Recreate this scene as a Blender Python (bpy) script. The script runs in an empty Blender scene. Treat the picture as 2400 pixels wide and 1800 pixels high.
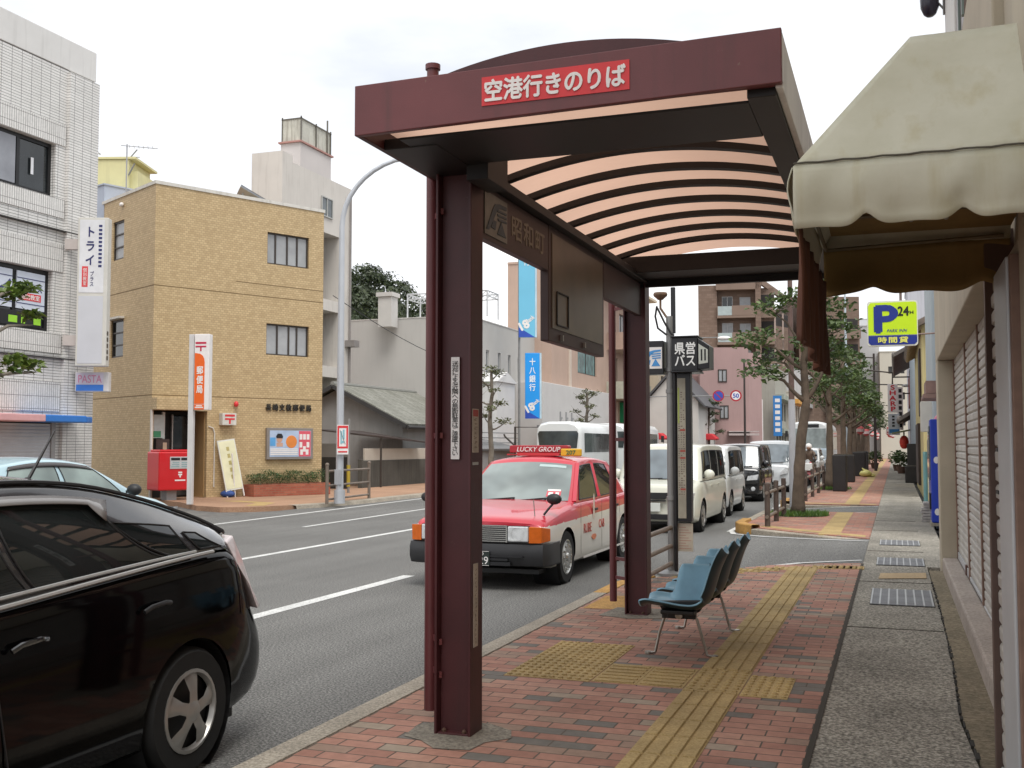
import bpy, math, random
from math import sin, cos, pi, radians as RA, sqrt, atan2, hypot
from mathutils import Vector, Matrix, noise as mnoise

S = bpy.context.scene
COL = S.collection

# ------------------------------------------------------------------ camera
cam_d = bpy.data.cameras.new('camera')
cam_d.sensor_fit = 'HORIZONTAL'
cam_d.sensor_width = 36.0
cam_d.lens = 37.5
cam_d.clip_start = 0.05
cam_d.clip_end = 3000
cam = bpy.data.objects.new('camera', cam_d)
COL.objects.link(cam)
cam.location = (0, 0, 1.65)
cam.rotation_euler = (RA(90 + 3.27), 0, RA(19.77))
S.camera = cam

# ------------------------------------------------------------------ sky, sun, exposure
SUN_EL, SUN_AZ = RA(60), RA(143)          # azimuth clockwise from +Y
w = bpy.data.worlds.new('World')
S.world = w
w.use_nodes = True
nt = w.node_tree
nt.nodes.clear()
def wn(t, **k):
    n = nt.nodes.new(t)
    for a, b in k.items(): setattr(n, a, b)
    return n
out = wn('ShaderNodeOutputWorld')
bg = wn('ShaderNodeBackground')
sky = wn('ShaderNodeTexSky', sky_type='NISHITA', sun_disc=False, sun_elevation=SUN_EL, sun_rotation=SUN_AZ,
         air_density=1.0, dust_density=4.0, ozone_density=1.0)
bw = wn('ShaderNodeRGBToBW')
tc = wn('ShaderNodeTexCoord')
mp = wn('ShaderNodeMapping')
mp.inputs['Scale'].default_value = (1.2, 1.2, 3.4)
n1 = wn('ShaderNodeTexNoise')
n1.inputs['Scale'].default_value = 1.7
n1.inputs['Detail'].default_value = 6
n1.inputs['Roughness'].default_value = 0.55
ramp = wn('ShaderNodeValToRGB')
ramp.color_ramp.elements[0].position = 0.30
ramp.color_ramp.elements[0].color = (0.62, 0.66, 0.73, 1)
ramp.color_ramp.elements[1].position = 0.62
ramp.color_ramp.elements[1].color = (1.0, 1.0, 1.005, 1)
flat = wn('ShaderNodeMix', data_type='FLOAT')
flat.inputs[0].default_value = 0.86
flat.inputs[3].default_value = 9.8          # even overcast brightness
mul = wn('ShaderNodeMix', data_type='RGBA', blend_type='MULTIPLY')
mul.inputs[0].default_value = 1.0
nt.links.new(sky.outputs[0], bw.inputs[0])
nt.links.new(bw.outputs[0], flat.inputs[2])
nt.links.new(tc.outputs['Generated'], mp.inputs[0])
nt.links.new(mp.outputs[0], n1.inputs['Vector'])
nt.links.new(n1.outputs['Fac'], ramp.inputs[0])
nt.links.new(flat.outputs[0], mul.inputs[6])
nt.links.new(ramp.outputs[0], mul.inputs[7])
nt.links.new(mul.outputs[2], bg.inputs[0])
bg.inputs[1].default_value = 0.1
nt.links.new(bg.outputs[0], out.inputs[0])

sun_d = bpy.data.lights.new('sun', 'SUN')
sun_d.energy = 1.5
sun_d.angle = RA(30)
sun_d.color = (1.0, 0.97, 0.92)
sun = bpy.data.objects.new('sun', sun_d)
COL.objects.link(sun)
sd = Vector((sin(SUN_AZ) * cos(SUN_EL), cos(SUN_AZ) * cos(SUN_EL), sin(SUN_EL)))
sun.rotation_euler = (-sd).to_track_quat('-Z', 'Y').to_euler()

S.view_settings.view_transform = 'Standard'
S.view_settings.look = 'None'
S.view_settings.exposure = 0.6
S.view_settings.gamma = 1.0
S.view_settings.use_curve_mapping = False
S.cycles.max_bounces = 8
S.cycles.diffuse_bounces = 3
S.cycles.glossy_bounces = 3
S.cycles.use_denoising = True
try: S.cycles.denoiser = 'OPENIMAGEDENOISE'
except Exception: pass

# ------------------------------------------------------------------ materials
def _nodes(name):
    m = bpy.data.materials.new(name)
    m.use_nodes = True
    t = m.node_tree
    b = t.nodes['Principled BSDF']
    return m, t, b

def _n(t, ty, **k):
    n = t.nodes.new(ty)
    for a, b in k.items(): setattr(n, a, b)
    return n

def _mix(t, blend, fac, a, b):
    n = _n(t, 'ShaderNodeMix', data_type='RGBA', blend_type=blend)
    for sock, v in ((0, fac), (6, a), (7, b)):
        if hasattr(v, 'is_linked') or hasattr(v, 'links'): t.links.new(v, n.inputs[sock])
        else: n.inputs[sock].default_value = v if sock == 0 else (*v, 1) if len(v) == 3 else v
    return n.outputs[2]

def _noise(t, vec, scale, detail=4, rough=.55):
    n = _n(t, 'ShaderNodeTexNoise')
    n.inputs['Scale'].default_value = scale
    n.inputs['Detail'].default_value = detail
    n.inputs['Roughness'].default_value = rough
    t.links.new(vec, n.inputs['Vector'])
    return n.outputs['Fac']

def _ramp(t, fac, stops, interp='LINEAR'):
    r = _n(t, 'ShaderNodeValToRGB')
    r.color_ramp.interpolation = interp
    e = r.color_ramp.elements
    while len(e) < len(stops): e.new(0.5)
    for i, (p, c) in enumerate(stops):
        e[i].position = p
        e[i].color = (*c, 1) if len(c) == 3 else (c[0], c[0], c[0], 1)
    t.links.new(fac, r.inputs[0])
    return r.outputs[0]

def _vec(t, scale=(1, 1, 1), coord='Object'):
    tcn = _n(t, 'ShaderNodeTexCoord')
    m = _n(t, 'ShaderNodeMapping')
    m.inputs['Scale'].default_value = scale
    t.links.new(tcn.outputs[coord], m.inputs[0])
    return m.outputs[0]

def _bump(t, b, h, strength, dist=.01):
    n = _n(t, 'ShaderNodeBump')
    n.inputs['Strength'].default_value = strength
    n.inputs['Distance'].default_value = dist
    t.links.new(h, n.inputs['Height'])
    t.links.new(n.outputs[0], b.inputs['Normal'])

def M(name, col, rough=.6, metal=0, var=.10, vs=3.0, bump=0, bs=80, streak=0, dirt=(.12, .11, .09), spec=.5, coat=0, ior=None, chips=None):
    """painted / plain surface: base colour with cloudy variation, optional vertical rain streaks"""
    m, t, b = _nodes(name)
    v = _vec(t)
    f = _noise(t, v, vs, 5)
    lo = tuple(c * (1 - var) for c in col)
    hi = tuple(min(1, c * (1 + var)) for c in col)
    c = _ramp(t, f, [(.3, lo), (.7, hi)])
    if streak:
        v2 = _vec(t, (5, 5, .35))
        s = _noise(t, v2, 1.6, 5, .6)
        msk = _ramp(t, s, [(.52, (0,)), (.74, (streak,))])
        c = _mix(t, 'MIX', msk, c, dirt)
    if chips:                                    # flaked paint and rust specks
        ch = _noise(t, v, 16, 8, .72)
        c = _mix(t, 'MIX', _ramp(t, ch, [(.66, (0,)), (.70, (.85,))]), c, chips)
    t.links.new(c, b.inputs['Base Color'])
    b.inputs['Roughness'].default_value = rough
    b.inputs['Metallic'].default_value = metal
    b.inputs['Specular IOR Level'].default_value = spec
    if ior: b.inputs['IOR'].default_value = ior
    if coat:
        b.inputs['Coat Weight'].default_value = coat
        b.inputs['Coat Roughness'].default_value = .04
    if bump: _bump(t, b, _noise(t, v, bs, 3), bump)
    return m

def glass(name, col=(.02, .022, .025), rough=.03, ior=1.6):
    m, t, b = _nodes(name)
    f = _noise(t, _vec(t), 1.7, 2)
    c = _ramp(t, f, [(.35, tuple(x * .7 for x in col)), (.65, tuple(x * 1.3 for x in col))])
    t.links.new(c, b.inputs['Base Color'])
    b.inputs['Roughness'].default_value = rough
    b.inputs['IOR'].default_value = ior
    return m

def brickmat(name, stops, mortar, bw_, bh, msize, rough=.8, bump=.35, axis='uz', offset=.5, grime=.25, spec=.4, streak=0, grain=.55):
    """brick / tile courses; axis 'uz' = walls (u = x + y), 'xy' = paving"""
    m, t, b = _nodes(name)
    tcn = _n(t, 'ShaderNodeTexCoord')
    sp = _n(t, 'ShaderNodeSeparateXYZ')
    cb = _n(t, 'ShaderNodeCombineXYZ')
    t.links.new(tcn.outputs['Object'], sp.inputs[0])
    if axis == 'uz':
        ad = _n(t, 'ShaderNodeMath', operation='ADD')
        t.links.new(sp.outputs[0], ad.inputs[0]); t.links.new(sp.outputs[1], ad.inputs[1])
        t.links.new(ad.outputs[0], cb.inputs[0]); t.links.new(sp.outputs[2], cb.inputs[1])
    elif axis == 'zu':
        ad = _n(t, 'ShaderNodeMath', operation='ADD')
        t.links.new(sp.outputs[0], ad.inputs[0]); t.links.new(sp.outputs[1], ad.inputs[1])
        t.links.new(ad.outputs[0], cb.inputs[1]); t.links.new(sp.outputs[2], cb.inputs[0])
    else:
        t.links.new(sp.outputs[0], cb.inputs[0]); t.links.new(sp.outputs[1], cb.inputs[1])
    br = _n(t, 'ShaderNodeTexBrick')
    br.offset = offset
    br.offset_frequency = 2
    for k, v in (('Color1', (0, 0, 0, 1)), ('Color2', (1, 1, 1, 1)), ('Mortar', (.5, .5, .5, 1)), ('Scale', 1.0),
                 ('Mortar Size', msize), ('Mortar Smooth', .15), ('Bias', 0.0), ('Brick Width', bw_), ('Row Height', bh)):
        br.inputs[k].default_value = v
    t.links.new(cb.outputs[0], br.inputs['Vector'])
    c = _ramp(t, br.outputs['Color'], stops, 'CONSTANT' if len(stops) > 2 else 'LINEAR')
    v = _vec(t)
    f = _noise(t, v, 22, 4)
    c = _mix(t, 'MULTIPLY', grain, c, _ramp(t, f, [(.25, (.72, .72, .70)), (.75, (1.18, 1.16, 1.14))]))
    g = _noise(t, v, .9, 6, .65)
    c = _mix(t, 'MULTIPLY', grime, c, _ramp(t, g, [(.32, (.55, .53, .5)), (.62, (1.1, 1.1, 1.1))]))
    c = _mix(t, 'MIX', br.outputs['Fac'], c, mortar)
    if streak:
        s = _noise(t, _vec(t, (4, 4, .3)), 1.6, 5, .6)
        c = _mix(t, 'MIX', _ramp(t, s, [(.52, (0,)), (.76, (streak,))]), c, (.12, .11, .09))
    t.links.new(c, b.inputs['Base Color'])
    b.inputs['Roughness'].default_value = rough
    b.inputs['Specular IOR Level'].default_value = spec
    inv = _n(t, 'ShaderNodeMath', operation='SUBTRACT')
    inv.inputs[0].default_value = 1
    t.links.new(br.outputs['Fac'], inv.inputs[1])
    _bump(t, b, inv.outputs[0], bump, .006)
    return m

def speckle(name, col, dark, light, scale, rough=.9, big=.8, bigv=.18, bump=.5, crack=0):
    """asphalt / concrete with aggregate grains"""
    m, t, b = _nodes(name)
    v = _vec(t)
    f = _noise(t, v, scale, 2, .7)
    c = _ramp(t, f, [(.34, dark), (.5, col), (.66, light)])
    g = _noise(t, v, big, 7, .62)
    c = _mix(t, 'MULTIPLY', 1, c, _ramp(t, g, [(.3, (1 - bigv,) * 3), (.7, (1 + bigv,) * 3)]))
    # long tyre-polished streaks and patches
    h = _noise(t, _vec(t, (1.6, .06, 1)), 1.5, 3)
    c = _mix(t, 'MULTIPLY', 1, c, _ramp(t, h, [(.35, (.93, .93, .93)), (.65, (1.07, 1.07, 1.07))]))
    if crack:
        vo = _n(t, 'ShaderNodeTexVoronoi', feature='DISTANCE_TO_EDGE')
        vo.inputs['Scale'].default_value = crack
        wv = _mix(t, 'ADD', .12, v, _n_color(t, v, 3))
        t.links.new(wv, vo.inputs['Vector'])
        c = _mix(t, 'MULTIPLY', .8, c, _ramp(t, vo.outputs['Distance'], [(0, (.35, .33, .3)), (.012, (1, 1, 1))]))
    t.links.new(c, b.inputs['Base Color'])
    b.inputs['Roughness'].default_value = rough
    b.inputs['Specular IOR Level'].default_value = .35
    _bump(t, b, f, bump, .006)
    return m

def _n_color(t, vec, scale):
    n = _n(t, 'ShaderNodeTexNoise')
    n.inputs['Scale'].default_value = scale
    t.links.new(vec, n.inputs['Vector'])
    return n.outputs['Color']

def leafmat(name, a, b2, tr=.25):
    m, t, b = _nodes(name)
    oi = _n(t, 'ShaderNodeNewGeometry')
    c = _ramp(t, oi.outputs['Random Per Island'], [(0, a), (1, b2)])
    f = _noise(t, _vec(t), 1.1, 2)
    c = _mix(t, 'MULTIPLY', 1, c, _ramp(t, f, [(.3, (.7, .7, .7)), (.7, (1.25, 1.25, 1.2))]))
    t.links.new(c, b.inputs['Base Color'])
    b.inputs['Roughness'].default_value = .45
    tl = _n(t, 'ShaderNodeBsdfTranslucent')
    t.links.new(c, tl.inputs[0])
    mx = _n(t, 'ShaderNodeMixShader')
    mx.inputs[0].default_value = tr
    t.links.new(b.outputs[0], mx.inputs[1]); t.links.new(tl.outputs[0], mx.inputs[2])
    t.links.new(mx.outputs[0], t.nodes['Material Output'].inputs[0])
    return m

# ------------------------------------------------------------------ mesh building
class MB:
    def __init__(s): s.v = []; s.f = []; s.m = []
    def add(s, vs, fs, m=0):
        o = len(s.v)
        s.v += [tuple(p) for p in vs]
        s.f += [tuple(i + o for i in f) for f in fs]
        s.m += [m] * len(fs)
        return s
    def box(s, x0, x1, y0, y1, z0, z1, m=0, T=None):
        vs = [Vector((x, y, z)) for z in (z0, z1) for y in (y0, y1) for x in (x0, x1)]
        if T: vs = [T @ p for p in vs]
        return s.add(vs, [(0, 2, 3, 1), (4, 5, 7, 6), (0, 1, 5, 4), (2, 6, 7, 3), (0, 4, 6, 2), (1, 3, 7, 5)], m)
    def bar(s, p0, p1, wx, wz, m=0, up=(0, 0, 1)):
        """rectangular bar from p0 to p1"""
        p0, p1 = Vector(p0), Vector(p1)
        d = (p1 - p0).normalized()
        u = Vector(up)
        a = d.cross(u)
        if a.length < 1e-4: a = d.cross(Vector((0, 1, 0)))
        a.normalize(); b = a.cross(d).normalized()
        vs = [p + a * i * wx / 2 + b * j * wz / 2 for p in (p0, p1) for i, j in ((-1, -1), (1, -1), (1, 1), (-1, 1))]
        return s.add(vs, [(0, 1, 2, 3), (7, 6, 5, 4), (0, 4, 5, 1), (1, 5, 6, 2), (2, 6, 7, 3), (3, 7, 4, 0)], m)
    def tube(s, pts, r, n=8, m=0, cap=True):
        pts = [Vector(p) for p in pts]
        rs = r if isinstance(r, (list, tuple)) else [r] * len(pts)
        vs = []; prev = None
        for i, p in enumerate(pts):
            d = (pts[min(i + 1, len(pts) - 1)] - pts[max(i - 1, 0)]).normalized()
            if prev is None:
                a = d.orthogonal().normalized()
            else:
                a = prev - d * prev.dot(d)
                a = a.normalized() if a.length > 1e-5 else d.orthogonal().normalized()
            prev = a
            b = d.cross(a)
            for k in range(n):
                th = 2 * pi * k / n
                vs.append(p + (a * cos(th) + b * sin(th)) * rs[i])
        fs = []
        for i in range(len(pts) - 1):
            for k in range(n):
                k2 = (k + 1) % n
                fs.append((i * n + k, i * n + k2, (i + 1) * n + k2, (i + 1) * n + k))
        if cap:
            fs.append(tuple(range(n - 1, -1, -1)))
            e = (len(pts) - 1) * n
            fs.append(tuple(range(e, e + n)))
        return s.add(vs, fs, m)
    def lathe(s, prof, n=16, c=(0, 0, 0), axis='z', m=0, ang=2 * pi):
        vs = []; full = abs(ang - 2 * pi) < 1e-6
        nn = n if full else n + 1
        for r, h in prof:
            for k in range(nn):
                th = ang * k / n
                x, y = r * cos(th), r * sin(th)
                p = (x, y, h) if axis == 'z' else (h, x, y) if axis == 'x' else (y, h, x)
                vs.append((p[0] + c[0], p[1] + c[1], p[2] + c[2]))
        fs = []
        for i in range(len(prof) - 1):
            for k in range(n):
                k2 = (k + 1) % nn
                fs.append((i * nn + k, i * nn + k2, (i + 1) * nn + k2, (i + 1) * nn + k))
        return s.add(vs, fs, m)
    def prism(s, poly, a0, a1, plane='xz', m=0, T=None):
        """polygon extruded from a0 to a1 across its plane"""
        def P(p, a):
            q = (p[0], a, p[1]) if plane == 'xz' else (a, p[0], p[1]) if plane == 'yz' else (p[0], p[1], a)
            return T @ Vector(q) if T else q
        n = len(poly)
        vs = [P(p, a0) for p in poly] + [P(p, a1) for p in poly]
        fs = [tuple(range(n)), tuple(range(2 * n - 1, n - 1, -1))]
        fs += [(i, i + n, (i + 1) % n + n, (i + 1) % n) for i in range(n)]
        return s.add(vs, fs, m)
    def grid(s, rows, m=0, closed=False):
        n = len(rows[0]); vs = [p for r in rows for p in r]; fs = []
        for i in range(len(rows) - 1):
            for k in range(n if closed else n - 1):
                k2 = (k + 1) % n
                fs.append((i * n + k, i * n + k2, (i + 1) * n + k2, (i + 1) * n + k))
        return s.add(vs, fs, m)
    def sphere(s, c, r, n=12, m=0, sq=(1, 1, 1), half=False):
        prof = []
        k = n // 2
        for i in range(k + 1):
            th = pi * i / k * (.5 if half else 1)
            prof.append((max(1e-4, r * sin(th)), r * cos(th)))
        vs = []; fs = []
        for rr, h in prof:
            for q in range(n):
                a = 2 * pi * q / n
                vs.append((c[0] + rr * cos(a) * sq[0], c[1] + rr * sin(a) * sq[1], c[2] + h * sq[2]))
        for i in range(k):
            for q in range(n):
                q2 = (q + 1) % n
                fs.append((i * n + q, (i + 1) * n + q, (i + 1) * n + q2, i * n + q2))
        return s.add(vs, fs, m)
    def build(s, name, mats, parent=None, smooth=False, bevel=0, seg=2, loc=None, rz=0, solid=0, fix=True):
        me = bpy.data.meshes.new(name)
        me.from_pydata(s.v, [], s.f)
        mats = mats if isinstance(mats, (list, tuple)) else [mats]
        for x in mats: me.materials.append(x)
        if len(mats) > 1: me.polygons.foreach_set('material_index', s.m)
        if fix:
            import bmesh
            bm = bmesh.new(); bm.from_mesh(me)
            bmesh.ops.recalc_face_normals(bm, faces=bm.faces)
            bm.to_mesh(me); bm.free()
        if smooth:
            me.polygons.foreach_set('use_smooth', [True] * len(me.polygons))
        me.update()
        o = bpy.data.objects.new(name, me)
        COL.objects.link(o)
        if parent: o.parent = parent
        if loc: o.location = loc
        if rz: o.rotation_euler = (0, 0, rz)
        if solid:
            q = o.modifiers.new('solid', 'SOLIDIFY'); q.thickness = solid; q.offset = 0
        if bevel:
            q = o.modifiers.new('bevel', 'BEVEL'); q.width = bevel; q.segments = seg
            q.limit_method = 'ANGLE'; q.angle_limit = RA(35)
            q.harden_normals = False
        if smooth and smooth != 'all':
            try: me.set_sharp_from_angle(angle=RA(42))
            except Exception: pass
        return o

def tag(o, label=None, cat=None, group=None, kind=None):
    if label: o['label'] = label
    if cat: o['category'] = cat
    if group: o['group'] = group
    if kind: o['kind'] = kind
    return o

def thing(name, label, cat, loc=(0, 0, 0), rz=0, group=None):
    o = bpy.data.objects.new(name, None)
    o.empty_display_size = .2
    COL.objects.link(o)
    o.location = loc
    o.rotation_euler = (0, 0, rz)
    return tag(o, label, cat, group)

def struct(o): o['kind'] = 'structure'; return o

def dup(root, loc=None, rz=None, label=None, group=None):
    r = root.copy(); COL.objects.link(r)
    if loc is not None: r.location = loc
    if rz is not None: r.rotation_euler = (0, 0, rz)
    if label: r['label'] = label
    if group: r['group'] = group
    for ch in list(root.children):
        c = ch.copy(); COL.objects.link(c); c.parent = r
        for g in list(ch.children):
            d = g.copy(); COL.objects.link(d); d.parent = c
    return r

FACE_S = Matrix.Rotation(RA(90), 4, 'X')                                  # text facing -Y
FACE_E = Matrix.Rotation(RA(90), 4, 'Z') @ FACE_S                         # text facing +X
FACE_W = Matrix.Rotation(RA(-90), 4, 'Z') @ FACE_S

def text(body, mat, name, parent, pos, face=FACE_S, w=None, h=None, bold=.0, ext=.002, shear=0, spacing=1, line=1, char=1):
    """writing cut as a thin solid mesh, fitted into w x h and centred on pos"""
    c = bpy.data.curves.new(name, 'FONT')
    c.body = body
    c.align_x = 'CENTER'
    c.size = 1
    c.extrude = .01
    c.shear = shear
    c.space_line = line
    c.space_character = char
    c.resolution_u = 4
    o = bpy.data.objects.new(name, c)
    COL.objects.link(o)
    dg = bpy.context.evaluated_depsgraph_get()
    dg.update()
    me = bpy.data.meshes.new_from_object(o.evaluated_get(dg))
    bpy.data.objects.remove(o)
    bpy.data.curves.remove(c)
    xs = [v.co.x for v in me.vertices]; ys = [v.co.y for v in me.vertices]
    cx, cy = (min(xs) + max(xs)) / 2, (min(ys) + max(ys)) / 2
    sx = w / (max(xs) - min(xs)) if w else None
    sy = h / (max(ys) - min(ys)) if h else None
    if sx is None: sx = sy
    if sy is None: sy = sx
    if bold:                                     # heavier strokes: overlapping copies, each a hair in front of the last
        import bmesh
        bm = bmesh.new()
        for k, (dx, dy) in enumerate(((0, 0), (bold, 0), (-bold, 0), (0, bold), (0, -bold))):
            m2 = me.copy(); m2.transform(Matrix.Translation((dx, dy, k * .0012))); bm.from_mesh(m2); bpy.data.meshes.remove(m2)
        bm.to_mesh(me); bm.free()
    T = Matrix.Translation(Vector(pos)) @ face @ Matrix.Diagonal((sx, sy, ext / .01, 1)) @ Matrix.Translation((-cx, -cy, 0))
    me.transform(T)
    me.materials.clear(); me.materials.append(mat)
    me.name = name
    r = bpy.data.objects.new(name, me)
    COL.objects.link(r)
    r.parent = parent
    return r

def lerp(a, b, t): return a + (b - a) * t
def interp(pts, x):
    """piecewise linear"""
    if x <= pts[0][0]: return pts[0][1]
    for (a, b), (c, d) in zip(pts, pts[1:]):
        if x <= c: return lerp(b, d, (x - a) / (c - a)) if c > a else d
    return pts[-1][1]
def smooth_interp(pts, x):
    """Catmull-Rom through the points"""
    if x <= pts[0][0]: return pts[0][1]
    if x >= pts[-1][0]: return pts[-1][1]
    for i in range(len(pts) - 1):
        if x <= pts[i + 1][0]: break
    x0, y0 = pts[i]; x1, y1 = pts[i + 1]
    def sl(k):
        if k <= 0: return (pts[1][1] - pts[0][1]) / (pts[1][0] - pts[0][0])
        if k >= len(pts) - 1: return (pts[-1][1] - pts[-2][1]) / (pts[-1][0] - pts[-2][0])
        return (pts[k + 1][1] - pts[k - 1][1]) / (pts[k + 1][0] - pts[k - 1][0])
    hh = x1 - x0; t = (x - x0) / hh
    return ((2 * t**3 - 3 * t**2 + 1) * y0 + (t**3 - 2 * t**2 + t) * hh * sl(i)
            + (-2 * t**3 + 3 * t**2) * y1 + (t**3 - t**2) * hh * sl(i + 1))
# ================================================================== SETTING: ground, road, pavements
PZ = .15                                   # pavement height on our side
ASPH = speckle('asphalt', (.135, .133, .126), (.055, .054, .052), (.29, .285, .27), 62, .9, .35, .14, .8)
CONC = speckle('worn_concrete', (.245, .225, .188), (.095, .088, .074), (.45, .42, .36), 50, .92, 1.1, .26, .6)
KERB = speckle('kerb_concrete', (.34, .30, .24), (.22, .195, .16), (.45, .40, .33), 60, .9, 2.2, .22, .3)
STEPC = speckle('step_mortar', (.38, .325, .285), (.30, .26, .225), (.45, .39, .345), 45, .85, 1.3, .18, .2)
BRICK = brickmat('clay_paver', [(0, (.41, .212, .158)), (.26, (.36, .178, .132)), (.46, (.44, .245, .182)), (.62, (.33, .222, .168)),
                                (.78, (.175, .16, .142)), (.89, (.35, .28, .215)), (.95, (.43, .225, .165))],
                 (.10, .078, .06), .222, .112, .0048, .85, .6, 'xy', .5, .6)
BRICKF = brickmat('faded_paver', [(0, (.42, .20, .145)), (.3, (.37, .165, .12)), (.55, (.45, .25, .18)), (.75, (.33, .21, .16)), (.9, (.25, .2, .17))],
                  (.15, .11, .09), .222, .108, .003, .85, .3, 'xy', .5, .4)
TACT = speckle('tactile_tile', (.40, .285, .125), (.32, .225, .095), (.46, .34, .155), 70, .85, 2.0, .22, .25)
WHITEP = speckle('road_paint', (.62, .62, .60), (.40, .40, .39), (.70, .70, .68), 55, .85, 3, .15, .2)
YELP = speckle('ochre_kerb_paint', (.46, .25, .07), (.30, .17, .06), (.52, .31, .10), 50, .85, 3, .25, .2)

def sheet(name, poly, z, mat, thick=0):
    b = MB()
    if thick: b.prism(poly, z - thick, z, 'xy')
    else: b.add([(x, y, z) for x, y in poly], [tuple(range(len(poly)))])
    return struct(b.build(name, mat))

sheet('ground', [(-900, -300), (900, -300), (900, 1500), (-900, 1500)], -.03, speckle('far_ground', (.14, .135, .125), (.1, .1, .1), (.18, .17, .16), 3))
sheet('road', [(-14.6, -30), (-2.93, -30), (-2.93, 420), (-14.6, 420)], 0, ASPH)

# road markings: dashed lane line, centre line, far lane line, edge lines
mk = MB()
def line(x0, x1, y0, y1, wd=.13):
    n = max(1, int((y1 - y0) / 6))
    for i in range(n):
        a, b_ = lerp(y0, y1, i / n), lerp(y0, y1, (i + 1) / n)
        xa, xb = lerp(x0, x1, i / n), lerp(x0, x1, (i + 1) / n)
        mk.add([(xa - wd / 2, a, .004), (xa + wd / 2, a, .004), (xb + wd / 2, b_, .004), (xb - wd / 2, b_, .004)], [(0, 1, 2, 3)])
line(-5.85, -5.82, 6.2, 12.35, .16)
for k in range(1, 12): line(-5.85, -5.85, 12.4 + k * 10 - 5, 12.4 + k * 10, .15)
line(-8.93, -8.95, -10, 200, .13)
line(-11.25, -11.5, 18.9, 26.5, .11)
for k in range(1, 10): line(-11.5, -11.5, 26.5 + k * 10 - 5, 26.5 + k * 10, .11)
line(-13.3, -13.75, 17.5, 30, .12); line(-13.75, -13.75, 30, 200, .12)
line(-3.01, -3.01, -10, 11.7, .07)
line(-3.02, -3.02, 20.6, 25.2, .1); line(-3.02, -3.02, 28.4, 200, .1)
struct(mk.build('road_markings', WHITEP))

# our pavement: three brick blocks between two lowered drive-ins
blk1 = [(-2.78, -6), (-.43, -6), (-.43, 14.35), (-.9, 14.2), (-1.5, 13.75), (-2.1, 13.0), (-2.5, 12.2), (-2.78, 11.6)]
blk2 = [(-2.72, 20.6), (-2.45, 19.95), (-1.6, 19.1), (-.43, 18.15), (-.43, 25.05), (-2.0, 25.15), (-2.72, 25.0)]
blk3 = [(-2.72, 28.9), (-2.3, 28.3), (-.43, 28.15), (-.43, 160), (-2.72, 160)]
sheet('pavement', blk1, PZ, BRICK, .2)
for p in (blk2, blk3): sheet('pavement', p, PZ, BRICKF, .2)
# kerbs
def kerb(pts, wd=.17, z=PZ, mats=(KERB,), name='kerb', seg=.6):
    b = MB(); pts = [Vector((x, y, 0)) for x, y in pts]
    rows = []
    for i, p in enumerate(pts):
        d = (pts[min(i + 1, len(pts) - 1)] - pts[max(i - 1, 0)]).normalized()
        nrm = Vector((-d.y, d.x, 0))
        rows.append([tuple(p + nrm * 0 + Vector((0, 0, -.05))), tuple(p + Vector((0, 0, z - .015))), tuple(p - nrm * .015 + Vector((0, 0, z + .002))),
                     tuple(p - nrm * (wd - .01) + Vector((0, 0, z + .003))), tuple(p - nrm * wd + Vector((0, 0, z - .05)))])
    b.grid(rows)
    return struct(b.build(name, list(mats)))
def ys(a, b_, n): return [lerp(a, b_, i / n) for i in range(n + 1)]
kerb([(-2.95, y) for y in ys(-6, 10.6, 20)])
kerb([(-2.95, 10.61), (-2.95, 11.5), (-2.78, 12.2)], .17, PZ, (YELP,))
kerb([(-2.78, 12.21), (-2.3, 13.0), (-1.65, 13.85), (-1.0, 14.38), (-.43, 14.55)], .16, .12)
kerb([(-.43, 17.98), (-1.6, 18.93), (-2.5, 19.78)], .17, .13)
kerb([(-2.5, 19.79), (-2.75, 20.1), (-2.9, 20.6), (-2.9, 21.6)], .18, PZ + .05, (YELP,))
kerb([(-2.9, y) for y in ys(21.61, 25.1, 6)], .18, PZ)
kerb([(-2.9, 25.11), (-2.3, 25.32), (-.43, 25.22)], .16, .12)
kerb([(-.43, 28.0), (-2.2, 28.12), (-2.75, 28.5)], .16, .12)
kerb([(-2.75, 28.51), (-2.9, 29.0), (-2.9, 30.2)], .18, PZ + .05, (YELP,))
kerb([(-2.9, y) for y in ys(30.21, 160, 40)], .18, PZ)
# lowered drive-ins (ramps)
for y0, y1 in ((11.6, 20.7), (24.9, 29.0)):
    b = MB()
    b.grid([[(-2.94, y, .003), (-1.9, y, .06), (-1.0, y, .11), (-.43, y, .142)] for y in ys(y0, y1, 8)])
    struct(b.build('drive_in', ASPH))
# white lines on the drive-ins
wl = MB()
def pathline(pts, wd=.1):
    for (x0, y0, z0), (x1, y1, z1) in zip(pts, pts[1:]):
        d = Vector((x1 - x0, y1 - y0, 0)).normalized(); n_ = Vector((-d.y, d.x, 0)) * wd / 2
        wl.add([(x0 - n_.x, y0 - n_.y, z0), (x0 + n_.x, y0 + n_.y, z0), (x1 + n_.x, y1 + n_.y, z1), (x1 - n_.x, y1 - n_.y, z1)], [(0, 1, 2, 3)])
pathline([(-2.45, 13.2, .035), (-1.9, 13.95, .068), (-1.2, 14.55, .108), (-.45, 14.78, .147)], .09)
pathline([(-3.0, 20.75, .012), (-2.85, 20.0, .016), (-2.2, 19.15, .052), (-1.3, 18.35, .10), (-.45, 17.72, .147)], .10)
pathline([(-2.4, 25.55, .042), (-1.2, 25.5, .11), (-.45, 25.45, .147)], .1)
pathline([(-2.4, 27.85, .042), (-1.2, 27.82, .11), (-.45, 27.75, .147)], .1)
struct(wl.build('drive_in_markings', WHITEP))

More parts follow.
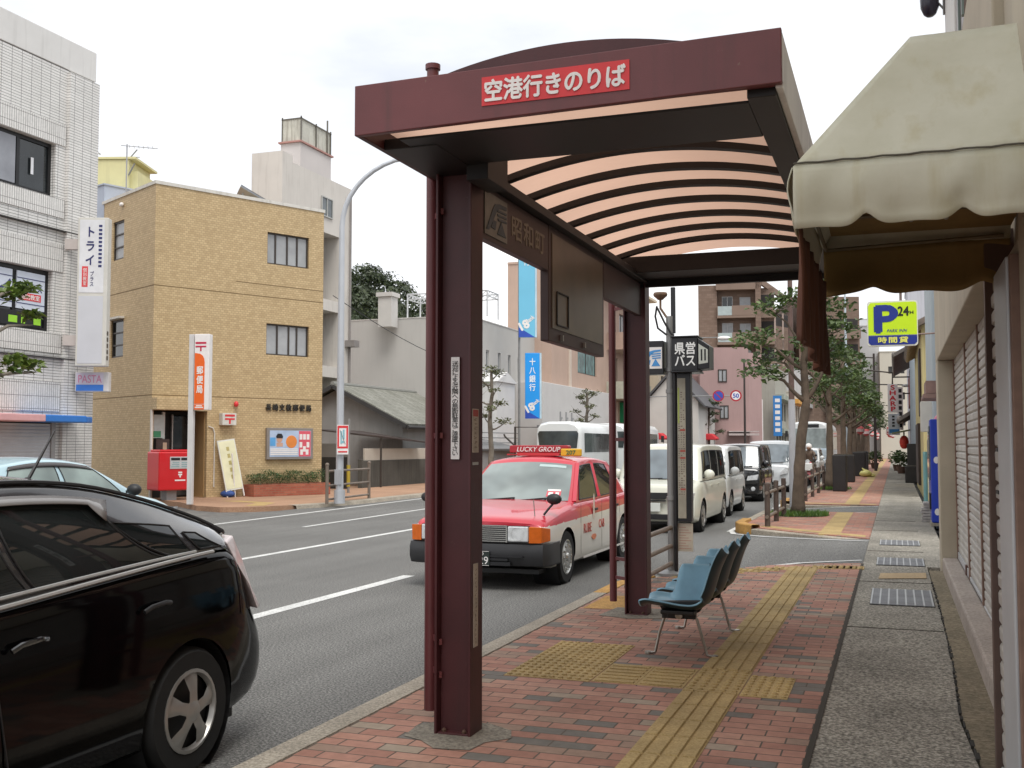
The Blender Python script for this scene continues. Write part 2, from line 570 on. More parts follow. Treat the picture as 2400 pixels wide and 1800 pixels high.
# concrete gutter strip, its joints, lids and the rough strip along the shop
sheet('concrete_path', [(-.425, -6), (.36, -6), (.35, 5.2), (.30, 6.4), (.335, 8), (.345, 10.4), (.33, 14.2), (9, 14.2), (9, 18.4), (.62, 18.4), (.62, 160), (-.425, 160)], PZ - .004, CONC, .2)
jb = MB()
jb.box(-.442, -.412, -6, 14.3, PZ - .002, PZ + .002)
for y in (9.35, 12.5, 16.1, 20, 22.5): jb.box(-.41, .33, y, y + .016, PZ - .006, PZ + .0005)
struct(jb.build('path_joint', M('joint_dirt', (.045, .037, .027), .95)))
sheet('shop_gutter', [(.37, -6), (.50, -6), (.50, 13.7), (.34, 13.7), (.352, 10.4), (.342, 8), (.312, 6.4), (.36, 5.2)], PZ + .012,
      speckle('mossy_concrete', (.20, .165, .11), (.13, .11, .07), (.27, .225, .155), 40, .9, 1.6, .3, .4), .2)
bm_ = speckle('pale_lid', (.42, .31, .185), (.36, .26, .15), (.47, .36, .22), 50)
sheet('gutter_lid', [(-.215, 12.75), (.295, 12.95), (.30, 13.5), (-.20, 13.3)], PZ + .004, bm_)
mud = M('gap_dirt', (.03, .027, .022), .95)
gb = MB()
rg = random.Random(4)
for k in range(60):
    y = 4.9 + k * .13 + rg.uniform(-.05, .05)
    xx = interp([(4.9, .365), (5.2, .356), (6.4, .306), (8, .34), (10.4, .349), (13, .338)], y)
    r_ = rg.uniform(.006, .02)
    gb.box(xx - r_ * .6, xx + r_ * .6, y, y + rg.uniform(.04, .13), PZ, PZ + .0145)
struct(gb.build('gutter_gap', mud))

# steel gratings in the gutter
GRATE = M('grating_steel', (.26, .265, .28), .5, .6, .2)
for i, (y0, y1, lab) in enumerate(((10.7, 11.85, 'largest steel drain grating, nearest in the concrete path'),
                                   (14.2, 15.1, 'middle steel drain grating of the concrete path'),
                                   (17.05, 17.9, 'farthest steel drain grating in the concrete path by the drive-in'))):
    g = thing('drain_grating', lab, 'drain grating', (.025, (y0 + y1) / 2, PZ), 0, 'steel gratings in the gutter')
    L = y1 - y0
    b = MB(); b.box(-.29, .29, -L / 2, L / 2, -.003, .001); b.build('pit', mud, g)
    b = MB()
    for k in range(8): b.box(-.285 + k * .0786, -.27 + k * .0786, -L / 2, L / 2, .0015, .012)
    b.build('frame_bars', M('galvanised_edge', (.42, .43, .44), .45, .5), g)
    b = MB()
    n_ = int(L / .045)
    for k in range(n_): b.box(-.282, .282, -L / 2 + k * L / n_ + .008, -L / 2 + (k + .62) * L / n_ + .008, .0015, .009)
    b.build('crossbars', GRATE, g)

# tactile paving
tp = MB(); bars = MB()
X0, X1 = -1.262, -.918
def tiles(y0, y1):
    y = y0; T = .344
    while y < y1 - .01:
        tp.box(X0 + .003, X1 - .003, y + .002, min(y + T, y1) - .002, PZ - .02, PZ + .003)
        for k in range(4):
            xc = X0 + (k + .5) * (X1 - X0) / 4
            x0, x1, ya, yb = xc - .034, xc + .034, y + .006, min(y + T, y1) - .006
            bars.add([(x0, ya, PZ + .003), (x1, ya, PZ + .003), (x1, yb, PZ + .003), (x0, yb, PZ + .003),
                      (x0 + .006, ya + .006, PZ + .012), (x1 - .006, ya + .006, PZ + .012), (x1 - .006, yb - .006, PZ + .012), (x0 + .006, yb - .006, PZ + .012)],
                     [(0, 1, 5, 4), (1, 2, 6, 5), (2, 3, 7, 6), (3, 0, 4, 7), (4, 5, 6, 7)])
        y += T
tiles(-2.4, 6.6); tiles(7.24, 13.6)
def dot_tile(x0, x1, y0, y1, nx, ny):
    tp.box(x0 + .002, x1 - .002, y0 + .002, y1 - .002, PZ - .02, PZ + .0035)
    for i in range(nx):
        for j in range(ny):
            cx, cy = x0 + (i + .5) * (x1 - x0) / nx, y0 + (j + .5) * (y1 - y0) / ny
            bars.lathe([(.021, PZ + .003), (.016, PZ + .012), (.0005, PZ + .013)], 8, (cx, cy, 0))
dot_tile(X0, X1, 6.6, 7.24, 5, 8)
dot_tile(-2.44, -2.15, 6.62, 7.9, 5, 15); dot_tile(-2.15, -1.86, 6.62, 7.9, 5, 15)
dot_tile(-.915, -.63, 6.55, 7.15, 5, 8)
for xa, xb in ((-1.855, -1.565), (-1.562, -1.266)):
    tp.box(xa, xb, 6.64, 7.22, PZ - .02, PZ + .003)
    for k in range(6):
        ya = 6.66 + k * .094
        bars.box(xa + .02, xb - .02, ya, ya + .045, PZ + .003, PZ + .0085)
# dotted warning row following the edge of the drive-in
ed = [(-2.35, 12.15), (-1.95, 12.8), (-1.4, 13.35), (-.75, 13.75), (-.5, 13.8)]
for (xa, ya), (xb, yb) in zip(ed, ed[1:]):
    n_ = 3
    for k in range(n_):
        cx, cy = lerp(xa, xb, (k + .5) / n_), lerp(ya, yb, (k + .5) / n_)
        dot_tile(cx - .15, cx + .15, cy - .15, cy + .15, 4, 4)
struct(tp.build('tactile_tiles', TACT))
struct(bars.build('tactile_studs', TACT))
t2 = MB()
for y0, y1 in ((18.75, 25.0), (28.3, 120)):
    t2.box(X0, X1, y0, y1, PZ - .02, PZ + .004)
t2.prism([(-2.4, 20.15), (-1.62, 19.3), (-.5, 18.4), (-.5, 18.75), (-1.6, 19.7), (-2.3, 20.45)], PZ - .02, PZ + .0035, 'xy')
t2.prism([(-2.4, 28.5), (-.5, 28.35), (-.5, 28.7), (-2.4, 28.85)], PZ - .02, PZ + .0035, 'xy')
struct(t2.build('tactile_tiles_far', TACT))
# mortar patches round the shelter posts
pm = speckle('mortar_patch', (.21, .185, .15), (.14, .125, .1), (.28, .25, .2), 50, .92, 3, .3, .3)
sheet('mortar_patch', [(-2.42, 5.08), (-2.30, 5.03), (-2.18, 4.92), (-2.0, 4.95), (-1.98, 5.1), (-1.88, 5.22), (-1.93, 5.36), (-2.08, 5.45), (-2.32, 5.47), (-2.44, 5.3)], PZ + .0035, pm)
sheet('mortar_patch', [(-2.5, 9.2), (-2.2, 9.1), (-1.95, 9.2), (-1.9, 9.5), (-2.0, 9.75), (-2.45, 9.7)], PZ + .0035, pm)
# sandy paint smear on the bricks beside the kerb
sheet('ochre_strip', [(-2.74, 9.55), (-2.32, 9.6), (-2.36, 10.5), (-2.74, 10.4)], PZ + .003, YELP)

# grass at the foot of the first street tree, second bed farther on
GRASS = leafmat('grass', (.07, .16, .03), (.16, .27, .05))
soil = M('soil', (.06, .05, .035), .95, 0, .3, 8)
for i, (cx, cy, rx, ry, n_) in enumerate(((-1.98, 23.75, .62, .75, 1500), (-2.05, 38.2, .6, 1.1, 1100))):
    sheet('tree_bed', [(cx + rx * cos(a * pi / 8), cy + ry * sin(a * pi / 8)) for a in range(16)], PZ + .012, soil)
    b = MB(); r_ = random.Random(i)
    for k in range(n_):
        a, q = r_.uniform(0, 2 * pi), sqrt(r_.random())
        x, y, h = cx + rx * q * cos(a), cy + ry * q * sin(a), r_.uniform(.04, .13)
        d = r_.uniform(0, pi); wx, wy = .012 * cos(d), .012 * sin(d); lx, ly = r_.uniform(-.05, .05), r_.uniform(-.05, .05)
        b.add([(x - wx, y - wy, PZ), (x + wx, y + wy, PZ), (x + lx, y + ly, PZ + h)], [(0, 1, 2)])
    tag(b.build('grass', GRASS, fix=False), 'short bright green grass round the foot of a street tree', 'grass', None, 'stuff')

# left pavement with its rounded corner at the post office, and the one before the white tiled building
LPZ = .10
LPAV = speckle('left_paving', (.36, .215, .135), (.30, .17, .11), (.40, .26, .17), 30, .9, .5, .18, .2)
arc = [(-14.25, 27.5), (-14.35, 25.4), (-14.7, 24.0), (-15.2, 23.1), (-15.9, 22.7), (-16.9, 23.1), (-18.3, 24.3), (-21, 25.9), (-27, 29)]
sheet('left_pavement', [(-60, 29), (-60, 300), (-14.25, 300)] + arc, LPZ, LPAV, .15)
sheet('left_pavement', [(-60, -30), (-14.3, -30), (-14.3, 15.5), (-14.8, 17.0), (-16, 18.5), (-19, 20.3), (-60, 30)], LPZ, LPAV, .15)
YLP = speckle('left_yellow_paving', (.42, .29, .12), (.34, .23, .09), (.46, .33, .15), 30, .9, 1, .15, .2)
sheet('left_tactile', [(-15.6, 23.3), (-15.2, 23.6), (-15.7, 24.9), (-17.3, 25.6), (-17.6, 25.2), (-16.1, 24.6)], LPZ + .004, YLP)
b = MB()
b.grid([[(x + .16, y, -.02), (x + .12, y, LPZ - .01), (x, y, LPZ + .004), (x - .16, y + .05, LPZ + .003)] for x, y in [(-14.3, 300), (-14.3, 60), (-14.3, 29.5), (-14.25, 27.5), (-14.35, 25.4), (-14.7, 24.1)]])
struct(b.build('left_kerb', KERB))
# ================================================================== BUS SHELTER
MAROON = M('maroon_paint', (.140, .036, .038), .42, 0, .16, 2.2, .05, 120, .45, (.06, .03, .028), .5, chips=(.20, .11, .085))
MAROOND = M('maroon_grimy', (.066, .0145, .0165), .5, 0, .22, 2.6, .06, 120, .4, (.025, .015, .014), chips=(.13, .075, .06))
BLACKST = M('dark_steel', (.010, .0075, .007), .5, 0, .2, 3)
SIGNRED = M('sticker_red', (.66, .035, .04), .45, 0, .06, 5)
SIGNWHITE = M('sticker_white', (.80, .77, .75), .5, 0, .05, 9)
def translucent(name, col):
    m, t, b = _nodes(name)
    f = _noise(t, _vec(t), 1.4, 4)
    c = _ramp(t, f, [(.3, tuple(x * .93 for x in col)), (.7, tuple(min(1, x * 1.05) for x in col))])
    d = _n(t, 'ShaderNodeBsdfTranslucent'); t.links.new(c, d.inputs[0])
    t.links.new(c, b.inputs['Base Color']); b.inputs['Roughness'].default_value = .3
    mx = _n(t, 'ShaderNodeMixShader'); mx.inputs[0].default_value = .86
    t.links.new(b.outputs[0], mx.inputs[1]); t.links.new(d.outputs[0], mx.inputs[2])
    t.links.new(mx.outputs[0], t.nodes['Material Output'].inputs[0])
    return m
ROOFP = translucent('smoked_roof_sheet', (.64, .415, .31))

SH = thing('bus_shelter', 'maroon steel bus shelter with arched translucent roof on two posts', 'bus shelter', (-2.18, 5.25, PZ))
def shb(b, name, mat, **k):
    b.v = [(x + 2.18, y - 5.25, z - PZ) for x, y, z in b.v]
    return b.build(name, mat, SH, **k)
# posts: H sections, open face to the south
for y in (5.25, 9.4):
    b = MB(); x0, x1 = -2.288, -2.085
    b.box(x0, x0 + .014, y - .085, y + .085, PZ, 3.14)
    b.box(x1 - .014, x1, y - .085, y + .085, PZ, 3.14)
    b.box(x0 + .0145, x1 - .0145, y - .03, y + .03, PZ, 3.13)
    b.box(x0 + .016, x1 - .016, y - .078, y + .078, PZ, PZ + .012)
    po = shb(b, 'post', MAROOND, bevel=.003)
    for bx in (x0 + .045, x1 - .045):
        b = MB(); b.lathe([(.013, PZ + .0125), (.013, PZ + .022), (.006, PZ + .03), (.001, PZ + .031)], 6, (bx, y - .058, 0)); shb(b, 'anchor_bolt', M('rusty_bolt', (.11, .06, .04), .7, .3, .3, 30))
    
# rain pipes beside the posts
for y, x, top in ((5.33, -2.383, 3.76), (9.55, -2.45, 3.1)):
    b = MB()
    b.tube([(x, y, PZ + .08), (x, y, top)], .033, 14)
    b.lathe([(.0335, top - .03), (.042, top - .028), (.042, top), (.034, top + .001), (.002, top + .002)], 14, (x, y, 0))
    for z in (.45, .62, 1.7, 2.9):
        b.bar((x + .03, y - .02, z), (-2.262, y - .14, z), .014, .03)
    shb(b, 'rain_pipe', MAROON, smooth=True)
# edge beams: end fascia, side fasciae, far end
YF, XL, XR, YB = 4.40, -2.37, -.41, 9.38
b = MB(); b.prism([(XL, 3.10), (XR, 3.13), (XR, 3.36), (XL, 3.34)], YF, YF + .035, 'xz'); b.box(XL, XR, YF + .036, YF + .07, 3.135, 3.15)
fas = shb(b, 'fascia', MAROON, bevel=.004)
b = MB(); b.box(XR - .03, XR, YF + .036, YB, 3.12, 3.355)
shb(b, 'side_fascia', M('fascia_pale_side', (.64, .60, .58), .45, 0, .14, 2, 0, 80, .5, (.25, .2, .19)), bevel=.004)
b = MB(); b.box(XR - .15, XR - .031, YF + .07, YB, 3.10, 3.19)
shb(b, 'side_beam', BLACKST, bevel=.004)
b = MB(); b.box(XL, XL + .03, YF + .036, YB, 3.10, 3.30)
shb(b, 'side_fascia', MAROOND, bevel=.004)
b = MB(); b.box(XL + .031, -2.06, YF + .25, YB, 3.095, 3.15)
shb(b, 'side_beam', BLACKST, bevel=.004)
b = MB(); b.box(XL, XR, YB - .05, YB, 3.06, 3.30); b.box(XL + .03, XR - .03, YB - .5, YB - .06, 3.12, 3.26)
b.box(XL + .02, XR - .02, YB + .002, YB + .03, 3.09, 3.12)
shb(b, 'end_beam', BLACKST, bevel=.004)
b = MB()
b.box(-2.2, XR - .151, YF + .13, 5.06, 3.10, 3.112); b.box(-2.2, XR - .151, 4.98, 5.061, 3.1125, 3.22)
b.box(-2.07, -1.95, 5.06, 5.36, 3.02, 3.2)
shb(b, 'cross_beam', BLACKST, bevel=.004)
# vault
def vz(x): # height of roof sheet
    t = (x - XL) / (XR - XL) * 2 - 1
    return 3.135 + .165 * (1 - t * t) + .02 * (t + 1)
b = MB(); nx = 24
rows = [[(lerp(XL + .03, XR - .03, i / nx), y, vz(lerp(XL + .03, XR - .03, i / nx)) + .05) for i in range(nx + 1)] for y in ys(YF + .05, YB - .06, 10)]
b.grid(rows)
shb(b, 'roof_sheet', ROOFP, smooth='all')
b = MB()
rim = [(lerp(-2.0, -.70, i / 20), 3.335 + .10 * sin(pi * i / 20) ** .8) for i in range(21)]
b.prism([(-2.0, 3.30)] + rim + [(-.70, 3.30)], YF + .05, YF + .09, 'xz')
shb(b, 'arch_rim', MAROOND)
ribys = [5.48, 5.92, 6.39, 6.83, 7.29, 7.77, 8.24, 8.70]
for y in ribys:
    b = MB(); top = []; bot = []
    for i in range(nx + 1):
        x = lerp(XL + .04, XR - .04, i / nx)
        top.append((x, vz(x) + .048)); bot.append((x, vz(x) + .010))
    b.prism(bot + top[::-1], y - .032, y + .032, 'xz')
    shb(b, 'rib', BLACKST)
# name panel, hanging notice board, rear valance panel
DARKP = M('name_panel_paint', (.055, .030, .028), .5, 0, .2, 3)
b = MB(); b.box(-2.17, -2.12, 5.337, 6.60, 2.79, 3.09); npan = shb(b, 'name_panel', DARKP, bevel=.004)
b = MB(); b.box(-2.17, -2.12, 8.02, 9.312, 2.80, 3.09); shb(b, 'name_panel', DARKP, bevel=.004)
emb = M('emblem_plate', (.17, .165, .145), .5, 0, .15, 8)
embb = M('emblem_blue', (.035, .055, .07), .5)
b = MB(); b.box(-2.119, -2.114, 5.44, 5.80, 2.82, 3.06); pl = shb(b, 'emblem_plate', emb)
def bus_emblem(parent, mat, o, ax, w, h, off):
    """stylised coach emblem: sloping roof stroke, speed lines and a mountain"""
    b = MB()
    def poly(pts, q=0):
        P = [Vector(o) + Vector(ax) * (u * w) + Vector((0, 0, v * h)) for u, v in pts]
        n_ = Vector(ax).cross(Vector((0, 0, 1))) * off
        n2 = n_ * .5
        k = len(P)
        b.add([p + n2 for p in P] + [p + n_ for p in P], [tuple(range(k)), tuple(range(k, 2 * k))] + [(i, (i + 1) % k, (i + 1) % k + k, i + k) for i in range(k)])
    poly([(.05, .12), (.30, .62), (.42, .80), (.62, .86), (.95, .88), (.95, .80), (.64, .76), (.50, .66), (.28, .30), (.16, .12)])
    for i in range(3):
        y = .70 - i * .10
        poly([(.50 + .02 * i, y), (.95, y + .03), (.95, y - .025), (.52 + .02 * i, y - .05)])
    poly([(.52, .12), (.70, .46), (.92, .12)])
    poly([(.24, .20), (.34, .40), (.48, .40), (.44, .20)])
    return b.build('emblem', mat, parent)
bus_emblem(pl, embb, (-2.114 + 2.18, 5.44 - 5.25, 2.82 - PZ), (0, 1, 0), .36, .24, .004)
text('昭和町', M('panel_letters', (.20, .17, .13), .6), 'lettering', npan, (-2.119 + 2.18, 6.20 - 5.25, 2.945 - PZ), FACE_E, .62, .14, .02, .002, char=1.15)
NB = thing('notice_board', 'brown framed notice board hanging under the shelter edge between its posts', 'notice board', (-2.15, 7.31, 2.33))
b = MB(); b.box(-.03, .03, -.70, .70, 0, .78); b.build('case', DARKP, NB, bevel=.006)
b = MB(); b.box(.0305, .036, -.64, .64, .09, .72)
b.build('pane', M('dusty_pane', (.125, .098, .066), .38, 0, .25, 2.4, 0, 80, .3), NB)
b = MB(); b.bar((.04, -.55, .12), (.04, -.55, .34), .008, .012); b.bar((.04, -.29, .12), (.04, -.29, .34), .008, .012)
b.bar((.04, -.55, .34), (.04, -.29, .34), .012, .008); b.bar((.04, -.55, .12), (.04, -.29, .12), .012, .008)
b.build('inner_frame', BLACKST, NB)
b = MB()
LTM = M('latch_steel', (.3, .28, .26), .4, .6)
for q in (-.45, .1): b = MB(); b.box(.031, .05, q, q + .02, .02, .06); b.build('latch', LTM, NB)
b = MB()
for q in (-.6, .6): b.box(-.012, .012, q - .012, q + .012, .781, .80)
b.build('hanger', BLACKST, NB)

# lettering and stickers on the shelter
b = MB(); b.box(-1.725, -1.045, YF - .0045, YF - .001, 3.172, 3.303)
st = shb(b, 'destination_sticker', SIGNRED)
text('空港行きのりば', SIGNWHITE, 'lettering', st, (-1.385 + 2.18, YF - .007 - 5.25, 3.237 - PZ), FACE_S, .645, .098, .03, .0015)
b = MB(); b.box(-2.214, -2.166, 5.205 - .001, 5.2085, 1.575, 2.115)
for_ = shb(b, 'parking_sticker', SIGNWHITE)
b_ = M('sticker_black', (.03, .03, .03), .6)
text('\n'.join('送迎による近隣への無断駐車はご遠慮下さい'), b_, 'lettering', for_, (-2.19 + 2.18, 5.2025 - 5.25, 1.845 - PZ), FACE_S, .036, .50, .0, .001, line=.82)
# the sticker sits on a thin backing plate that reaches the web of the post
b = MB(); b.box(-2.214, -2.166, 5.209, 5.2195, 1.575, 2.115); shb(b, 'sticker_backing', MAROOND)
plas = M('old_label', (.46, .40, .33), .6, 0, .15, 20)
for (y0, y1, z0, z1) in ((5.185, 5.27, 1.61, 1.84), (5.205, 5.265, .60, 1.03)):
    b = MB(); b.box(-2.0848, -2.082, y0, y1, z0, z1); l_ = shb(b, 'post_label', plas)
    b = MB(); r_ = random.Random(int(z0 * 100))
    zz = z1 - .025
    while zz > z0 + .02:
        hh = r_.uniform(.012, .022)
        for q in range(3):
            ya = y0 + .014 + r_.uniform(0, .02)
            b.box(-2.0819, -2.0812, ya, ya + r_.uniform(.012, y1 - y0 - .05), zz - hh * (q + 1) / 4, zz - hh * (q + .5) / 4)
        zz -= hh + .006
    shb(b, 'worn_print', M('worn_print', (.16, .11, .09), .7))
b = MB(); b.box(-2.0848, -2.081, 5.19, 5.262, 1.80, 1.835); shb(b, 'red_stamp', M('red_stamp', (.40, .06, .05), .6))
b = MB(); b.box(-2.0848, -2.081, 5.19, 5.265, 1.545, 1.56); shb(b, 'steel_band', M('band_steel', (.5, .48, .45), .4, .5))

# ================================================================== ROW OF BLUE SHELL SEATS
SHELL = M('blue_fibreglass', (.175, .345, .45), .32, 0, .14, 6, .03, 160, .0, spec=.5)
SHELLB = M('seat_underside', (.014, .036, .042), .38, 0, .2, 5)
CHROME = M('dull_chrome', (.38, .35, .31), .32, .9, .2, 14)
BENCH = thing('shell_seat_row', 'row of three blue fibreglass shell seats on one beam with splayed chrome legs', 'bench seats', (-1.5, 8.2, PZ))
def seat_surface():
    """armless bucket shell: side profile swept across a dished width; returns rows along the profile"""
    prof = [(-.285, .365, .205), (-.275, .385, .215), (-.22, .398, .228), (-.10, .385, .236), (.03, .368, .238), (.11, .372, .236), (.165, .405, .234),
            (.20, .47, .228), (.225, .55, .222), (.255, .64, .214), (.285, .71, .200), (.305, .745, .165), (.312, .755, .12)]
    rows = []
    px_, pz_, ph_ = [[(i, p[k]) for i, p in enumerate(prof)] for k in range(3)]
    NR = 44
    for i in range(NR + 1):
        q_ = i / NR * (len(prof) - 1)
        x, z, hw = smooth_interp(px_, q_), smooth_interp(pz_, q_), smooth_interp(ph_, q_)
        r = []
        t = i / NR
        arm = 0              # raised side lips, highest at the elbow
        for k in range(17):
            u = k / 8 - 1
            side = max(0, abs(u) - .55) / .45
            lift = side ** 1.6 * (.02 + .20 * arm ** 1.3)
            inset = 1 - .06 * side ** 2
            back = .03 * (u * u) if t > .5 else 0
            lift = side ** 1.6 * .03
            if u > .70:                                    # tall square arm on the far side only
                q = min(1, max(0, (x + .10) / .03)) * min(1, (u - .70) / .16)
                lift += max(0, .605 - z) * q
            r.append((x - back, u * hw * .93 * inset, z + lift + (.012 * u * u)))
        rows.append(r)
    return rows
rows = seat_surface()
for i, y in enumerate((7.62, 8.22, 8.82)):
    b = MB(); b.grid(rows[::-1])
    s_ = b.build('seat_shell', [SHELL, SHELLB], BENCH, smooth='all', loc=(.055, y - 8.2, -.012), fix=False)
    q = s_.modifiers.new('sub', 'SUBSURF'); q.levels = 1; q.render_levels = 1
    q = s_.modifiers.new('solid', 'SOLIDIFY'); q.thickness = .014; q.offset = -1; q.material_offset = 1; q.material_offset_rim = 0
    for p_ in s_.data.polygons: p_.use_smooth = True
    b = MB(); b.box(-.12, .12, -.15, .15, .33, .358); b.prism([(-.17, .40), (-.13, .335), (.13, .335), (.18, .42)], -.03, .03, 'xz')
    b.build('seat_mount', BLACKST, BENCH, loc=(.04, y - 8.2, -.015), bevel=.006)
b = MB(); b.box(-.055, .055, -.62, .66, .27, .32)
b.build('beam', BLACKST, BENCH, bevel=.006)
b = MB(); b.lathe([(.002, -.628), (.026, -.626), (.028, -.62), (.028, -.60)], 14, (0.03, 0, .295), 'y')
b.tube([(0.03, -.62, .295), (0.03, -.60, .295)], .026, 14)
b.build('end_cap', CHROME, BENCH, smooth=True)
for y in (-.55, .57):
    b = MB(); b.bar((-.10, y, .29), (.14, y, .29), .06, .05); b.build('leg_bracket', BLACKST, BENCH, bevel=.005)
    for sx in (-1, 1):
        b = MB()
        kx = .10 if sx > 0 else -.06
        ex = .225 if sx > 0 else -.165
        b.tube([(kx * .6, y, .30), (kx * 1.15, y, .292), (kx * 1.45, y, .265), (lerp(kx, ex, .6), y - .0, .16), (ex - .01 * sx, y, .018), (ex + .012 * sx, y, .012), (ex + .06 * sx, y, .011)], .0105, 10)
        b.lathe([(.001, .0215), (.022, .02), (.024, .006), (.024, 0)], 12, (ex + .045 * sx, y, 0))
        b.build('leg', CHROME, BENCH, smooth=True)

# ================================================================== BUS STOP POLE
POLEG = M('pole_grey', (.255, .255, .25), .45, .3, .12, 4, 0, 80, .3)
BLK = M('sign_black', (.012, .012, .014), .35, 0, .1, 4)
BS = thing('bus_stop_sign', 'grey bus stop pole with black lantern sign, timetable frame and lamp on top', 'bus stop sign', (-2.46, 12.3, PZ))
b = MB(); b.tube([(0, 0, 0), (0, 0, 3.0)], .046, 16)
for z in (.86, 2.1, 2.35): b.lathe([(.047, z), (.056, z + .003), (.056, z + .045), (.047, z + .048)], 16)
b.build('pole', POLEG, BS, smooth=True)
b = MB(); b.tube([(.062, -.05, .0), (.062, -.05, 2.75)], .022, 10); b.build('brace_tube', BLK, BS, smooth=True)
b = MB()   # octagonal-ended black lantern box to the right
b.box(.05, .35, -.17, .17, 2.35, 2.73)
b.prism([(.351, 2.36), (.351, 2.72), (.48, 2.63), (.48, 2.37)], -.165, .165, 'xz')
b.box(.04, .36, -.19, .19, 2.731, 2.75); b.box(.04, .36, -.19, .19, 2.33, 2.349)
box_ = b.build('lantern_box', BLK, BS, bevel=.006)
lw = M('lantern_letters', (.84, .85, .83), .5, 0, .03)
text('県営\nバス', lw, 'lettering', box_, (.205, -.1735, 2.54), FACE_S, .235, .27, .02, .002, line=.95)
b = MB()
b.add([(.36, -.1668, 2.42), (.465, -.1668, 2.435), (.465, -.1668, 2.585), (.36, -.1668, 2.655)], [(0, 1, 2, 3)])
b.build('side_pane', M('pale_pane', (.56, .58, .52), .4), box_)
b = MB()
for x_ in (.385, .425): b.box(x_, x_ + .018, -.169, -.1672, 2.46, 2.59)
b.build('side_marks', BLK, box_)
b = MB(); b.box(-.34, -.06, -.10, .10, 2.32, 2.71); lb = b.build('emblem_box', BLK, BS, bevel=.006)
b = MB(); b.box(-.33, -.075, -.106, -.1015, 2.385, 2.635); ew = b.build('emblem_plate', SIGNWHITE, lb)
bus_emblem(ew, M('emblem_cyan', (.06, .27, .60), .5), (-.33, -.106, 2.385), (1, 0, 0), .255, .25, .003)
b = MB(); b.tube([(-.03, -.06, 2.78), (-.13, -.06, 2.86), (-.16, -.06, 3.0), (-.14, -.06, 3.12)], .012, 8)
b.tube([(-.135, -.06, 3.1), (-.05, -.06, 2.92), (.02, -.06, 2.80), (.06, -.06, 2.77)], .012, 8)
b.build('cable', BLK, BS, smooth=True)
b = MB(); b.lathe([(.002, 3.295), (.075, 3.285), (.085, 3.265), (.08, 3.245), (.05, 3.22), (.03, 3.20), (.002, 3.198)], 14, (-.11, 0, 0))
b.tube([(-.11, 0, 3.2), (-.11, 0, 3.1), (-.03, 0, 2.98)], .014, 8)
b.build('lamp', M('rusty_lamp', (.20, .12, .075), .6, 0, .3, 9), BS, smooth=True)
b = MB(); b.box(.015, .065, -.025, .025, 2.8, 3.34); b.build('mast', BLK, BS, bevel=.005)
b = MB(); b.box(.085, .245, -.06, .06, .62, 2.33)
fr = b.build('timetable_frame', BLK, BS, bevel=.006)
b = MB(); b.box(.092, .185, -.0645, -.0605, .66, 2.27)
tt = b.build('timetable', M('faded_timetable', (.36, .33, .26), .55, 0, .2, 5), fr)
b = MB(); r_ = random.Random(8)
for k in range(46):
    z = .93 + k * .026
    for c_ in range(3):
        if r_.random() < .75: b.box(.10 + c_ * .028, .10 + c_ * .028 + r_.uniform(.008, .022), -.0655, -.0646, z, z + .011)
b.build('timetable_rows', M('timetable_ink', (.16, .12, .10), .7), tt)
b = MB()
for z in (.98, 1.34, 1.42, 1.66): b.box(.12, .18, -.0662, -.0657, z, z + .022)
b.build('timetable_marks', M('timetable_red', (.38, .08, .06), .7), tt)
b = MB(); b.box(.096, .115, -.066, -.0657, 1.75, 2.16); b.build('route_strip', M('route_green', (.34, .40, .10), .7), tt)
b = MB(); b.box(.07, .25, -.022, -.012, .28, .60); np_ = b.build('lower_notice', M('lower_notice_paper', (.50, .45, .36), .6, 0, .15, 6), BS)
b = MB()
for k in range(9): b.box(.09, .23 - (k % 3) * .03, -.0235, -.0222, .31 + k * .03, .317 + k * .03)
b.build('notice_print', M('notice_print', (.42, .22, .18), .7), np_)
b = MB(); b.lathe([(.17, 0), (.17, .03), (.12, .05), (.048, .06)], 18); b.build('base', POLEG, BS, smooth=True)

# pipe guard fence along the kerb behind the shelter
RAILB = M('fence_brown', (.185, .145, .115), .55, 0, .2, 5, 0, 80, .4)
GF = thing('guard_fence', 'short brown pipe guard fence along the kerb behind the bus shelter', 'guard fence', (-2.46, 10.25, PZ), 0)
for y in (0, 2.1):
    b = MB(); b.tube([(0, y, 0), (0, y, .62)], .042, 12); b.lathe([(.0425, .62), (.03, .645), (.001, .65)], 12, (0, y, 0)); b.build('post', RAILB, GF, smooth=True)
for z in (.14, .34, .55):
    b = MB(); b.tube([(0, -.15, z), (0, 2.2, z)], .026, 10); b.build('rail', RAILB, GF, smooth=True)
b = MB(); b.box(-.07, .05, .28, .36, .40, .60); b.build('plate', M('fence_plate', (.26, .245, .21), .6, 0, .12, 5), GF, bevel=.008)
# ================================================================== SHOP WITH SHUTTERS ON THE RIGHT
BEIGE = M('beige_render', (.44, .385, .295), .85, 0, .10, 1.6, .15, 60, .22, (.22, .18, .13))
BEIGEU = M('pale_render', (.60, .57, .50), .85, 0, .06, 1.5, .1, 60, .25, (.35, .3, .24))
SHUT = M('shutter_paint', (.47, .45, .415), .5, .0, .16, 2.2, 0, 80, .35, (.20, .15, .11))
SHUTG = M('shutter_grey', (.50, .51, .52), .45, .2, .08, 2)
RAILR = M('rusty_guide', (.22, .135, .10), .65, 0, .25, 6)
SX = .68
shop = thing('shuttered_shop', 'beige shop building with three closed roller shutters and a raised step', 'shop building', (.5, 10, PZ))
def sb(b, name, mat, parent=None, **k):
    b.v = [(x - .5, y - 10, z - PZ) for x, y, z in b.v]
    return b.build(name, mat, parent or shop, **k)
b = MB()
b.box(.48, 1.2, 13.68, 14.2, PZ - .1, 2.66)                      # end pier
b.box(.48, 1.2, 5.6, 14.2, 2.661, 4.5)                            # lintel wall
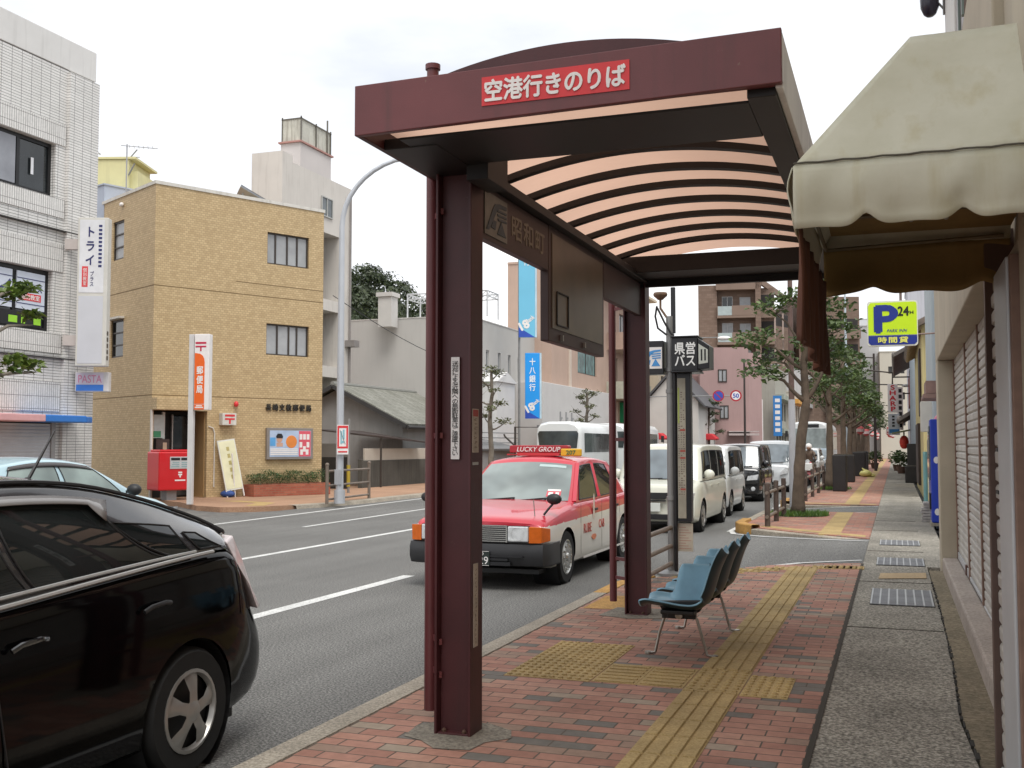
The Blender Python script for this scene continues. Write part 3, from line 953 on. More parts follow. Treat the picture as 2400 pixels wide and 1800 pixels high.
b.box(1.21, 6, -2, 14.2, PZ - .1, 4.49)
b.box(.44, 1.2, -3, 4.32, PZ - .1, 4.49)
b.box(.535, 1.2, 4.321, 5.599, 2.36, 4.49); b.box(.44, .534, 4.321, 5.599, 2.36, 2.42)
b.box(.60, .72, 5.47, 5.60, PZ - .1, 2.66)
sb(b, 'wall', BEIGE, bevel=.012)
b = MB(); b.box(.55, 6, -2, 10.45, 4.501, 9.5)
up = sb(b, 'upper_wall', BEIGEU)
b = MB(); b.box(.50, .549, 9.0, 10.4, 4.56, 9.4); sb(b, 'pilaster', M('white_pilaster', (.66, .65, .62), .7, 0, .05, 2, 0, 80, .3), bevel=.01)
b = MB(); b.box(.515, .549, 8.05, 8.95, 4.7, 8.8); wn_ = sb(b, 'window', M('brown_window', (.16, .115, .095), .35, 0, .25, 2))
b = MB(); b.box(.498, .514, 8.46, 8.52, 4.7, 8.8); b.box(.498, .514, 8.05, 8.10, 4.7, 8.8); sb(b, 'window_frame', M('green_frame', (.16, .20, .18), .5), wn_)
b = MB(); b.box(.52, .549, 4.6, 6.9, 4.56, 9.0); sb(b, 'wall_panel', M('tan_panel', (.50, .42, .28), .8, 0, .1, 2))
b = MB(); b.box(.49, .665, 5.52, 13.68, PZ - .05, PZ + .17); sb(b, 'step', STEPC, bevel=.02)
# shutters: corrugated slats between guide rails
def shutter(y0, y1, z0, z1, mat, x=SX, pitch=.078):
    n_ = int((z1 - z0) / pitch); rows = []
    for i in range(n_):
        z = z0 + (z1 - z0) * i / n_; h = (z1 - z0) / n_
        rows += [[(x, y, z + h * .02) for y in (y0, y1)], [(x - .014, y, z + h * .16) for y in (y0, y1)], [(x - .015, y, z + h * .72) for y in (y0, y1)],
                 [(x - .009, y, z + h * .88) for y in (y0, y1)], [(x + .004, y, z + h * .95) for y in (y0, y1)]]
    rows.append([(x, y, z1) for y in (y0, y1)])
    b = MB(); b.grid(rows)
    return sb(b, 'roller_shutter', mat)
for y0, y1, z0, x in ((11.55, 13.62, .40, SX), (9.80, 11.47, .36, SX), (5.62, 9.72, .30, SX), (4.89, 5.42, PZ + .04, .445)):
    shutter(y0, y1, z0, 2.75 if x == SX else 2.36, SHUT, x)
    b = MB(); b.box(x - .022, x + .012, y0 + .01, y1 - .01, (PZ + .172) if x == SX else PZ, z0 - .001); sb(b, 'bottom_bar', SHUTG, bevel=.004)
for y in (13.62, 11.47, 9.72):
    b = MB(); b.box(SX - .028, SX + .03, y, y + .075, PZ + .171, 2.68); sb(b, 'shutter_guide', RAILR, bevel=.004)
b = MB(); b.box(.405, .60, 5.425, 5.50, PZ, 2.66); sb(b, 'shutter_guide', M('brown_guide', (.115, .07, .055), .6, 0, .2, 5), bevel=.004)
b = MB(); b.box(.40, .60, 4.385, 4.885, PZ, 2.36); sb(b, 'shutter_jamb', SHUTG, bevel=.006)
b = MB(); b.box(.41, .46, 4.325, 4.38, PZ, 2.36); sb(b, 'shutter_guide', RAILR, bevel=.004)
b = MB(); b.box(SX - .035, SX - .005, 11.9, 12.0, PZ + .171, PZ + .27); sb(b, 'floor_lock', M('rust_lock', (.12, .06, .045), .7))
b = MB(); b.box(.426, .4295, 5.12, 5.185, 1.25, 1.82); sb(b, 'paper_notice', M('taped_paper', (.40, .33, .28), .7, 0, .15, 9))
b = MB()
for z, y0, y1 in ((1.32, 4.93, 5.02), (1.43, 4.93, 5.0), (1.43, 5.22, 5.34), (1.62, 4.94, 5.03), (1.62, 5.2, 5.3), (1.78, 5.0, 5.1)): b.box(.424, .432, y0, y1, z, z + .016)
sb(b, 'letter_slots', M('slot_dark', (.02, .02, .02), .6))

# ------------------------------------------------------------------ awning
def canvas():
    m, t, b = _nodes('old_canvas')
    v = _vec(t)
    f = _noise(t, v, 4.2, 6, .6)
    c = _ramp(t, f, [(.3, (.60, .58, .44)), (.7, (.70, .68, .55))])
    s = _noise(t, _vec(t, (9, 9, .45)), 1.3, 5, .6)
    c = _mix(t, 'MIX', _ramp(t, s, [(.52, (0,)), (.80, (.6,))]), c, (.50, .43, .22))
    d = _noise(t, v, 17, 6, .7)
    c = _mix(t, 'MIX', _ramp(t, d, [(.70, (0,)), (.78, (.4,))]), c, (.30, .27, .18))
    t.links.new(c, b.inputs['Base Color'])
    b.inputs['Roughness'].default_value = .6
    _bump(t, b, _noise(t, v, 5, 4), .25, .02)
    tl = _n(t, 'ShaderNodeBsdfTranslucent')
    t.links.new(_mix(t, 'MULTIPLY', 1, c, (.55, .33, .10)), tl.inputs[0])
    mx = _n(t, 'ShaderNodeMixShader'); mx.inputs[0].default_value = .16
    t.links.new(b.outputs[0], mx.inputs[1]); t.links.new(tl.outputs[0], mx.inputs[2])
    t.links.new(mx.outputs[0], t.nodes['Material Output'].inputs[0])
    return m
CANV = canvas()
CANVIN = M('canvas_lining', (.27, .18, .065), .8, 0, .22, 2.5, .2, 30, .3, (.09, .05, .02))
AW = thing('canvas_awning', 'weathered cream canvas awning with scalloped valance over the shop shutters', 'awning', (0, 4.5, 2.4))
YN0, YN1, YFE, XO, XW = 3.78, 3.77, 5.42, -.318, .52
ZF, ZT, ZV = 2.614, 3.17, 2.394
HD = .40
def an(x): return lerp(YN0, YN1, (x - XO) / (XW - XO))          # near end line, slightly askew
def ab(b, name, mats, **k):
    b.v = [(x, y - 4.5, z - 2.4) for x, y, z in b.v]
    return b.build(name, mats, AW, **k)
HX = .08
b = MB()
NE = 26
# near sloping end
rows = []
for j in range(15):
    t = j / 14
    r = []
    for i in range(NE + 1):
        u = i / NE
        xb = lerp(XO, XW, u)
        xt = lerp(HX, XW, u)
        x = lerp(xb, xt, t)
        y = lerp(an(xb), an(xb) + HD, t)
        sag = -.026 * sin(pi * t) * sin(pi * min(1, u * 1.05))
        r.append((x, y + .0, lerp(ZF, ZT, t) + sag + .007 * mnoise.noise(Vector((x * 6, t * 4, 0)))))
    rows.append(r)
b.grid(rows)
# front slope
rows = []
for j in range(10):
    t = j / 9; r = []
    for i in range(21):
        u = i / 20
        y = lerp(lerp(YN0, YFE, u), lerp(YN0 + HD, YFE - HD, u), t)
        x = lerp(XO, HX, t)
        r.append((x, y, lerp(ZF, ZT, t) - .026 * sin(pi * t) * sin(pi * u)))
    rows.append(r)
b.grid(rows)
# far end and flat top
b.grid([[(lerp(lerp(XO, XW, i / 8), lerp(HX, XW, i / 8), t), lerp(YFE, YFE - HD, t), lerp(ZF, ZT, t)) for i in range(9)] for t in (0, .5, 1)])
b.add([(HX, YN0 + HD, ZT), (XW, an(XW) + HD, ZT), (XW, YFE - HD, ZT), (HX, YFE - HD, ZT)], [(0, 1, 2, 3)])
ab(b, 'canvas_top', CANV, smooth='all', solid=.006)
# valances
def scal(u, n_, amp, sharp=3):
    q = (u * n_) % 1.0
    d = min(q, 1 - q)
    return amp * math.exp(-(d / .13) ** 1.6)
def valance(pa, pb, n_, z0, z1, amp, rip, name, mat, ph=0, seg=70):
    b = MB(); rows = []
    pa, pb = Vector(pa), Vector(pb)
    d = (pb - pa); nrm = Vector((-d.y, d.x)).normalized()
    for j in range(9):
        t = j / 8; r = []
        for i in range(seg + 1):
            u = i / seg
            p = pa + d * u
            zb = z0 + scal(u + ph, n_, amp) + .006 * sin(u * 17)
            off = rip * (sin(u * 23 + 2 * t) * .35 + mnoise.noise(Vector((u * 7, t * 2, n_)))) * (.3 + t) + .03 * sin(pi * min(1, t * 1.15)) * .6
            r.append((p.x - nrm.x * off, p.y - nrm.y * off, lerp(z1, zb, t)))
        rows.append(r)
    b.grid(rows)
    return ab(b, name, mat, smooth='all', solid=.005)
valance((XO, YN0), (XW, YN1), 2.75, ZV, ZF + .004, .048, .012, 'valance', CANV, .08)
valance((XW, YFE), (XO, YFE), 1.75, ZV - .015, ZF,   .035, .008, 'valance', CANVIN, .42)
valance((XO - .004, YFE), (XO - .004, YN0), 6, ZV, ZF, .03, .010, 'valance', CANV, .0)
# seam cord along the fold of the near end
b = MB(); b.tube([(lerp(XO, XW, i / 20) , an(lerp(XO, XW, i / 20)) - .004, ZF + .012 + .002 * sin(i * 2)) for i in range(21)], .0035, 6)
ab(b, 'seam_cord', M('seam_thread', (.10, .09, .07), .8))
# dark pleated side curtain hanging from the outer edge
b = MB(); rows = []
for j in range(13):
    t = j / 12; r = []
    for i in range(91):
        u = i / 90
        y = lerp(YN0 + .06, YFE - .05, u)
        zb = 2.0 + .026 * sin(u * 9) - .02 * (u > .6) + .012 * sin(u * 31)
        r.append((XO + .01 + .011 * sin(u * 92) * (.4 + .6 * t) + .008 * sin(u * 37 + 3 * t), y, lerp(ZV + .026, zb, t)))
    rows.append(r)
b.grid(rows)
ab(b, 'hanging_curtain', M('rust_brown_cloth', (.115, .042, .022), .8, 0, .3, 2, .15, 40, .45, (.05, .022, .015)), smooth='all', solid=.004)
tube_m = M('dusty_lamp_tube', (.46, .43, .38), .4, 0, .1, 5)
FRM = M('awning_frame', (.20, .16, .10), .5, .3, .2, 4)
for y in (YN0 + .06, 4.66, YFE - .03):
    b = MB(); b.tube([(XO + .015, y, ZF - .015), (XW - .03, y, ZF + .01)], .009, 8); ab(b, 'frame_arm', FRM, smooth=True)
b = MB(); b.tube([(XO + .015, YN0 + .06, ZF - .015), (XO + .015, YFE - .03, ZF - .015)], .009, 8); ab(b, 'frame_rail', FRM, smooth=True)
for x in (.08, .22):
    b = MB(); b.tube([(x, 4.2, 2.62), (x, 4.87, 2.62)], .010, 10); b.box(x - .024, x + .024, 4.17, 4.9, 2.635, 2.655); ab(b, 'lamp_tube', tube_m, smooth=True)
b = MB(); b.add([(XO + .03, YN0 + .1, ZF + .05), (XW, YN1 + .1, ZF + .05), (XW, YFE - .05, ZF + .05), (XO + .03, YFE - .05, ZF + .05)], [(0, 1, 2, 3)])
ab(b, 'lining', CANVIN)

# wall bracket with dark insulator above the awning
BRK = thing('wall_bracket', 'dark insulator hanging from a steel wall bracket above the awning', 'wall bracket', (.44, 10.35, 5.75))
b = MB(); b.lathe([(.002, .0), (.075, .0), (.085, -.04), (.08, -.14), (.055, -.20), (.03, -.22), (.002, -.221)], 14, (-.07, 0, .06))
b.lathe([(.01, .2), (.045, .2), (.045, .1), (.012, .06)], 12, (-.075, 0, .05)); b.build('insulator', M('dark_glaze', (.018, .015, .03), .25), BRK, smooth=True)
b = MB(); b.tube([(.1, 0, .27), (-.09, 0, .25), (-.075, 0, .1)], .012, 8); b.tube([(.06, 0, -.12), (-.05, 0, .03)], .01, 8); b.tube([(.05, 0, -.16), (.05, 0, .3)], .01, 8)
b.build('arm', M('bracket_steel', (.22, .21, .2), .5, .5), BRK, smooth=True)

# ------------------------------------------------------------------ parking sign
PS = thing('parking_sign', 'lime and navy parking sign hanging from an arm over the concrete path', 'parking sign', (-.02, 19, 3.33), RA(2))
LIME = M('sign_lime', (.56, .80, .012), .4, 0, .03, 5)
NAVY = M('sign_navy', (.012, .030, .24), .4, 0, .05, 5)
RIM = M('sign_rim', (.70, .70, .62), .45, 0, .06, 5)
def rrect(w, h, r, x0=0, z0=0, n=5):
    pts = []
    for cx, cz, a0 in ((w / 2 - r, h / 2 - r, 0), (-w / 2 + r, h / 2 - r, 90), (-w / 2 + r, -h / 2 + r, 180), (w / 2 - r, -h / 2 + r, 270)):
        for k in range(n + 1):
            a = RA(a0 + 90 * k / n); pts.append((x0 + cx + r * cos(a), z0 + cz + r * sin(a)))
    return pts
b = MB(); b.prism(rrect(.80, .76, .05, 0, .36), -.06, .06, 'xz'); b.build('case', RIM, PS)
b = MB(); b.prism([(-.385, .165), (.385, .165), (.385, .66)] + [(.385 - .04 + .04 * cos(RA(a)), .675 + .04 * sin(RA(a))) for a in (30, 60, 90)] + [(-.345, .715), (-.385, .66)], -.066, -.0605, 'xz')
lp = b.build('lime_panel', LIME, PS)
b = MB(); b.prism([(-.385, .155), (-.385, .04), (-.345, .0), (.345, .0), (.385, .04), (.385, .155)], -.066, -.0605, 'xz'); nv = b.build('navy_panel', NAVY, PS)
text('P', NAVY, 'lettering', lp, (-.10, -.069, .435), FACE_S, .33, .43, .04, .002)
text('24', BLK, 'lettering', lp, (.175, -.069, .56), FACE_S, .17, .15, .03, .002)
text('H', BLK, 'lettering', lp, (.305, -.069, .535), FACE_S, .055, .05, .02, .002)
text('PARK INN', NAVY, 'lettering', lp, (.07, -.069, .235), FACE_S, .32, .05, .0, .002, shear=.25)
text('時間貸', M('sign_yellow', (.75, .74, .16), .4), 'lettering', nv, (.005, -.069, .08), FACE_S, .47, .10, .025, .002, char=1.25)
b = MB(); b.tube([(.14, 0, .74), (.14, 0, 1.0)], .022, 10); b.tube([(.14, 0, .98), (1.0, 0, .98)], .024, 10); b.tube([(.40, 0, .17), (1.0, 0, .19)], .014, 8)
b.lathe([(.07, .93), (.085, .95), (.03, 1.02), (.002, 1.03)], 12, (.14, 0, 0))
b.build('arm', M('sign_arm', (.20, .14, .12), .5, .3), PS, smooth=True)

# ------------------------------------------------------------------ pale building the sign hangs from
PB = thing('pale_blue_building', 'narrow pale blue building behind the parking sign with pipes on its wall', 'building', (2.2, 21.5, 0))
pbm = M('pale_blue_wall', (.44, .50, .53), .7, 0, .06, 1.2, 0, 80, .3, (.25, .27, .28))
b = MB(); b.box(-1.5, 4, 1.2, 5.5, 0, 6.4); b.build('wall', pbm, PB, bevel=.02)
b = MB(); b.box(-1.3, 4, -2.6, 1.19, 0, 5.6); b.build('side_wall', M('pale_wall', (.55, .57, .58), .75, 0, .06, 1.2, 0, 80, .3, (.3, .3, .3)), PB)
b = MB(); b.tube([(-1.36, -2.5, .2), (-1.36, -2.5, 5.4)], .035, 8); b.tube([(-1.36, -1.9, 2.2), (-1.36, -1.9, 5.5)], .02, 8)
b.build('drain_pipe', M('pipe_grey', (.40, .43, .45), .5), PB, smooth=True)
b = MB(); b.box(-1.42, -1.31, -2.2, -1.95, 4.6, 4.85); b.build('meter_box', M('meter_grey', (.25, .26, .27), .5), PB)
b = MB(); b.box(-1.75, -1.31, -2.0, -.5, 2.45, 2.52); b.box(-1.7, -1.32, -1.9, -.6, 2.53, 2.75); b.build('canopy', M('canopy_rust', (.24, .15, .13), .6, 0, .2, 5), PB)

# vending machines and white box
VB = M('vending_blue', (.012, .045, .44), .35, 0, .1, 2)
VM = thing('vending_machine', 'bright blue vending machine beside the beige pier of the shuttered shop', 'vending machine', (1.0, 21.7, PZ))
b = MB(); b.box(-.40, .40, -.35, .35, .06, 1.98); b.build('case', VB, VM, bevel=.02)
b = MB(); b.box(-.425, -.401, -.30, .30, .85, 1.85); b.build('display', glass('vending_glass', (.10, .12, .14)), VM)
b = MB(); b.box(-.43, -.402, -.28, .28, .3, .6); b.build('outlet', BLK, VM)
b = MB()
for z, h in ((1.42, .10), (1.22, .05), (1.02, .07), (.26, .05)): b.sphere((-.30 + .12 * (h > .06), -.352, z), h, 10, 0, (1, .02, 1.3))
b.build('white_print', SIGNWHITE, VM)
b = MB(); b.box(-.42, .42, -.36, .36, 0, .055); b.build('plinth', KERB, VM)
b = MB(); b.sphere((-.08, -.2, 1.981), .24, 14, 0, (1, .6, .55), True); b.build('top_cap', M('pink_cap', (.66, .22, .30), .5), VM, smooth=True)
VM2 = thing('vending_machine', 'dark blue vending machine behind the bright blue one', 'vending machine', (1.02, 23.1, PZ))
b = MB(); b.box(-.40, .40, -.35, .35, .06, 1.7); b.build('case', M('vending_navy', (.01, .022, .16), .35), VM2, bevel=.02)
b = MB(); b.box(-.425, -.401, -.30, .30, .85, 1.6); b.build('display', glass('vending_glass2', (.06, .08, .1)), VM2)
b = MB(); b.box(-.42, .42, -.36, .36, 0, .055); b.build('plinth', KERB, VM2)
WB = thing('wall_box', 'white meter cabinet on the wall above the dark vending machine', 'cabinet', (.62, 23.6, 1.92))
b = MB(); b.box(-.13, .2, -.2, .2, 0, .62); b.build('case', M('cabinet_white', (.66, .64, .58), .5, 0, .06, 4), WB, bevel=.01)
b = MB(); b.box(-.135, -.131, -.17, .17, .03, .59); b.build('door', M('cabinet_door', (.62, .60, .55), .5), WB)
MG = thing('stacked_papers', 'stack of papers and crates on the ground by the vending machines', 'papers', (.62, 22.75, PZ))
b = MB(); r_ = random.Random(3)
for k in range(7): b.box(-.16 + r_.uniform(-.03, .03), .13 + r_.uniform(-.03, .03), -.25, .2, k * .055, k * .055 + .045)
b.build('stack', M('paper_stack', (.46, .43, .40), .8, 0, .3, 9), MG)
# ================================================================== VEHICLES
TYRE = M('tyre_rubber', (.009, .009, .009), .85, 0, .2, 12)
ALLOY = M('wheel_silver', (.42, .41, .39), .35, .75, .08, 9)
HUBC = M('hub_chrome', (.52, .52, .50), .25, .9, .06, 9)
DARKPL = M('black_plastic', (.016, .016, .017), .5, 0, .15, 6)
LAMPG = M('lamp_lens', (.66, .68, .69), .12, .15, .25, 14)
AMBER = M('amber_lens', (.62, .13, .015), .15, 0, .12, 14)
REDL = M('red_lens', (.30, .012, .012), .15, 0, .1, 14)
GLS = glass('car_glass', (.014, .017, .017))
GLW = glass('windscreen', (.21, .245, .235), .04, 1.75)  # reflected sky put into the pale base colour of the glass
CHR = M('chrome', (.62, .62, .60), .15, 1, .05, 9)
PLATE = M('number_plate_white', (.62, .64, .60), .5)

def paint(name, col, coat=.8, rough=.35):
    return M(name, col, rough, 0, .04, 1.2, 0, 80, 0, coat=coat)

def wheel_mesh(parent, x, y, r, style, side, wd=.19):
    o = MB()
    rr = r * .66
    prof = [(rr, -wd / 2), (r * .93, -wd / 2), (r, -wd / 2 + .03), (r, wd / 2 - .03), (r * .93, wd / 2), (rr, wd / 2 - .005), (rr, -wd / 2)]
    o.lathe(prof, 28, (0, 0, 0), 'x')
    wh = o.build('wheel', TYRE, parent, smooth=True, loc=(x, y, r))
    b = MB(); s = side; xf = s * wd / 2
    b.lathe([(rr, xf - s * .03), (rr, xf), (rr * .92, xf + s * .004), (rr * .86, xf - s * .02)], 28, (0, 0, 0), 'x')
    if style == 'five':
        for k in range(5):
            a = 2 * pi * k / 5 + .3
            def P(rad, da, dx): return (xf + s * dx, rad * cos(a + da), rad * sin(a + da))
            b.add([P(rr * .22, -.75, .012), P(rr * .5, -.30, .008), P(rr * .9, -.30, -.012), P(rr * .9, .30, -.012), P(rr * .5, .28, .008), P(rr * .22, .75, .012), P(rr * .55, 0, .017), P(rr * .9, 0, -.002)],
                  [(0, 1, 6), (1, 2, 7, 6), (7, 3, 4, 6), (6, 4, 5), (0, 6, 5)])
        b.lathe([(.001, xf + s * .02), (rr * .16, xf + s * .02), (rr * .28, xf + s * .01)], 20, (0, 0, 0), 'x')
        m2 = ALLOY
    elif style == 'steel':
        b.lathe([(.001, xf + s * .025), (rr * .20, xf + s * .022), (rr * .26, xf + s * .0), (rr * .55, xf + s * .012), (rr * .80, xf - s * .005), (rr * .87, xf - s * .02)], 24, (0, 0, 0), 'x')
        for k in range(12):
            a = 2 * pi * k / 12
            b.sphere((xf + s * .002, rr * .70 * cos(a), rr * .70 * sin(a)), rr * .085, 6)
        m2 = HUBC
    else:
        for k in range(7):
            a = 2 * pi * k / 7
            b.bar((xf + s * .004, rr * .15 * cos(a), rr * .15 * sin(a)), (xf - s * .008, rr * .9 * cos(a), rr * .9 * sin(a)), rr * .22, .02, up=(1, 0, 0))
        b.lathe([(.001, xf + s * .016), (rr * .2, xf + s * .014), (rr * .24, xf)], 16, (0, 0, 0), 'x')
        m2 = ALLOY
    b.build('rim', [m2], wh, smooth=True)
    d = MB(); d.lathe([(.001, xf - s * .045), (rr * .9, xf - s * .045)], 24, (0, 0, 0), 'x'); d.build('brake_disc', DARKPL, wh)
    return wh

def car(name, label, cat, loc, rz, L, W, top, bot, hwf, gh, axles, r, body, wstyle='seven', side_glass=(), group=None, bow=.10, rbow=.06,
        seal_r=.008, two=None, glassm=None, wsm=None, tumble=None, roofm=None, shoulder=.05, bumper_dark=False, crown=.02, arch=.05):
    """top(y): height of the bonnet / belt / boot line; gh: dict(wb, wt, rt, rb, zr, w0, w1) greenhouse; y runs from the nose to the tail"""
    root = thing(name, label, cat, loc, rz, group)
    gm = glassm or GLS
    N = 70
    rows = []
    hw0 = W / 2
    yst = sorted(set([L * i / N for i in range(N + 1)] + [.015, .04, L - .015, L - .04]))
    def fw(y): return smooth_interp(hwf, y)
    for y in yst:
        zt, zb, hw = smooth_interp(top, y), interp(bot, y), fw(y)
        H = zt - zb
        ctrl = [(0, 0), (.62, 0), (.88, .0), (.955, .05), (.982, .16), (.995, .32), (1, .48), (1.0, .62), (.992, .76), (.975, .87), (.945, .94), (.90, .978), (.80, .995), (.45, 1.0), (0, 1.0)]
        half = []
        for i in range(len(ctrl) - 1):
            (u0, v0), (u1, v1) = ctrl[i], ctrl[i + 1]
            n_ = 3 if 2 < i < 10 else 1
            for k in range(n_): half.append((lerp(u0, u1, k / n_), lerp(v0, v1, k / n_)))
        half.append(ctrl[-1])
        if two:                                     # put one row of vertices exactly on the colour split
            vs_ = (two(y) - zb) / H
            j = min(range(6, len(half) - 4), key=lambda q: abs(half[q][1] - vs_))
            half[j] = (half[j][0], min(max(vs_, half[j - 1][1] + .004), half[j + 1][1] - .004))
        row = []
        fy = max(0, 1 - y / .7); ry = max(0, 1 - (L - y) / .6)
        for sgn in (-1, 1):
            seq = half if sgn < 0 else half[::-1][1:-1]
            for u, v in seq:
                x = sgn * u * hw
                yy = y + bow * fy * (x / hw0) ** 2 * 1.3 - rbow * ry * (x / hw0) ** 2 * 1.3
                rnd_f = max(0, 1 - y / .12); rnd_r = max(0, 1 - (L - y) / .12)
                # tuck the lower and upper edge of nose and tail inwards a little
                yy += .05 * rnd_f * (abs(v - .45) / .55) ** 2 - .05 * rnd_r * (abs(v - .45) / .55) ** 2
                z = zb + v * H + (crown * (1 - (x / max(hw, .01)) ** 2) if v > .99 else 0)
                row.append([x, yy, z])
        rows.append(row)
    n = len(rows[0])
    # wheel arches: drop faces inside the arch circle, snap the rest onto it
    ra = r + arch
    def inside(p):
        if abs(p[0]) < hw0 * .6: return None
        for ay in axles:
            d = hypot(p[1] - ay, p[2] - r)
            if d < ra and p[2] < r + ra: return ay, d
        return None
    b = MB()
    vs = [p for row in rows for p in row]
    flags = [inside(p) for p in vs]
    faces = []; mi = []
    for i in range(len(rows) - 1):
        for k in range(n):
            k2 = (k + 1) % n
            f = (i * n + k, i * n + k2, (i + 1) * n + k2, (i + 1) * n + k)
            if all(flags[q] for q in f): continue
            faces.append(f)
            c = [sum(vs[q][j] for q in f) / 4 for j in range(3)]
            mi.append(1 if two and c[2] > two(c[1]) - .0005 else 0)
    for q, fl in enumerate(flags):
        if fl:
            ay, d = fl
            if d > 1e-4 and d > ra * .55:
                sc_ = ra / d
                vs[q] = [vs[q][0], ay + (vs[q][1] - ay) * sc_, max(r + (vs[q][2] - r) * sc_, interp(bot, vs[q][1]) - .0)]
    for i in (0, len(rows) - 1):
        c = len(vs); row = list(range(i * n, i * n + n))
        cx = [sum(vs[q][j] for q in row) / n for j in range(3)]
        cx[0] = 0; cx[1] = min(vs[q][1] for q in row) if i == 0 else max(vs[q][1] for q in row)
        vs.append(cx)
        for k in range(n):
            k2 = (k + 1) % n
            if i == 0: faces.append((c, row[k2], row[k]))
            else: faces.append((c, row[k], row[k2]))
            zc = (vs[row[k]][2] + vs[row[k2]][2]) / 2
            mi.append(1 if two and zc > two(vs[row[k]][1]) else 0)
    b.v = [tuple(p) for p in vs]; b.f = faces; b.m = mi
    bd = b.build('body', body if isinstance(body, list) else [body], root, smooth=True)
    # wheel wells and floor
    w_ = MB()
    for ay in axles:
        for s in (-1, 1):
            w_.lathe([(ra + .004, s * (hw0 - .03)), (ra + .004, s * (hw0 - .34)), (.001, s * (hw0 - .345))], 24, (0, ay, r), 'x')
    zb0 = min(p[1] for p in bot)
    w_.box(-hw0 * .8, hw0 * .8, .25, L - .25, zb0 - .03, zb0 + .02)
    w_.build('underside', DARKPL, root)
    # greenhouse ------------------------------------------------
    g = gh
    tum = g.get('bulge', .02)
    def zb_(u): return smooth_interp(top, lerp(g['wb'], g['rb'], u)) - .02
    def side(u, t, s=1, off=0):
        yb, yt = lerp(g['wb'], g['rb'], u), lerp(g['wt'], g['rt'], u)
        y = lerp(yb, yt, t)
        w0 = g['w0'] * (fw(min(max(yb, .3), L - .3)) / hw0)
        if 'wfun' in g: w0 *= g['wfun'](u)
        w1 = g['w1'] * (g['wtop'](u) if 'wtop' in g else 1)
        x = lerp(w0, w1, t) + tum * sin(pi * t)
        zt_ = smooth_interp(g['zr'], yt)
        z = lerp(zb_(u), zt_, t)
        return Vector((s * (x + off), y, z))
    def roof(u, v):
        p = side(u, 1)
        return Vector((p.x * v, p.y, p.z + g.get('crown', .05) * (1 - v * v) ** .8))
    def screen(v, t, front=True, off=0):
        u = 0 if front else 1
        p = side(u, t); c = g.get('fbow' if front else 'rbow', .10 if front else .06)
        yb = -c * (1 - v * v) if front else c * (1 - v * v)
        zc = g.get('crown', .05) * (1 - v * v) ** .8 * t
        d = Vector((0, -1 if front else 1, .6)).normalized() * off
        return Vector((p.x * v, p.y + yb * (1 - .35 * t), p.z + zc)) + d
    b = MB()
    TU = [i / 24 for i in range(25)]; TT = [0, .12, .3, .5, .7, .88, .96, 1]
    for s in (-1, 1): b.grid([[side(u, t, s) for u in TU] for t in TT])
    VV = [i / 8 - 1 for i in range(17)]
    def roofrow(u):
        c_f = g.get('fbow', .10) * .65 * max(0, 1 - u / .35); c_r = g.get('rbow', .06) * .65 * max(0, 1 - (1 - u) / .35)
        return [roof(u, v) + Vector((0, (-c_f + c_r) * (1 - v * v), 0)) for v in VV]
    b.grid([roofrow(u) for u in TU])
    b.grid([[screen(v, t, True) for v in VV] for t in TT])
    b.grid([[screen(v, t, False) for v in VV] for t in TT])
    bodym = body if isinstance(body, list) else [body]
    import bmesh
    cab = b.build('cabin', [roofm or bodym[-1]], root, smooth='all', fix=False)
    bm = bmesh.new(); bm.from_mesh(cab.data); bmesh.ops.remove_doubles(bm, verts=bm.verts, dist=.004); bmesh.ops.recalc_face_normals(bm, faces=bm.faces); bm.to_mesh(cab.data); bm.free()
    for p in cab.data.polygons: p.use_smooth = True
    # glazing
    def pane(nm, fn, us, ts, mat):
        b = MB(); b.grid([[fn(u, t) for u in us] for t in ts]); o = b.build(nm, mat, root, smooth='all', fix=False)
        return o
    wv = g.get('wv', .90)
    us = [(-wv + 2 * wv * i / 14) for i in range(15)]
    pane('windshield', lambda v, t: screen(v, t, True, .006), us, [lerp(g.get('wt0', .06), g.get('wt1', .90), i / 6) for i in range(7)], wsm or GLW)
    rv = g.get('rv', .84)
    pane('rear_window', lambda v, t: screen(v * rv / wv, t, False, .006), us, [lerp(g.get('rt0', .14), g.get('rt1', .90), i / 6) for i in range(7)], gm)
    for s in (-1, 1):
        for (u0b, u1b, u0t, u1t, t0, t1) in side_glass:
            b = MB(); R_ = []
            for i in range(7):
                t = lerp(t0, t1, i / 6)
                a0, a1 = lerp(u0b, u0t, i / 6), lerp(u1b, u1t, i / 6)
                R_.append([side(lerp(a0, a1, k / 8), t, s, .005) for k in range(9)])
            b.grid(R_); b.build('side_window', gm, root, smooth='all', fix=False)
            # thin dark seal round the pane
            b = MB()
            loop = [R_[0][k] for k in range(9)] + [R_[i][8] for i in range(1, 7)] + [R_[6][k] for k in range(7, -1, -1)] + [R_[i][0] for i in range(5, -1, -1)]
            b.tube([p + Vector((s * .001, 0, 0)) for p in loop], seal_r, 5, cap=False)
            b.build('window_seal', g.get('seal', DARKPL), root, smooth=True)
    for ay in axles:
        for s in (-1, 1): wheel_mesh(root, s * (hw0 - .105), ay, r, wstyle, s)
    root['L'] = L
    def front(x, z=0, off=0): return bow * 1.3 * (x / hw0) ** 2 - .012 - off
    return root, side, screen, front

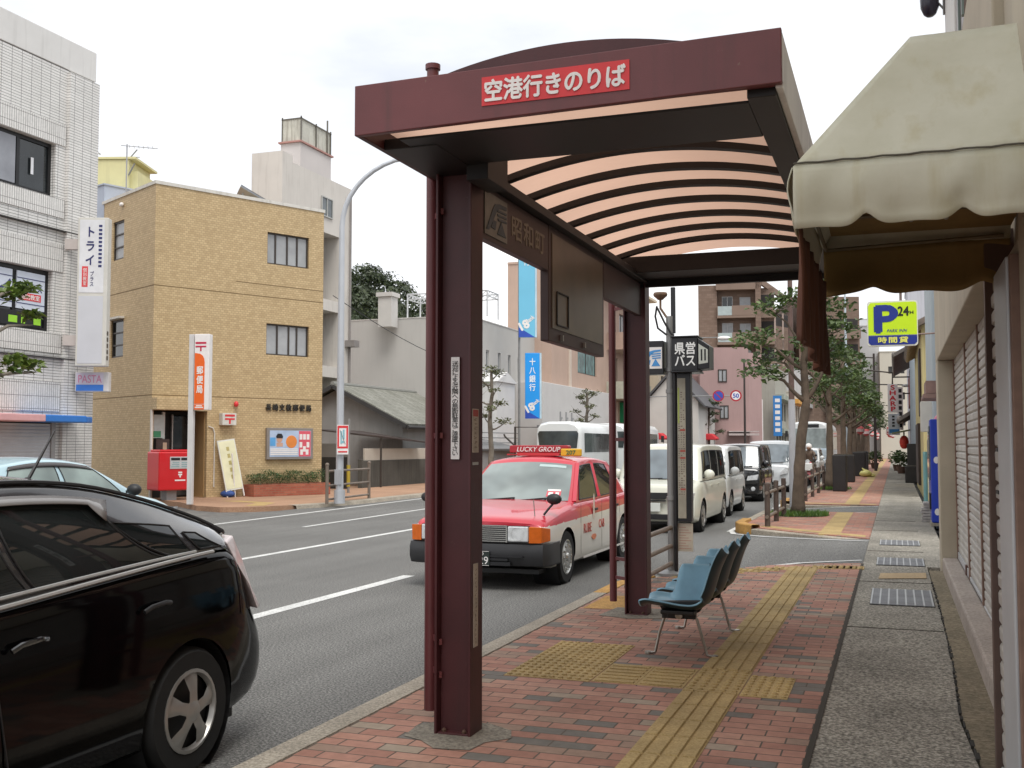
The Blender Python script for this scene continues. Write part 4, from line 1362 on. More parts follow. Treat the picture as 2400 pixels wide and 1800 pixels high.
def pad(root, name, mat, poly, ffun, th=.03, T=None):
    """shallow pad following the nose; poly in (x, z)"""
    b = MB()
    ctr = (sum(p[0] for p in poly) / len(poly), sum(p[1] for p in poly) / len(poly))
    o = [(x, ffun(x) - th * .0, z) for x, z in poly]
    i_ = [(x, ffun(x) + .08, z) for x, z in poly]
    f_ = [(ctr[0] + (x - ctr[0]) * .93, ffun(ctr[0] + (x - ctr[0]) * .93) - th, ctr[1] + (z - ctr[1]) * .93) for x, z in poly]
    n = len(poly)
    b.add(f_ + o + i_, [tuple(range(n))] + [(k, (k + 1) % n, (k + 1) % n + n, k + n) for k in range(n)] + [(k + n, (k + 1) % n + n, (k + 1) % n + 2 * n, k + 2 * n) for k in range(n)])
    return b.build(name, mat, root)

def mirror(root, x, y, z, s, mat, sz=(.12, .09, .10)):
    b = MB(); b.sphere((x + s * .12, y, z), 1, 12, 0, sz); b.bar((x, y + .01, z - .03), (x + s * .09, y, z - .02), .05, .04)
    return b.build('mirror', mat, root, smooth=True)

# ------------------------------------------------------------------ black hatchback in the foreground (drives towards the camera side)
BLACKP = M('black_car_paint', (.0016, .0016, .0018), .07, 0, .1, 2, spec=.22)
GHB = dict(wb=.95, wt=1.95, rt=4.19, rb=4.26, w0=.80, w1=.61, bulge=.035, crown=.05, fbow=.16, rbow=.12,
           zr=[(1.95, 1.42), (2.3, 1.462), (2.7, 1.475), (3.1, 1.445), (3.5, 1.365), (3.8, 1.285), (4.0, 1.225), (4.19, 1.155)], wtop=lambda u: 1 + .03 * u,
           wv=.88, rt0=.2, rt1=.96)
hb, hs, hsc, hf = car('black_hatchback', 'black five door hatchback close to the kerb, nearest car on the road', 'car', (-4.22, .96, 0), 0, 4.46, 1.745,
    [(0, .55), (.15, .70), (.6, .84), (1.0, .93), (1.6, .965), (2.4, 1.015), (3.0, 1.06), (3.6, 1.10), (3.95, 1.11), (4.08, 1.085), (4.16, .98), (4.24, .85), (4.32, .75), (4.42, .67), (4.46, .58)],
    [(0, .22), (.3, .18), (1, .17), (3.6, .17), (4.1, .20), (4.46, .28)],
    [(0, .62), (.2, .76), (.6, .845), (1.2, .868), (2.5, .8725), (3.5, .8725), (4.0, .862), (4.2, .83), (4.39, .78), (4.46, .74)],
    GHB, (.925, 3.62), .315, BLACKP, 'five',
    side_glass=[(.20, .475, .04, .27, .10, .86), (.495, .755, .295, .545, .08, .84), (.775, .825, .60, .765, .08, .66), (.845, .905, .80, .84, .12, .55)], bow=.25, rbow=.05, arch=.045, roofm=paint('black_roof_sky_sheen', (.035, .034, .036), 1.0, .12), seal_r=.005)  # roof greyer than the black body: sky sheen put into its colour
BRT = M('bright_moulding', (.50, .50, .49), .25, .35, .05, 4)
b = MB()
for s in (-1, 1):
    b.tube([hs(u, 1.0, s, .0) + Vector((0, 0, .012)) for u in [i / 20 for i in range(21)]], .011, 6)
b.build('roof_moulding', DARKPL, hb, smooth=True)
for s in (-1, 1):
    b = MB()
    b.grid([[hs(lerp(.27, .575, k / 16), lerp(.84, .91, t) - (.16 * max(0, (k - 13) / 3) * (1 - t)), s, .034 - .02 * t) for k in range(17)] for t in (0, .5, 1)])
    b.build('rain_visor', M('visor_sky_sheen', (.26, .25, .25), .15), hb, smooth='all', solid=.004)  # grey of the visor holds a painted sky reflection
    b = MB(); b.tube([hs(lerp(.14, .83, k / 20), .075, s, .014) for k in range(21)], .009, 6)
    b.build('belt_moulding', BRT, hb, smooth=True); b = MB()
    b.tube([hs(lerp(.14, .87, k / 20), .0, s, .030) for k in range(21)], .010, 6)
    b.build('belt_moulding', BRT, hb, smooth=True)
    b = MB(); b.tube([(s * .885, 3.22, .865), (s * .897, 3.26, .885), (s * .897, 3.36, .893), (s * .885, 3.41, .885)], .012, 8)
    b.build('door_handle', DARKPL, hb, smooth=True)
    b = MB(); b.tube([(s * .885, 2.42, .825), (s * .897, 2.46, .845), (s * .897, 2.56, .853), (s * .885, 2.61, .845)], .012, 8)
    b.build('door_handle', paint('handle_black', (.012, .012, .013), 1, .1), hb, smooth=True)
    b = MB()
    pa = [(.775, 4.02, 1.125), (.735, 4.14, 1.15), (.765, 4.20, 1.0), (.785, 4.26, .85), (.795, 4.33, .735), (.845, 4.23, .735), (.84, 4.15, .88), (.815, 4.07, 1.0)]
    b.add([(s * x, y, z) for x, y, z in pa] + [(s * (x - .14), y + .07, z) for x, y, z in pa], [tuple(range(8)), tuple(range(15, 7, -1))] + [(k, k + 8, (k + 1) % 8 + 8, (k + 1) % 8) for k in range(8)])
    b.build('tail_lamp', [M('clear_tail_lamp', (.70, .62, .62), .12, .1, .12, 20)], hb, bevel=.012)
    mirror(hb, s * .86, 1.45, 1.03, s, BLACKP)
    pad(hb, 'headlight', LAMPG, [(s * .42, .60), (s * .72, .64), (s * .76, .74), (s * .60, .72)], hf)
b = MB(); b.add([(-.60, 4.10, 1.21), (.60, 4.10, 1.21), (.60, 4.27, 1.165), (-.60, 4.27, 1.165), (-.60, 4.1, 1.16), (.60, 4.1, 1.16), (.60, 4.27, 1.135), (-.60, 4.27, 1.135)],
                 [(0, 1, 2, 3), (7, 6, 5, 4), (0, 4, 5, 1), (1, 5, 6, 2), (2, 6, 7, 3), (3, 7, 4, 0)])
b.build('spoiler', paint('spoiler_black', (.006, .006, .007), 1, .12), hb, bevel=.015)
b = MB(); b.tube([(.3, 3.08, 1.475), (.3, 3.25, 1.72)], [.009, .004], 8); b.lathe([(.03, 1.46), (.02, 1.485), (.008, 1.495)], 10, (.3, 3.08, 0)); b.build('antenna', DARKPL, hb, smooth=True)
b = MB()
for s in (-1, 1):
    b.tube([(s * .874, 2.30 + .04 * k, z) for k, z in enumerate((1.0, .8, .6, .4, .22))], .004, 4)
    b.build('door_gap', DARKPL, hb); b = MB()

# ------------------------------------------------------------------ red and white taxi
TRED = paint('taxi_red', (.55, .018, .040), .8, .3)
TWHT = paint('taxi_white', (.70, .67, .60), .6, .35)
GT = dict(wb=1.32, wt=2.08, rt=3.62, rb=4.02, w0=.775, w1=.60, bulge=.012, crown=.055, fbow=.10, rbow=.05, zr=[(2.08, 1.425), (2.5, 1.455), (3.0, 1.455), (3.62, 1.41)], wv=.915, seal=DARKPL)
tx, ts_, tsc, tf = car('red_taxi', 'red and white taxi sedan with a lit roof sign waiting behind the shelter post', 'taxi', (-4.56, 11.45, 0), 0, 4.695, 1.695,
    [(0, .745), (.1, .785), (.5, .85), (1.0, .915), (1.4, .945), (2.4, .955), (3.4, .97), (4.1, .985), (4.5, .96), (4.65, .90), (4.695, .86)],
    [(0, .30), (.3, .24), (.7, .20), (4.0, .20), (4.695, .30)],
    [(0, .80), (.15, .83), (.6, .845), (2.3, .8475), (4.0, .845), (4.5, .83), (4.695, .80)],
    GT, (.86, 3.645), .315, [TWHT, TRED], 'steel',
    side_glass=[(.09, .415, .03, .37, .06, .88), (.46, .80, .415, .80, .06, .88)], bow=.05, two=lambda y: .715 + .022 * y, crown=.03, arch=.04)
GAPB = M('gap_brown', (.16, .12, .10), .7)
# bumper
def bumper(root, name, L0, hw, z0, z1, dep, wrap, mat, front=True, yend=0):
    path = []
    for i in range(-12, 13):
        t = i / 12
        x = hw * (abs(t) / .8 if abs(t) < .8 else 1) * (1 if t > 0 else -1)
        x = max(-hw, min(hw, t / .78 * hw))
        k = max(0, abs(t) - .78) / .22
        y = .05 * (x / hw) ** 2 + (k * wrap if k else 0)
        if abs(t) > .72 and abs(t) <= .80: x *= .985
        path.append((x, y))
    rows = []
    for x, y in path:
        nx_ = x * .03
        rows.append([(x * .97, y + .06, z0), (x, y - dep * .55, z0 + .02), (x * 1.005, y - dep, z0 + (z1 - z0) * .35), (x * 1.005, y - dep, z0 + (z1 - z0) * .75), (x, y - dep * .7, z1 - .01), (x * .97, y + .05, z1)])
    b = MB(); b.grid(rows)
    o = b.build(name, mat, root, smooth=True)
    return o
bumper(tx, 'bumper', 0, .86, .27, .54, .07, .50, M('taxi_bumper', (.022, .022, .024), .42, 0, .15, 5))
b = MB(); b.box(-.60, .60, -.085, -.05, .385, .40); b.box(-.40, .45, -.08, -.03, .29, .33); b.box(-.36, .42, -.08, -.03, .345, .37); b.build('bumper_slot', BLK, tx)
b = MB(); b.box(-.655, .655, -.035, .02, .545, .735); b.build('grille_backing', BLK, tx)
b = MB()
for k in range(8): b.box(-.40, .40, -.052, -.036, .555 + k * .0225, .565 + k * .0225)
for x in (-.405, .39): b.box(x, x + .016, -.056, -.036, .55, .735)
b.box(-.405, .406, -.058, -.036, .729, .742)
b.build('grille', CHR, tx)
b = MB(); b.lathe([(.001, -.066), (.052, -.064), (.055, -.05)], 18, (.03, 0, .645), 'y'); b.build('badge', M('green_badge', (.30, .50, .40), .4, .3), tx)
for s in (-1, 1):
    b = MB(); b.box(.41, .655, -.055, .0, .56, .73); 
    if s < 0: b.v = [(-x, y, z) for x, y, z in b.v]
    hl = b.build('headlight', LAMPG, tx, bevel=.012)
    b = MB(); b.lathe([(.001, -.02), (.06, -.025), (.075, -.055)], 14, (s * .53, -.003, .645), 'y'); b.build('reflector', CHR, hl, smooth=True)
    b = MB(); b.add([(s * x, y, z) for x, y, z in ((.66, -.05, .545), (.795, -.005, .545), (.85, .16, .56), (.85, .16, .70), (.80, -.005, .725), (.66, -.05, .73), (.66, .05, .545), (.66, .05, .73))],
          [(0, 1, 4, 5), (1, 2, 3, 4), (0, 5, 7, 6), (5, 4, 3, 7), (0, 6, 2, 1)])
    b.build('indicator', AMBER, tx, bevel=.006)
    # fender mirror on a stalk
    b = MB(); b.tube([(s * .70, .38, .84), (s * .755, .42, .92), (s * .79, .45, .965)], .014, 8)
    b.build('mirror_stalk', DARKPL, tx, smooth=True)
    b = MB(); b.sphere((s * .80, .46, 1.02), 1, 14, 0, (.095, .06, .065)); b.build('mirror', DARKPL, tx, smooth=True)
    b = MB(); b.box(.8485, .856, 1.52, 4.4, .235, .26)
    if s < 0: b.v = [(-x, y, z) for x, y, z in b.v]
    b.build('sill_trim', M('sill_white', (.6, .58, .54), .5), tx)
    for yh in (2.05, 3.15): b = MB(); b.box(s * .8535 - .0085, s * .8535 + .0085, yh, yh + .14, .80, .83); b.build('door_handle', DARKPL, tx, bevel=.004)
    for yy in (1.42, 2.42, 3.40): b = MB(); b.box(s * .8472 - .001, s * .8472 + .001, yy, yy + .006, .30, .93); b.build('door_gap', GAPB, tx)
TLET = M('taxi_lettering', (.45, .07, .05), .5)
text('RUBE', TLET, 'lettering', tx, (.851, 1.72, .60), FACE_E, .36, .12, .0, .002)
text('CAB', TLET, 'lettering', tx, (.851, 2.40, .615), FACE_E, .27, .11, .0, .002)
b = MB()
b.prism([(1.98, .70), (2.06, .70), (2.05, .96), (2.02, 1.02), (1.99, .96)], .849, .853, 'yz'); b.build('tower_mark', M('mark_cream', (.72, .60, .50), .5), tx)
b = MB(); b.prism([(1.90, .47), (1.98, .43), (2.06, .43), (2.14, .47), (2.08, .50), (1.96, .50)], .849, .853, 'yz'); b.build('boat_mark', M('mark_orange', (.62, .20, .10), .5), tx)
b = MB(); b.box(-.125, .205, -.094, -.086, .285, .45); pt = b.build('number_plate', M('plate_green_black', (.012, .022, .018), .5), tx)
b = MB(); b.box(-.12, .20, -.0965, -.0945, .444, .4485); b.box(-.12, .20, -.0965, -.0945, .2865, .291); b.build('plate_rim', SIGNWHITE, pt)
text('00', SIGNWHITE, 'lettering', pt, (.10, -.096, .418), FACE_S, .07, .035, .0, .001)
text('29', SIGNWHITE, 'lettering', pt, (.135, -.096, .345), FACE_S, .11, .085, .0, .001)
b = MB()
for a_, c_ in ((-.55, .02), (.05, .56)):
    p0, p1 = tsc(a_, .035, True, .02), tsc(c_, .10, True, .02)
    b.bar(p0, p1, .016, .014); b.bar(p1, tsc(c_ - .05, .0, True, .02), .014, .014)
b.build('wiper', DARKPL, tx)
b = MB(); b.grid([[tsc(v, t, True, .010) for v in (.54, .66, .78)] for t in (.14, .21, .28)]); wsn = b.build('windscreen_card', M('card_red', (.62, .10, .12), .6), tx, fix=False)
b = MB()
for v0, v1 in ((.57, .65), (.69, .75)): b.grid([[tsc(v, t, True, .013) for v in (v0, v1)] for t in (.17, .235)])
b.grid([[tsc(v, t, True, .013) for v in (.55, .77)] for t in (.26, .30)])
b.build('card_marks', SIGNWHITE, wsn, fix=False)
b = MB(); b.grid([[tsc(v, t, True, .009) for v in (.25, .45, .62, .80)] for t in (.80, .855)]); b.build('sun_strip', M('strip_pale', (.45, .55, .54), .4), tx, fix=False)
b = MB(); b.prism([(-.42, 1.545), (.42, 1.545), (.42, 1.635), (.40, 1.645), (-.40, 1.645), (-.42, 1.635)], 2.30, 2.44, 'xz'); rl = b.build('roof_sign', M('roof_sign_red', (.36, .02, .03), .35), tx, bevel=.012)
text('LUCKY GROUP', SIGNWHITE, 'lettering', rl, (0, 2.2965, 1.592), FACE_S, .62, .062, .01, .002, shear=.22)
b = MB(); b.box(-.30, .30, 2.28, 2.46, 1.505, 1.544); b.box(-.47, -.30, 2.34, 2.38, 1.51, 1.53); b.box(.30, .47, 2.34, 2.38, 1.51, 1.53); b.build('roof_sign_base', paint('sign_base_red', (.55, .02, .03)), tx)
b = MB(); b.box(.33, .62, 2.24, 2.28, 1.50, 1.60); ol = b.build('yellow_lamp', M('yellow_lamp', (.72, .42, .02), .35), tx, bevel=.015)
text('207', M('lamp_green', (.05, .16, .06), .5), 'lettering', ol, (.475, 2.237, 1.55), FACE_S, .13, .055, .02, .002)
b = MB(); b.tube([(.62, .30, .80), (.60, .30, 1.02)], .006, 6); b.build('corner_pole', CHR, tx)
b = MB(); b.bar(ts_(.0, .05, 1, .012), ts_(.0, .97, 1, .012), .05, .02); b.bar(ts_(.438, .05, 1, .008), ts_(.392, .9, 1, .008), .06, .012); b.build('pillar_trim', TRED, tx)
# ------------------------------------------------------------------ vans and cars queueing behind the taxi
QG = 'cars queueing in the kerb lane'
def boxy(name, label, X, Y, L, W, H, pm, nose=.75, belt=.95, hoodz=.95, wb=.55, wt=1.0, tail=.12, r=.29, rim='seven', wsm=None, cat='van', w1=.70, group=QG, rz=0, grille=True, lamp='tall', seals=DARKPL, slope=0, nwin=3, bow=.09):
    w = W / 2
    G = dict(wb=wb, wt=wt, rt=L - tail, rb=L - .02, w0=w - .05, w1=w * w1 / .74 if w1 != .70 else w - .13, bulge=.012, crown=.045, fbow=.12, rbow=.03,
             zr=[(wt, H - .10), (wt + .4, H - .05), (L - .6, H - .05), (L - tail, H - .09)], wv=.90, seal=seals)
    us = [.03, .36, .66, .95] if nwin == 3 else [.03, .45, .93]
    ut = [0, .34, .66, .97] if nwin == 3 else [0, .45, .96]
    sg = [(us[i] + .02, us[i + 1] - .02, ut[i] + .02, ut[i + 1] - .02, .08, .86) for i in range(len(us) - 1)]
    c_, sd_, sc_, ff = car(name, label, cat, (X, Y, 0), rz, L, W,
        [(0, nose), (.08, nose + .06), (wb * .8, hoodz - .02), (wb, hoodz), (wt, belt), (L * .6, belt), (L - .1, belt), (L, belt - .08)],
        [(0, .24), (.3, .19), (L - .3, .19), (L, .26)],
        [(0, w - .06), (.15, w - .02), (.5, w), (L * .6, w), (L - .3, w - .005), (L, w - .06)],
        G, (.72, L - .62), r, pm, rim, side_glass=sg, group=group, bow=bow, rbow=.04, wsm=wsm, crown=.02)
    for s in (-1, 1):
        if lamp == 'tall': pad(c_, 'headlight', LAMPG, [(s * (w - .38), .60), (s * (w - .12), .66), (s * (w - .07), .88), (s * (w - .20), .86), (s * (w - .36), .70)], ff)
        elif lamp == 'flat': pad(c_, 'headlight', LAMPG, [(s * (w - .48), .60), (s * (w - .09), .60), (s * (w - .06), .76), (s * (w - .46), .76)], ff)
        else: pad(c_, 'headlight', LAMPG, [(s * (w - .42), .62), (s * (w - .12), .64), (s * (w - .08), .80), (s * (w - .38), .75)], ff)
        b = MB(); b.lathe([(.001, -.02), (.05, -.02), (.062, 0), (.062, .08)], 14, (s * (w - .24), ff(w - .24), .38), 'y'); b.build('fog_lamp', LAMPG, c_, smooth=True)
        mirror(c_, s * (w - .06), wb + .28, belt + .10, s, pm[-1] if isinstance(pm, list) else pm, (.11, .07, .10))
        for y_ in (wb + .95, wb + 1.75):
            if y_ < L - .5: b = MB(); b.box(s * w - .003, s * w + .014, y_, y_ + .16, belt - .13, belt - .10); b.build('door_handle', pm, c_, bevel=.004)
    if grille:
        b = MB()
        for k in range(4): b.box(-.26, .26, ff(0) - .018, ff(0) + .05, .60 + k * .045, .622 + k * .045)
        b.build('grille', CHR if grille == 'chrome' else DARKPL, c_)
    b = MB(); b.box(-.36, .36, ff(0) - .012, ff(0) + .06, .26, .36); b.build('air_intake', BLK, c_, bevel=.01)
    b = MB(); b.box(-.165, .165, ff(0) - .03, ff(0) - .006, .41, .57); b.build('number_plate', PLATE, c_, bevel=.004)
    b = MB(); b.bar(sc_(-.6, .03, True, .02), sc_(.1, .06, True, .02), .018, .016); b.bar(sc_(.0, .03, True, .02), sc_(.65, .06, True, .02), .018, .016); b.build('wiper', DARKPL, c_)
    return c_, sd_, sc_, ff
CREAM = paint('cream_white_paint', (.66, .66, .56), .6)
WHITE1 = paint('white_car_paint', (.74, .75, .73), .7)
BLKV = paint('black_van_paint', (.006, .006, .007), 1, .2)
SILV = paint('silver_white_paint', (.62, .64, .65), .8)
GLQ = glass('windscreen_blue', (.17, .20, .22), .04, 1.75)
cube, cs, csc, cf = boxy('boxy_wagon', 'cream white boxy wagon right behind the red taxi, partly behind the bus stop pole', -4.32, 19.75, 3.95, 1.70, 1.68, CREAM, nose=.82, belt=.98, hoodz=.98, wb=.72, wt=1.08, lamp='flat', wsm=GLQ, cat='wagon', r=.30)
b = MB()
for k in range(2): b.box(-.62 + 0, -.50, cf(.55) - .02, cf(.55) + .05, .33 + k * .09, .38 + k * .09)
b.build('bumper_slot', BLK, cube)
b = MB(); b.box(-.45, .45, cf(0) - .02, cf(0) + .03, .66, .76); b.build('grille_panel', DARKPL, cube)
kei, *_k = boxy('small_wagon', 'small white tall wagon between the cream boxy wagon and the black van', -4.38, 24.55, 3.40, 1.50, 1.66, WHITE1, nose=.84, belt=.94, hoodz=.97, wb=.55, wt=.95, wsm=GLQ, cat='wagon')
bv, *_b = boxy('black_van', 'black tall van queueing behind the small white wagon', -4.42, 31.4, 3.40, 1.50, 1.70, BLKV, nose=.90, belt=1.0, hoodz=1.0, wb=.45, wt=.80, wsm=GLQ, grille='chrome', lamp='low')
mv, *_m = boxy('white_minivan', 'white minivan queueing behind the black van', -4.3, 38.2, 4.3, 1.72, 1.82, SILV, nose=.88, belt=1.0, hoodz=1.0, wb=.85, wt=1.45, wsm=GLQ, r=.31)
boxy('dark_sedan', 'dark grey car behind the white minivan, beyond the first street tree', -4.2, 45.6, 4.3, 1.70, 1.5, paint('dark_grey_paint', (.03, .032, .035)), nose=.78, belt=.92, hoodz=.9, wb=1.0, wt=1.7, tail=.7, wsm=GLQ, cat='car')
boxy('white_hatchback', 'white hatchback far down the kerb lane behind the dark grey car', -4.3, 53.0, 3.9, 1.68, 1.52, paint('white_paint_far', (.70, .71, .70)), nose=.8, belt=.93, hoodz=.92, wb=.9, wt=1.5, tail=.4, wsm=GLQ, cat='car')
boxy('blue_grey_car', 'blue grey hatchback farthest in the kerb lane', -4.3, 60.5, 3.9, 1.68, 1.5, paint('blue_grey_paint', (.20, .27, .32)), nose=.8, belt=.93, hoodz=.92, wb=.9, wt=1.5, tail=.4, wsm=GLQ, cat='car')

# ------------------------------------------------------------------ pale blue sedan on the far side, driving away from the camera
PBL = paint('pale_blue_paint', (.40, .56, .62), .8, .28)
GSD = dict(wb=1.05, wt=1.95, rt=3.55, rb=4.25, w0=.76, w1=.57, bulge=.02, crown=.055, fbow=.14, rbow=.10, zr=[(1.95, 1.375), (2.4, 1.43), (2.9, 1.435), (3.55, 1.36)], wv=.9)
sdn, ss_, ssc, sf_ = car('pale_blue_sedan', 'pale blue sedan with dark window visors behind the black hatchback', 'car', (-11.05, 13.8, 0), pi, 4.45, 1.70,
    [(0, .62), (.15, .72), (.6, .84), (1.1, .93), (2.4, .97), (3.6, 1.0), (4.2, 1.0), (4.4, .9), (4.45, .8)],
    [(0, .25), (.3, .19), (4.1, .19), (4.45, .3)],
    [(0, .66), (.2, .78), (.6, .84), (2.4, .85), (3.9, .84), (4.3, .78), (4.45, .70)],
    GSD, (.85, 3.45), .31, PBL, 'seven',
    side_glass=[(.10, .44, .03, .38, .08, .88), (.48, .80, .42, .84, .08, .88)], bow=.2, rbow=.1, wsm=glass('sedan_screen', (.10, .13, .13)),
    glassm=glass('sedan_glass', (.20, .25, .23), .05, 1.7))
for s in (-1, 1):
    b = MB(); b.grid([[ss_(lerp(.03, .86, k / 14), lerp(.85, .965, t), s, .02 - .01 * t) for k in range(15)] for t in (0, .5, 1)])
    b.build('window_visor', M('visor_dark', (.05, .045, .045), .25), sdn, smooth='all', solid=.004)
    mirror(sdn, s * .80, 1.38, 1.02, s, DARKPL, (.11, .09, .085))
    pad(sdn, 'headlight', LAMPG, [(s * .42, .58), (s * .70, .62), (s * .74, .72), (s * .5, .70)], sf_)
    b = MB(); b.box(s * .78 - .08, s * .78 + .03, 4.30, 4.42, .72, .9); b.build('tail_lamp', REDL, sdn, bevel=.02)

# ------------------------------------------------------------------ buses
BUSW = paint('bus_white', (.72, .74, .73), .5)
def bus(name, label, X, Y, L, W, H, rz, group, dots):
    t = thing(name, label, 'bus', (X, Y, 0), rz, group)
    w = W / 2
    b = MB()
    # body as a rounded tube swept along its length
    sec = [(-w + .03, .35), (-w, .6), (-w, 1.2), (-w * .985, H - .55), (-w * .94, H - .25), (-w * .80, H - .08), (-w * .45, H), (w * .45, H), (w * .80, H - .08), (w * .94, H - .25), (w * .985, H - .55), (w, 1.2), (w, .6), (w - .03, .35)]
    rows = []
    for y, k, dz in ((-.0, .90, -.10), (.05, .965, -.04), (.25, 1, 0), (L - .25, 1, 0), (L - .06, .965, -.04), (L, .90, -.10)):
        rows.append([(x * k, y, z + dz * (z > 1.5)) for x, z in sec])
    b.grid(rows, closed=True)
    n = len(sec)
    b.add(rows[0], [tuple(range(n))]); b.add(rows[-1], [tuple(range(n))])
    b.build('body', BUSW, t, smooth=True)
    gl = glass('bus_glass', (.05, .06, .06), .05, 1.7)
    b = MB(); b.prism([(-w + .20, 1.52), (w - .20, 1.52), (w - .13, H - .50), (w - .2, H - .40), (-w + .2, H - .40), (-w + .13, H - .50)], L - .0, L + .015, 'xz'); b.build('rear_window', gl, t)
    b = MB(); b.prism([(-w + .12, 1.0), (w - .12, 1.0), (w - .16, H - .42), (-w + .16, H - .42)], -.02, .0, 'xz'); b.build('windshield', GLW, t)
    nwin = int((L - 1.2) / 1.05)
    for s in (-1, 1):
        for k in range(nwin):
            y0 = .7 + k * (L - 1.1) / nwin
            b = MB(); b.prism([(y0, 1.35), (y0 + (L - 1.1) / nwin - .07, 1.35), (y0 + (L - 1.1) / nwin - .07, H - .48), (y0, H - .48)], s * (w - .005), s * (w + .008), 'yz')
            b.build('side_window', gl, t)
        for ay in (1.3, L - 1.4): wheel_mesh(t, s * (w - .12), ay, .40, 'steel', s, .24)
    b = MB(); b.box(-w * .85, w * .85, .2, L - .2, .28, .40); b.build('underside', DARKPL, t)
    if dots:
        cols = [(.50, .05, .08), (.05, .30, .22), (.60, .33, .04), (.10, .22, .10), (.45, .12, .30), (.05, .2, .45)]
        rr = random.Random(5)
        for ci, c in enumerate(cols):
            b = MB()
            for k in range(5):
                x, z = rr.uniform(-w + .2, w - .2), rr.uniform(.75, 1.35)
                b.lathe([(.001, L + .012), (rr.uniform(.09, .15), L + .01), (.03, L - .01)], 8, (x, 0, z), 'y')
                b.lathe([(.001, w + .012), (rr.uniform(.08, .13), w + .010), (.02, w - .01)], 8, (0, rr.uniform(.5, L - .4), rr.uniform(.6, 1.25)), 'x')
            b.build('painted_dots', M('dot_paint', c, .5), t)
        b = MB()
        for s in (-1, 1): b.box(s * (w - .12) - .06, s * (w - .12) + .06, L + .0, L + .02, .75, 1.05)
        b.build('tail_lamp', REDL, t)
    else:
        for s in (-1, 1):
            b = MB(); b.lathe([(.001, -.035), (.09, -.03), (.1, 0)], 14, (s * (w - .3), 0, .72), 'y'); b.build('headlight', LAMPG, t, smooth=True)
            b = MB(); b.box(s * (w + .12) - .08, s * (w + .12) + .08, -.15, -.08, H - .9, H - .55); b.build('mirror', DARKPL, t, bevel=.02)
        b = MB(); b.box(-.6, .6, -.025, -.005, H - .36, H - .16); b.build('destination_board', BLK, t, bevel=.01)
    return t
bus('dotted_minibus', 'white minibus with coloured dots seen from behind on the far side of the road', -13.05, 48.2, 6.3, 2.0, 2.62, pi, 'buses', True)
bus('white_bus', 'white city bus coming down the road behind the street trees', -4.9, 66, 9.5, 2.3, 3.05, 0, 'buses', False)
bus('white_coach', 'white coach behind the dotted minibus, half hidden by the shelter post', -13.2, 57.5, 7.5, 2.2, 2.7, pi, 'buses', False)

# ------------------------------------------------------------------ scooter rider in the kerb lane
RX, RY = -3.35, 44.2
mc = thing('scooter', 'red and white scooter ridden along the kerb behind the guard fence', 'scooter', (RX, RY, 0))
b = MB(); b.lathe([(.16, -.05), (.23, -.045), (.25, 0), (.23, .045), (.16, .05)], 18, (0, .0, .25), 'x'); b.lathe([(.16, -.05), (.23, -.045), (.25, 0), (.23, .045), (.16, .05)], 18, (0, 1.25, .25), 'x'); b.build('wheel', TYRE, mc, smooth=True)
b = MB(); b.prism([(.02, .42), (.20, .95), (.30, 1.0), (.34, .40), (.9, .36), (1.0, .66), (1.5, .74), (1.52, .55), (1.2, .30), (.3, .24)], -.15, .15, 'yz'); b.build('body', paint('scooter_red', (.42, .05, .06)), mc, bevel=.04)
b = MB(); b.box(-.19, .19, -.02, .12, .62, .92); b.build('leg_shield', WHITE1, mc, bevel=.03)
b = MB(); b.lathe([(.001, -.03), (.08, -.03), (.09, .03)], 12, (0, .12, .98), 'y'); b.build('headlight', LAMPG, mc, smooth=True)
b = MB(); b.tube([(-.33, .34, 1.05), (-.1, .2, 1.02), (.1, .2, 1.02), (.33, .34, 1.05)], .018, 8); b.build('handlebar', DARKPL, mc, smooth=True)
b = MB(); b.box(-.14, .14, .85, 1.45, .75, .83); b.build('seat', DARKPL, mc, bevel=.03)
for s in (-1, 1):
    b = MB(); b.tube([(s * .24, .25, 1.03), (s * .30, .24, 1.2)], .008, 6); b.sphere((s * .32, .24, 1.24), .06, 10, 0, (1, .4, .8)); b.build('mirror', DARKPL, mc, smooth=True)

def body_mesh(name, joints, bones, mat, parent=None, loc=(0, 0, 0), rz=0):
    """one skinned surface grown along a joint skeleton"""
    me = bpy.data.meshes.new(name)
    idx = {k: i for i, k in enumerate(joints)}
    me.from_pydata([joints[k][:3] for k in joints], [(idx[a], idx[c]) for a, c in bones], [])
    o = bpy.data.objects.new(name, me); COL.objects.link(o)
    me.materials.append(mat)
    if parent: o.parent = parent
    o.location = loc; o.rotation_euler = (0, 0, rz)
    sk = o.modifiers.new('skin', 'SKIN'); sk.use_smooth_shade = True
    for i, k in enumerate(joints):
        rr = joints[k][3]
        me.skin_vertices[0].data[i].radius = (rr, rr * (joints[k][4] if len(joints[k]) > 4 else 1))
        me.skin_vertices[0].data[i].use_root = (i == 0)
    sb_ = o.modifiers.new('sub', 'SUBSURF'); sb_.levels = 1; sb_.render_levels = 2
    return o
RIDER = thing('person', 'scooter rider in a brown jacket and white helmet with both hands on the handlebar', 'person', (RX, RY, 0))
jk = M('brown_jacket', (.16, .115, .085), .8, 0, .15, 9)
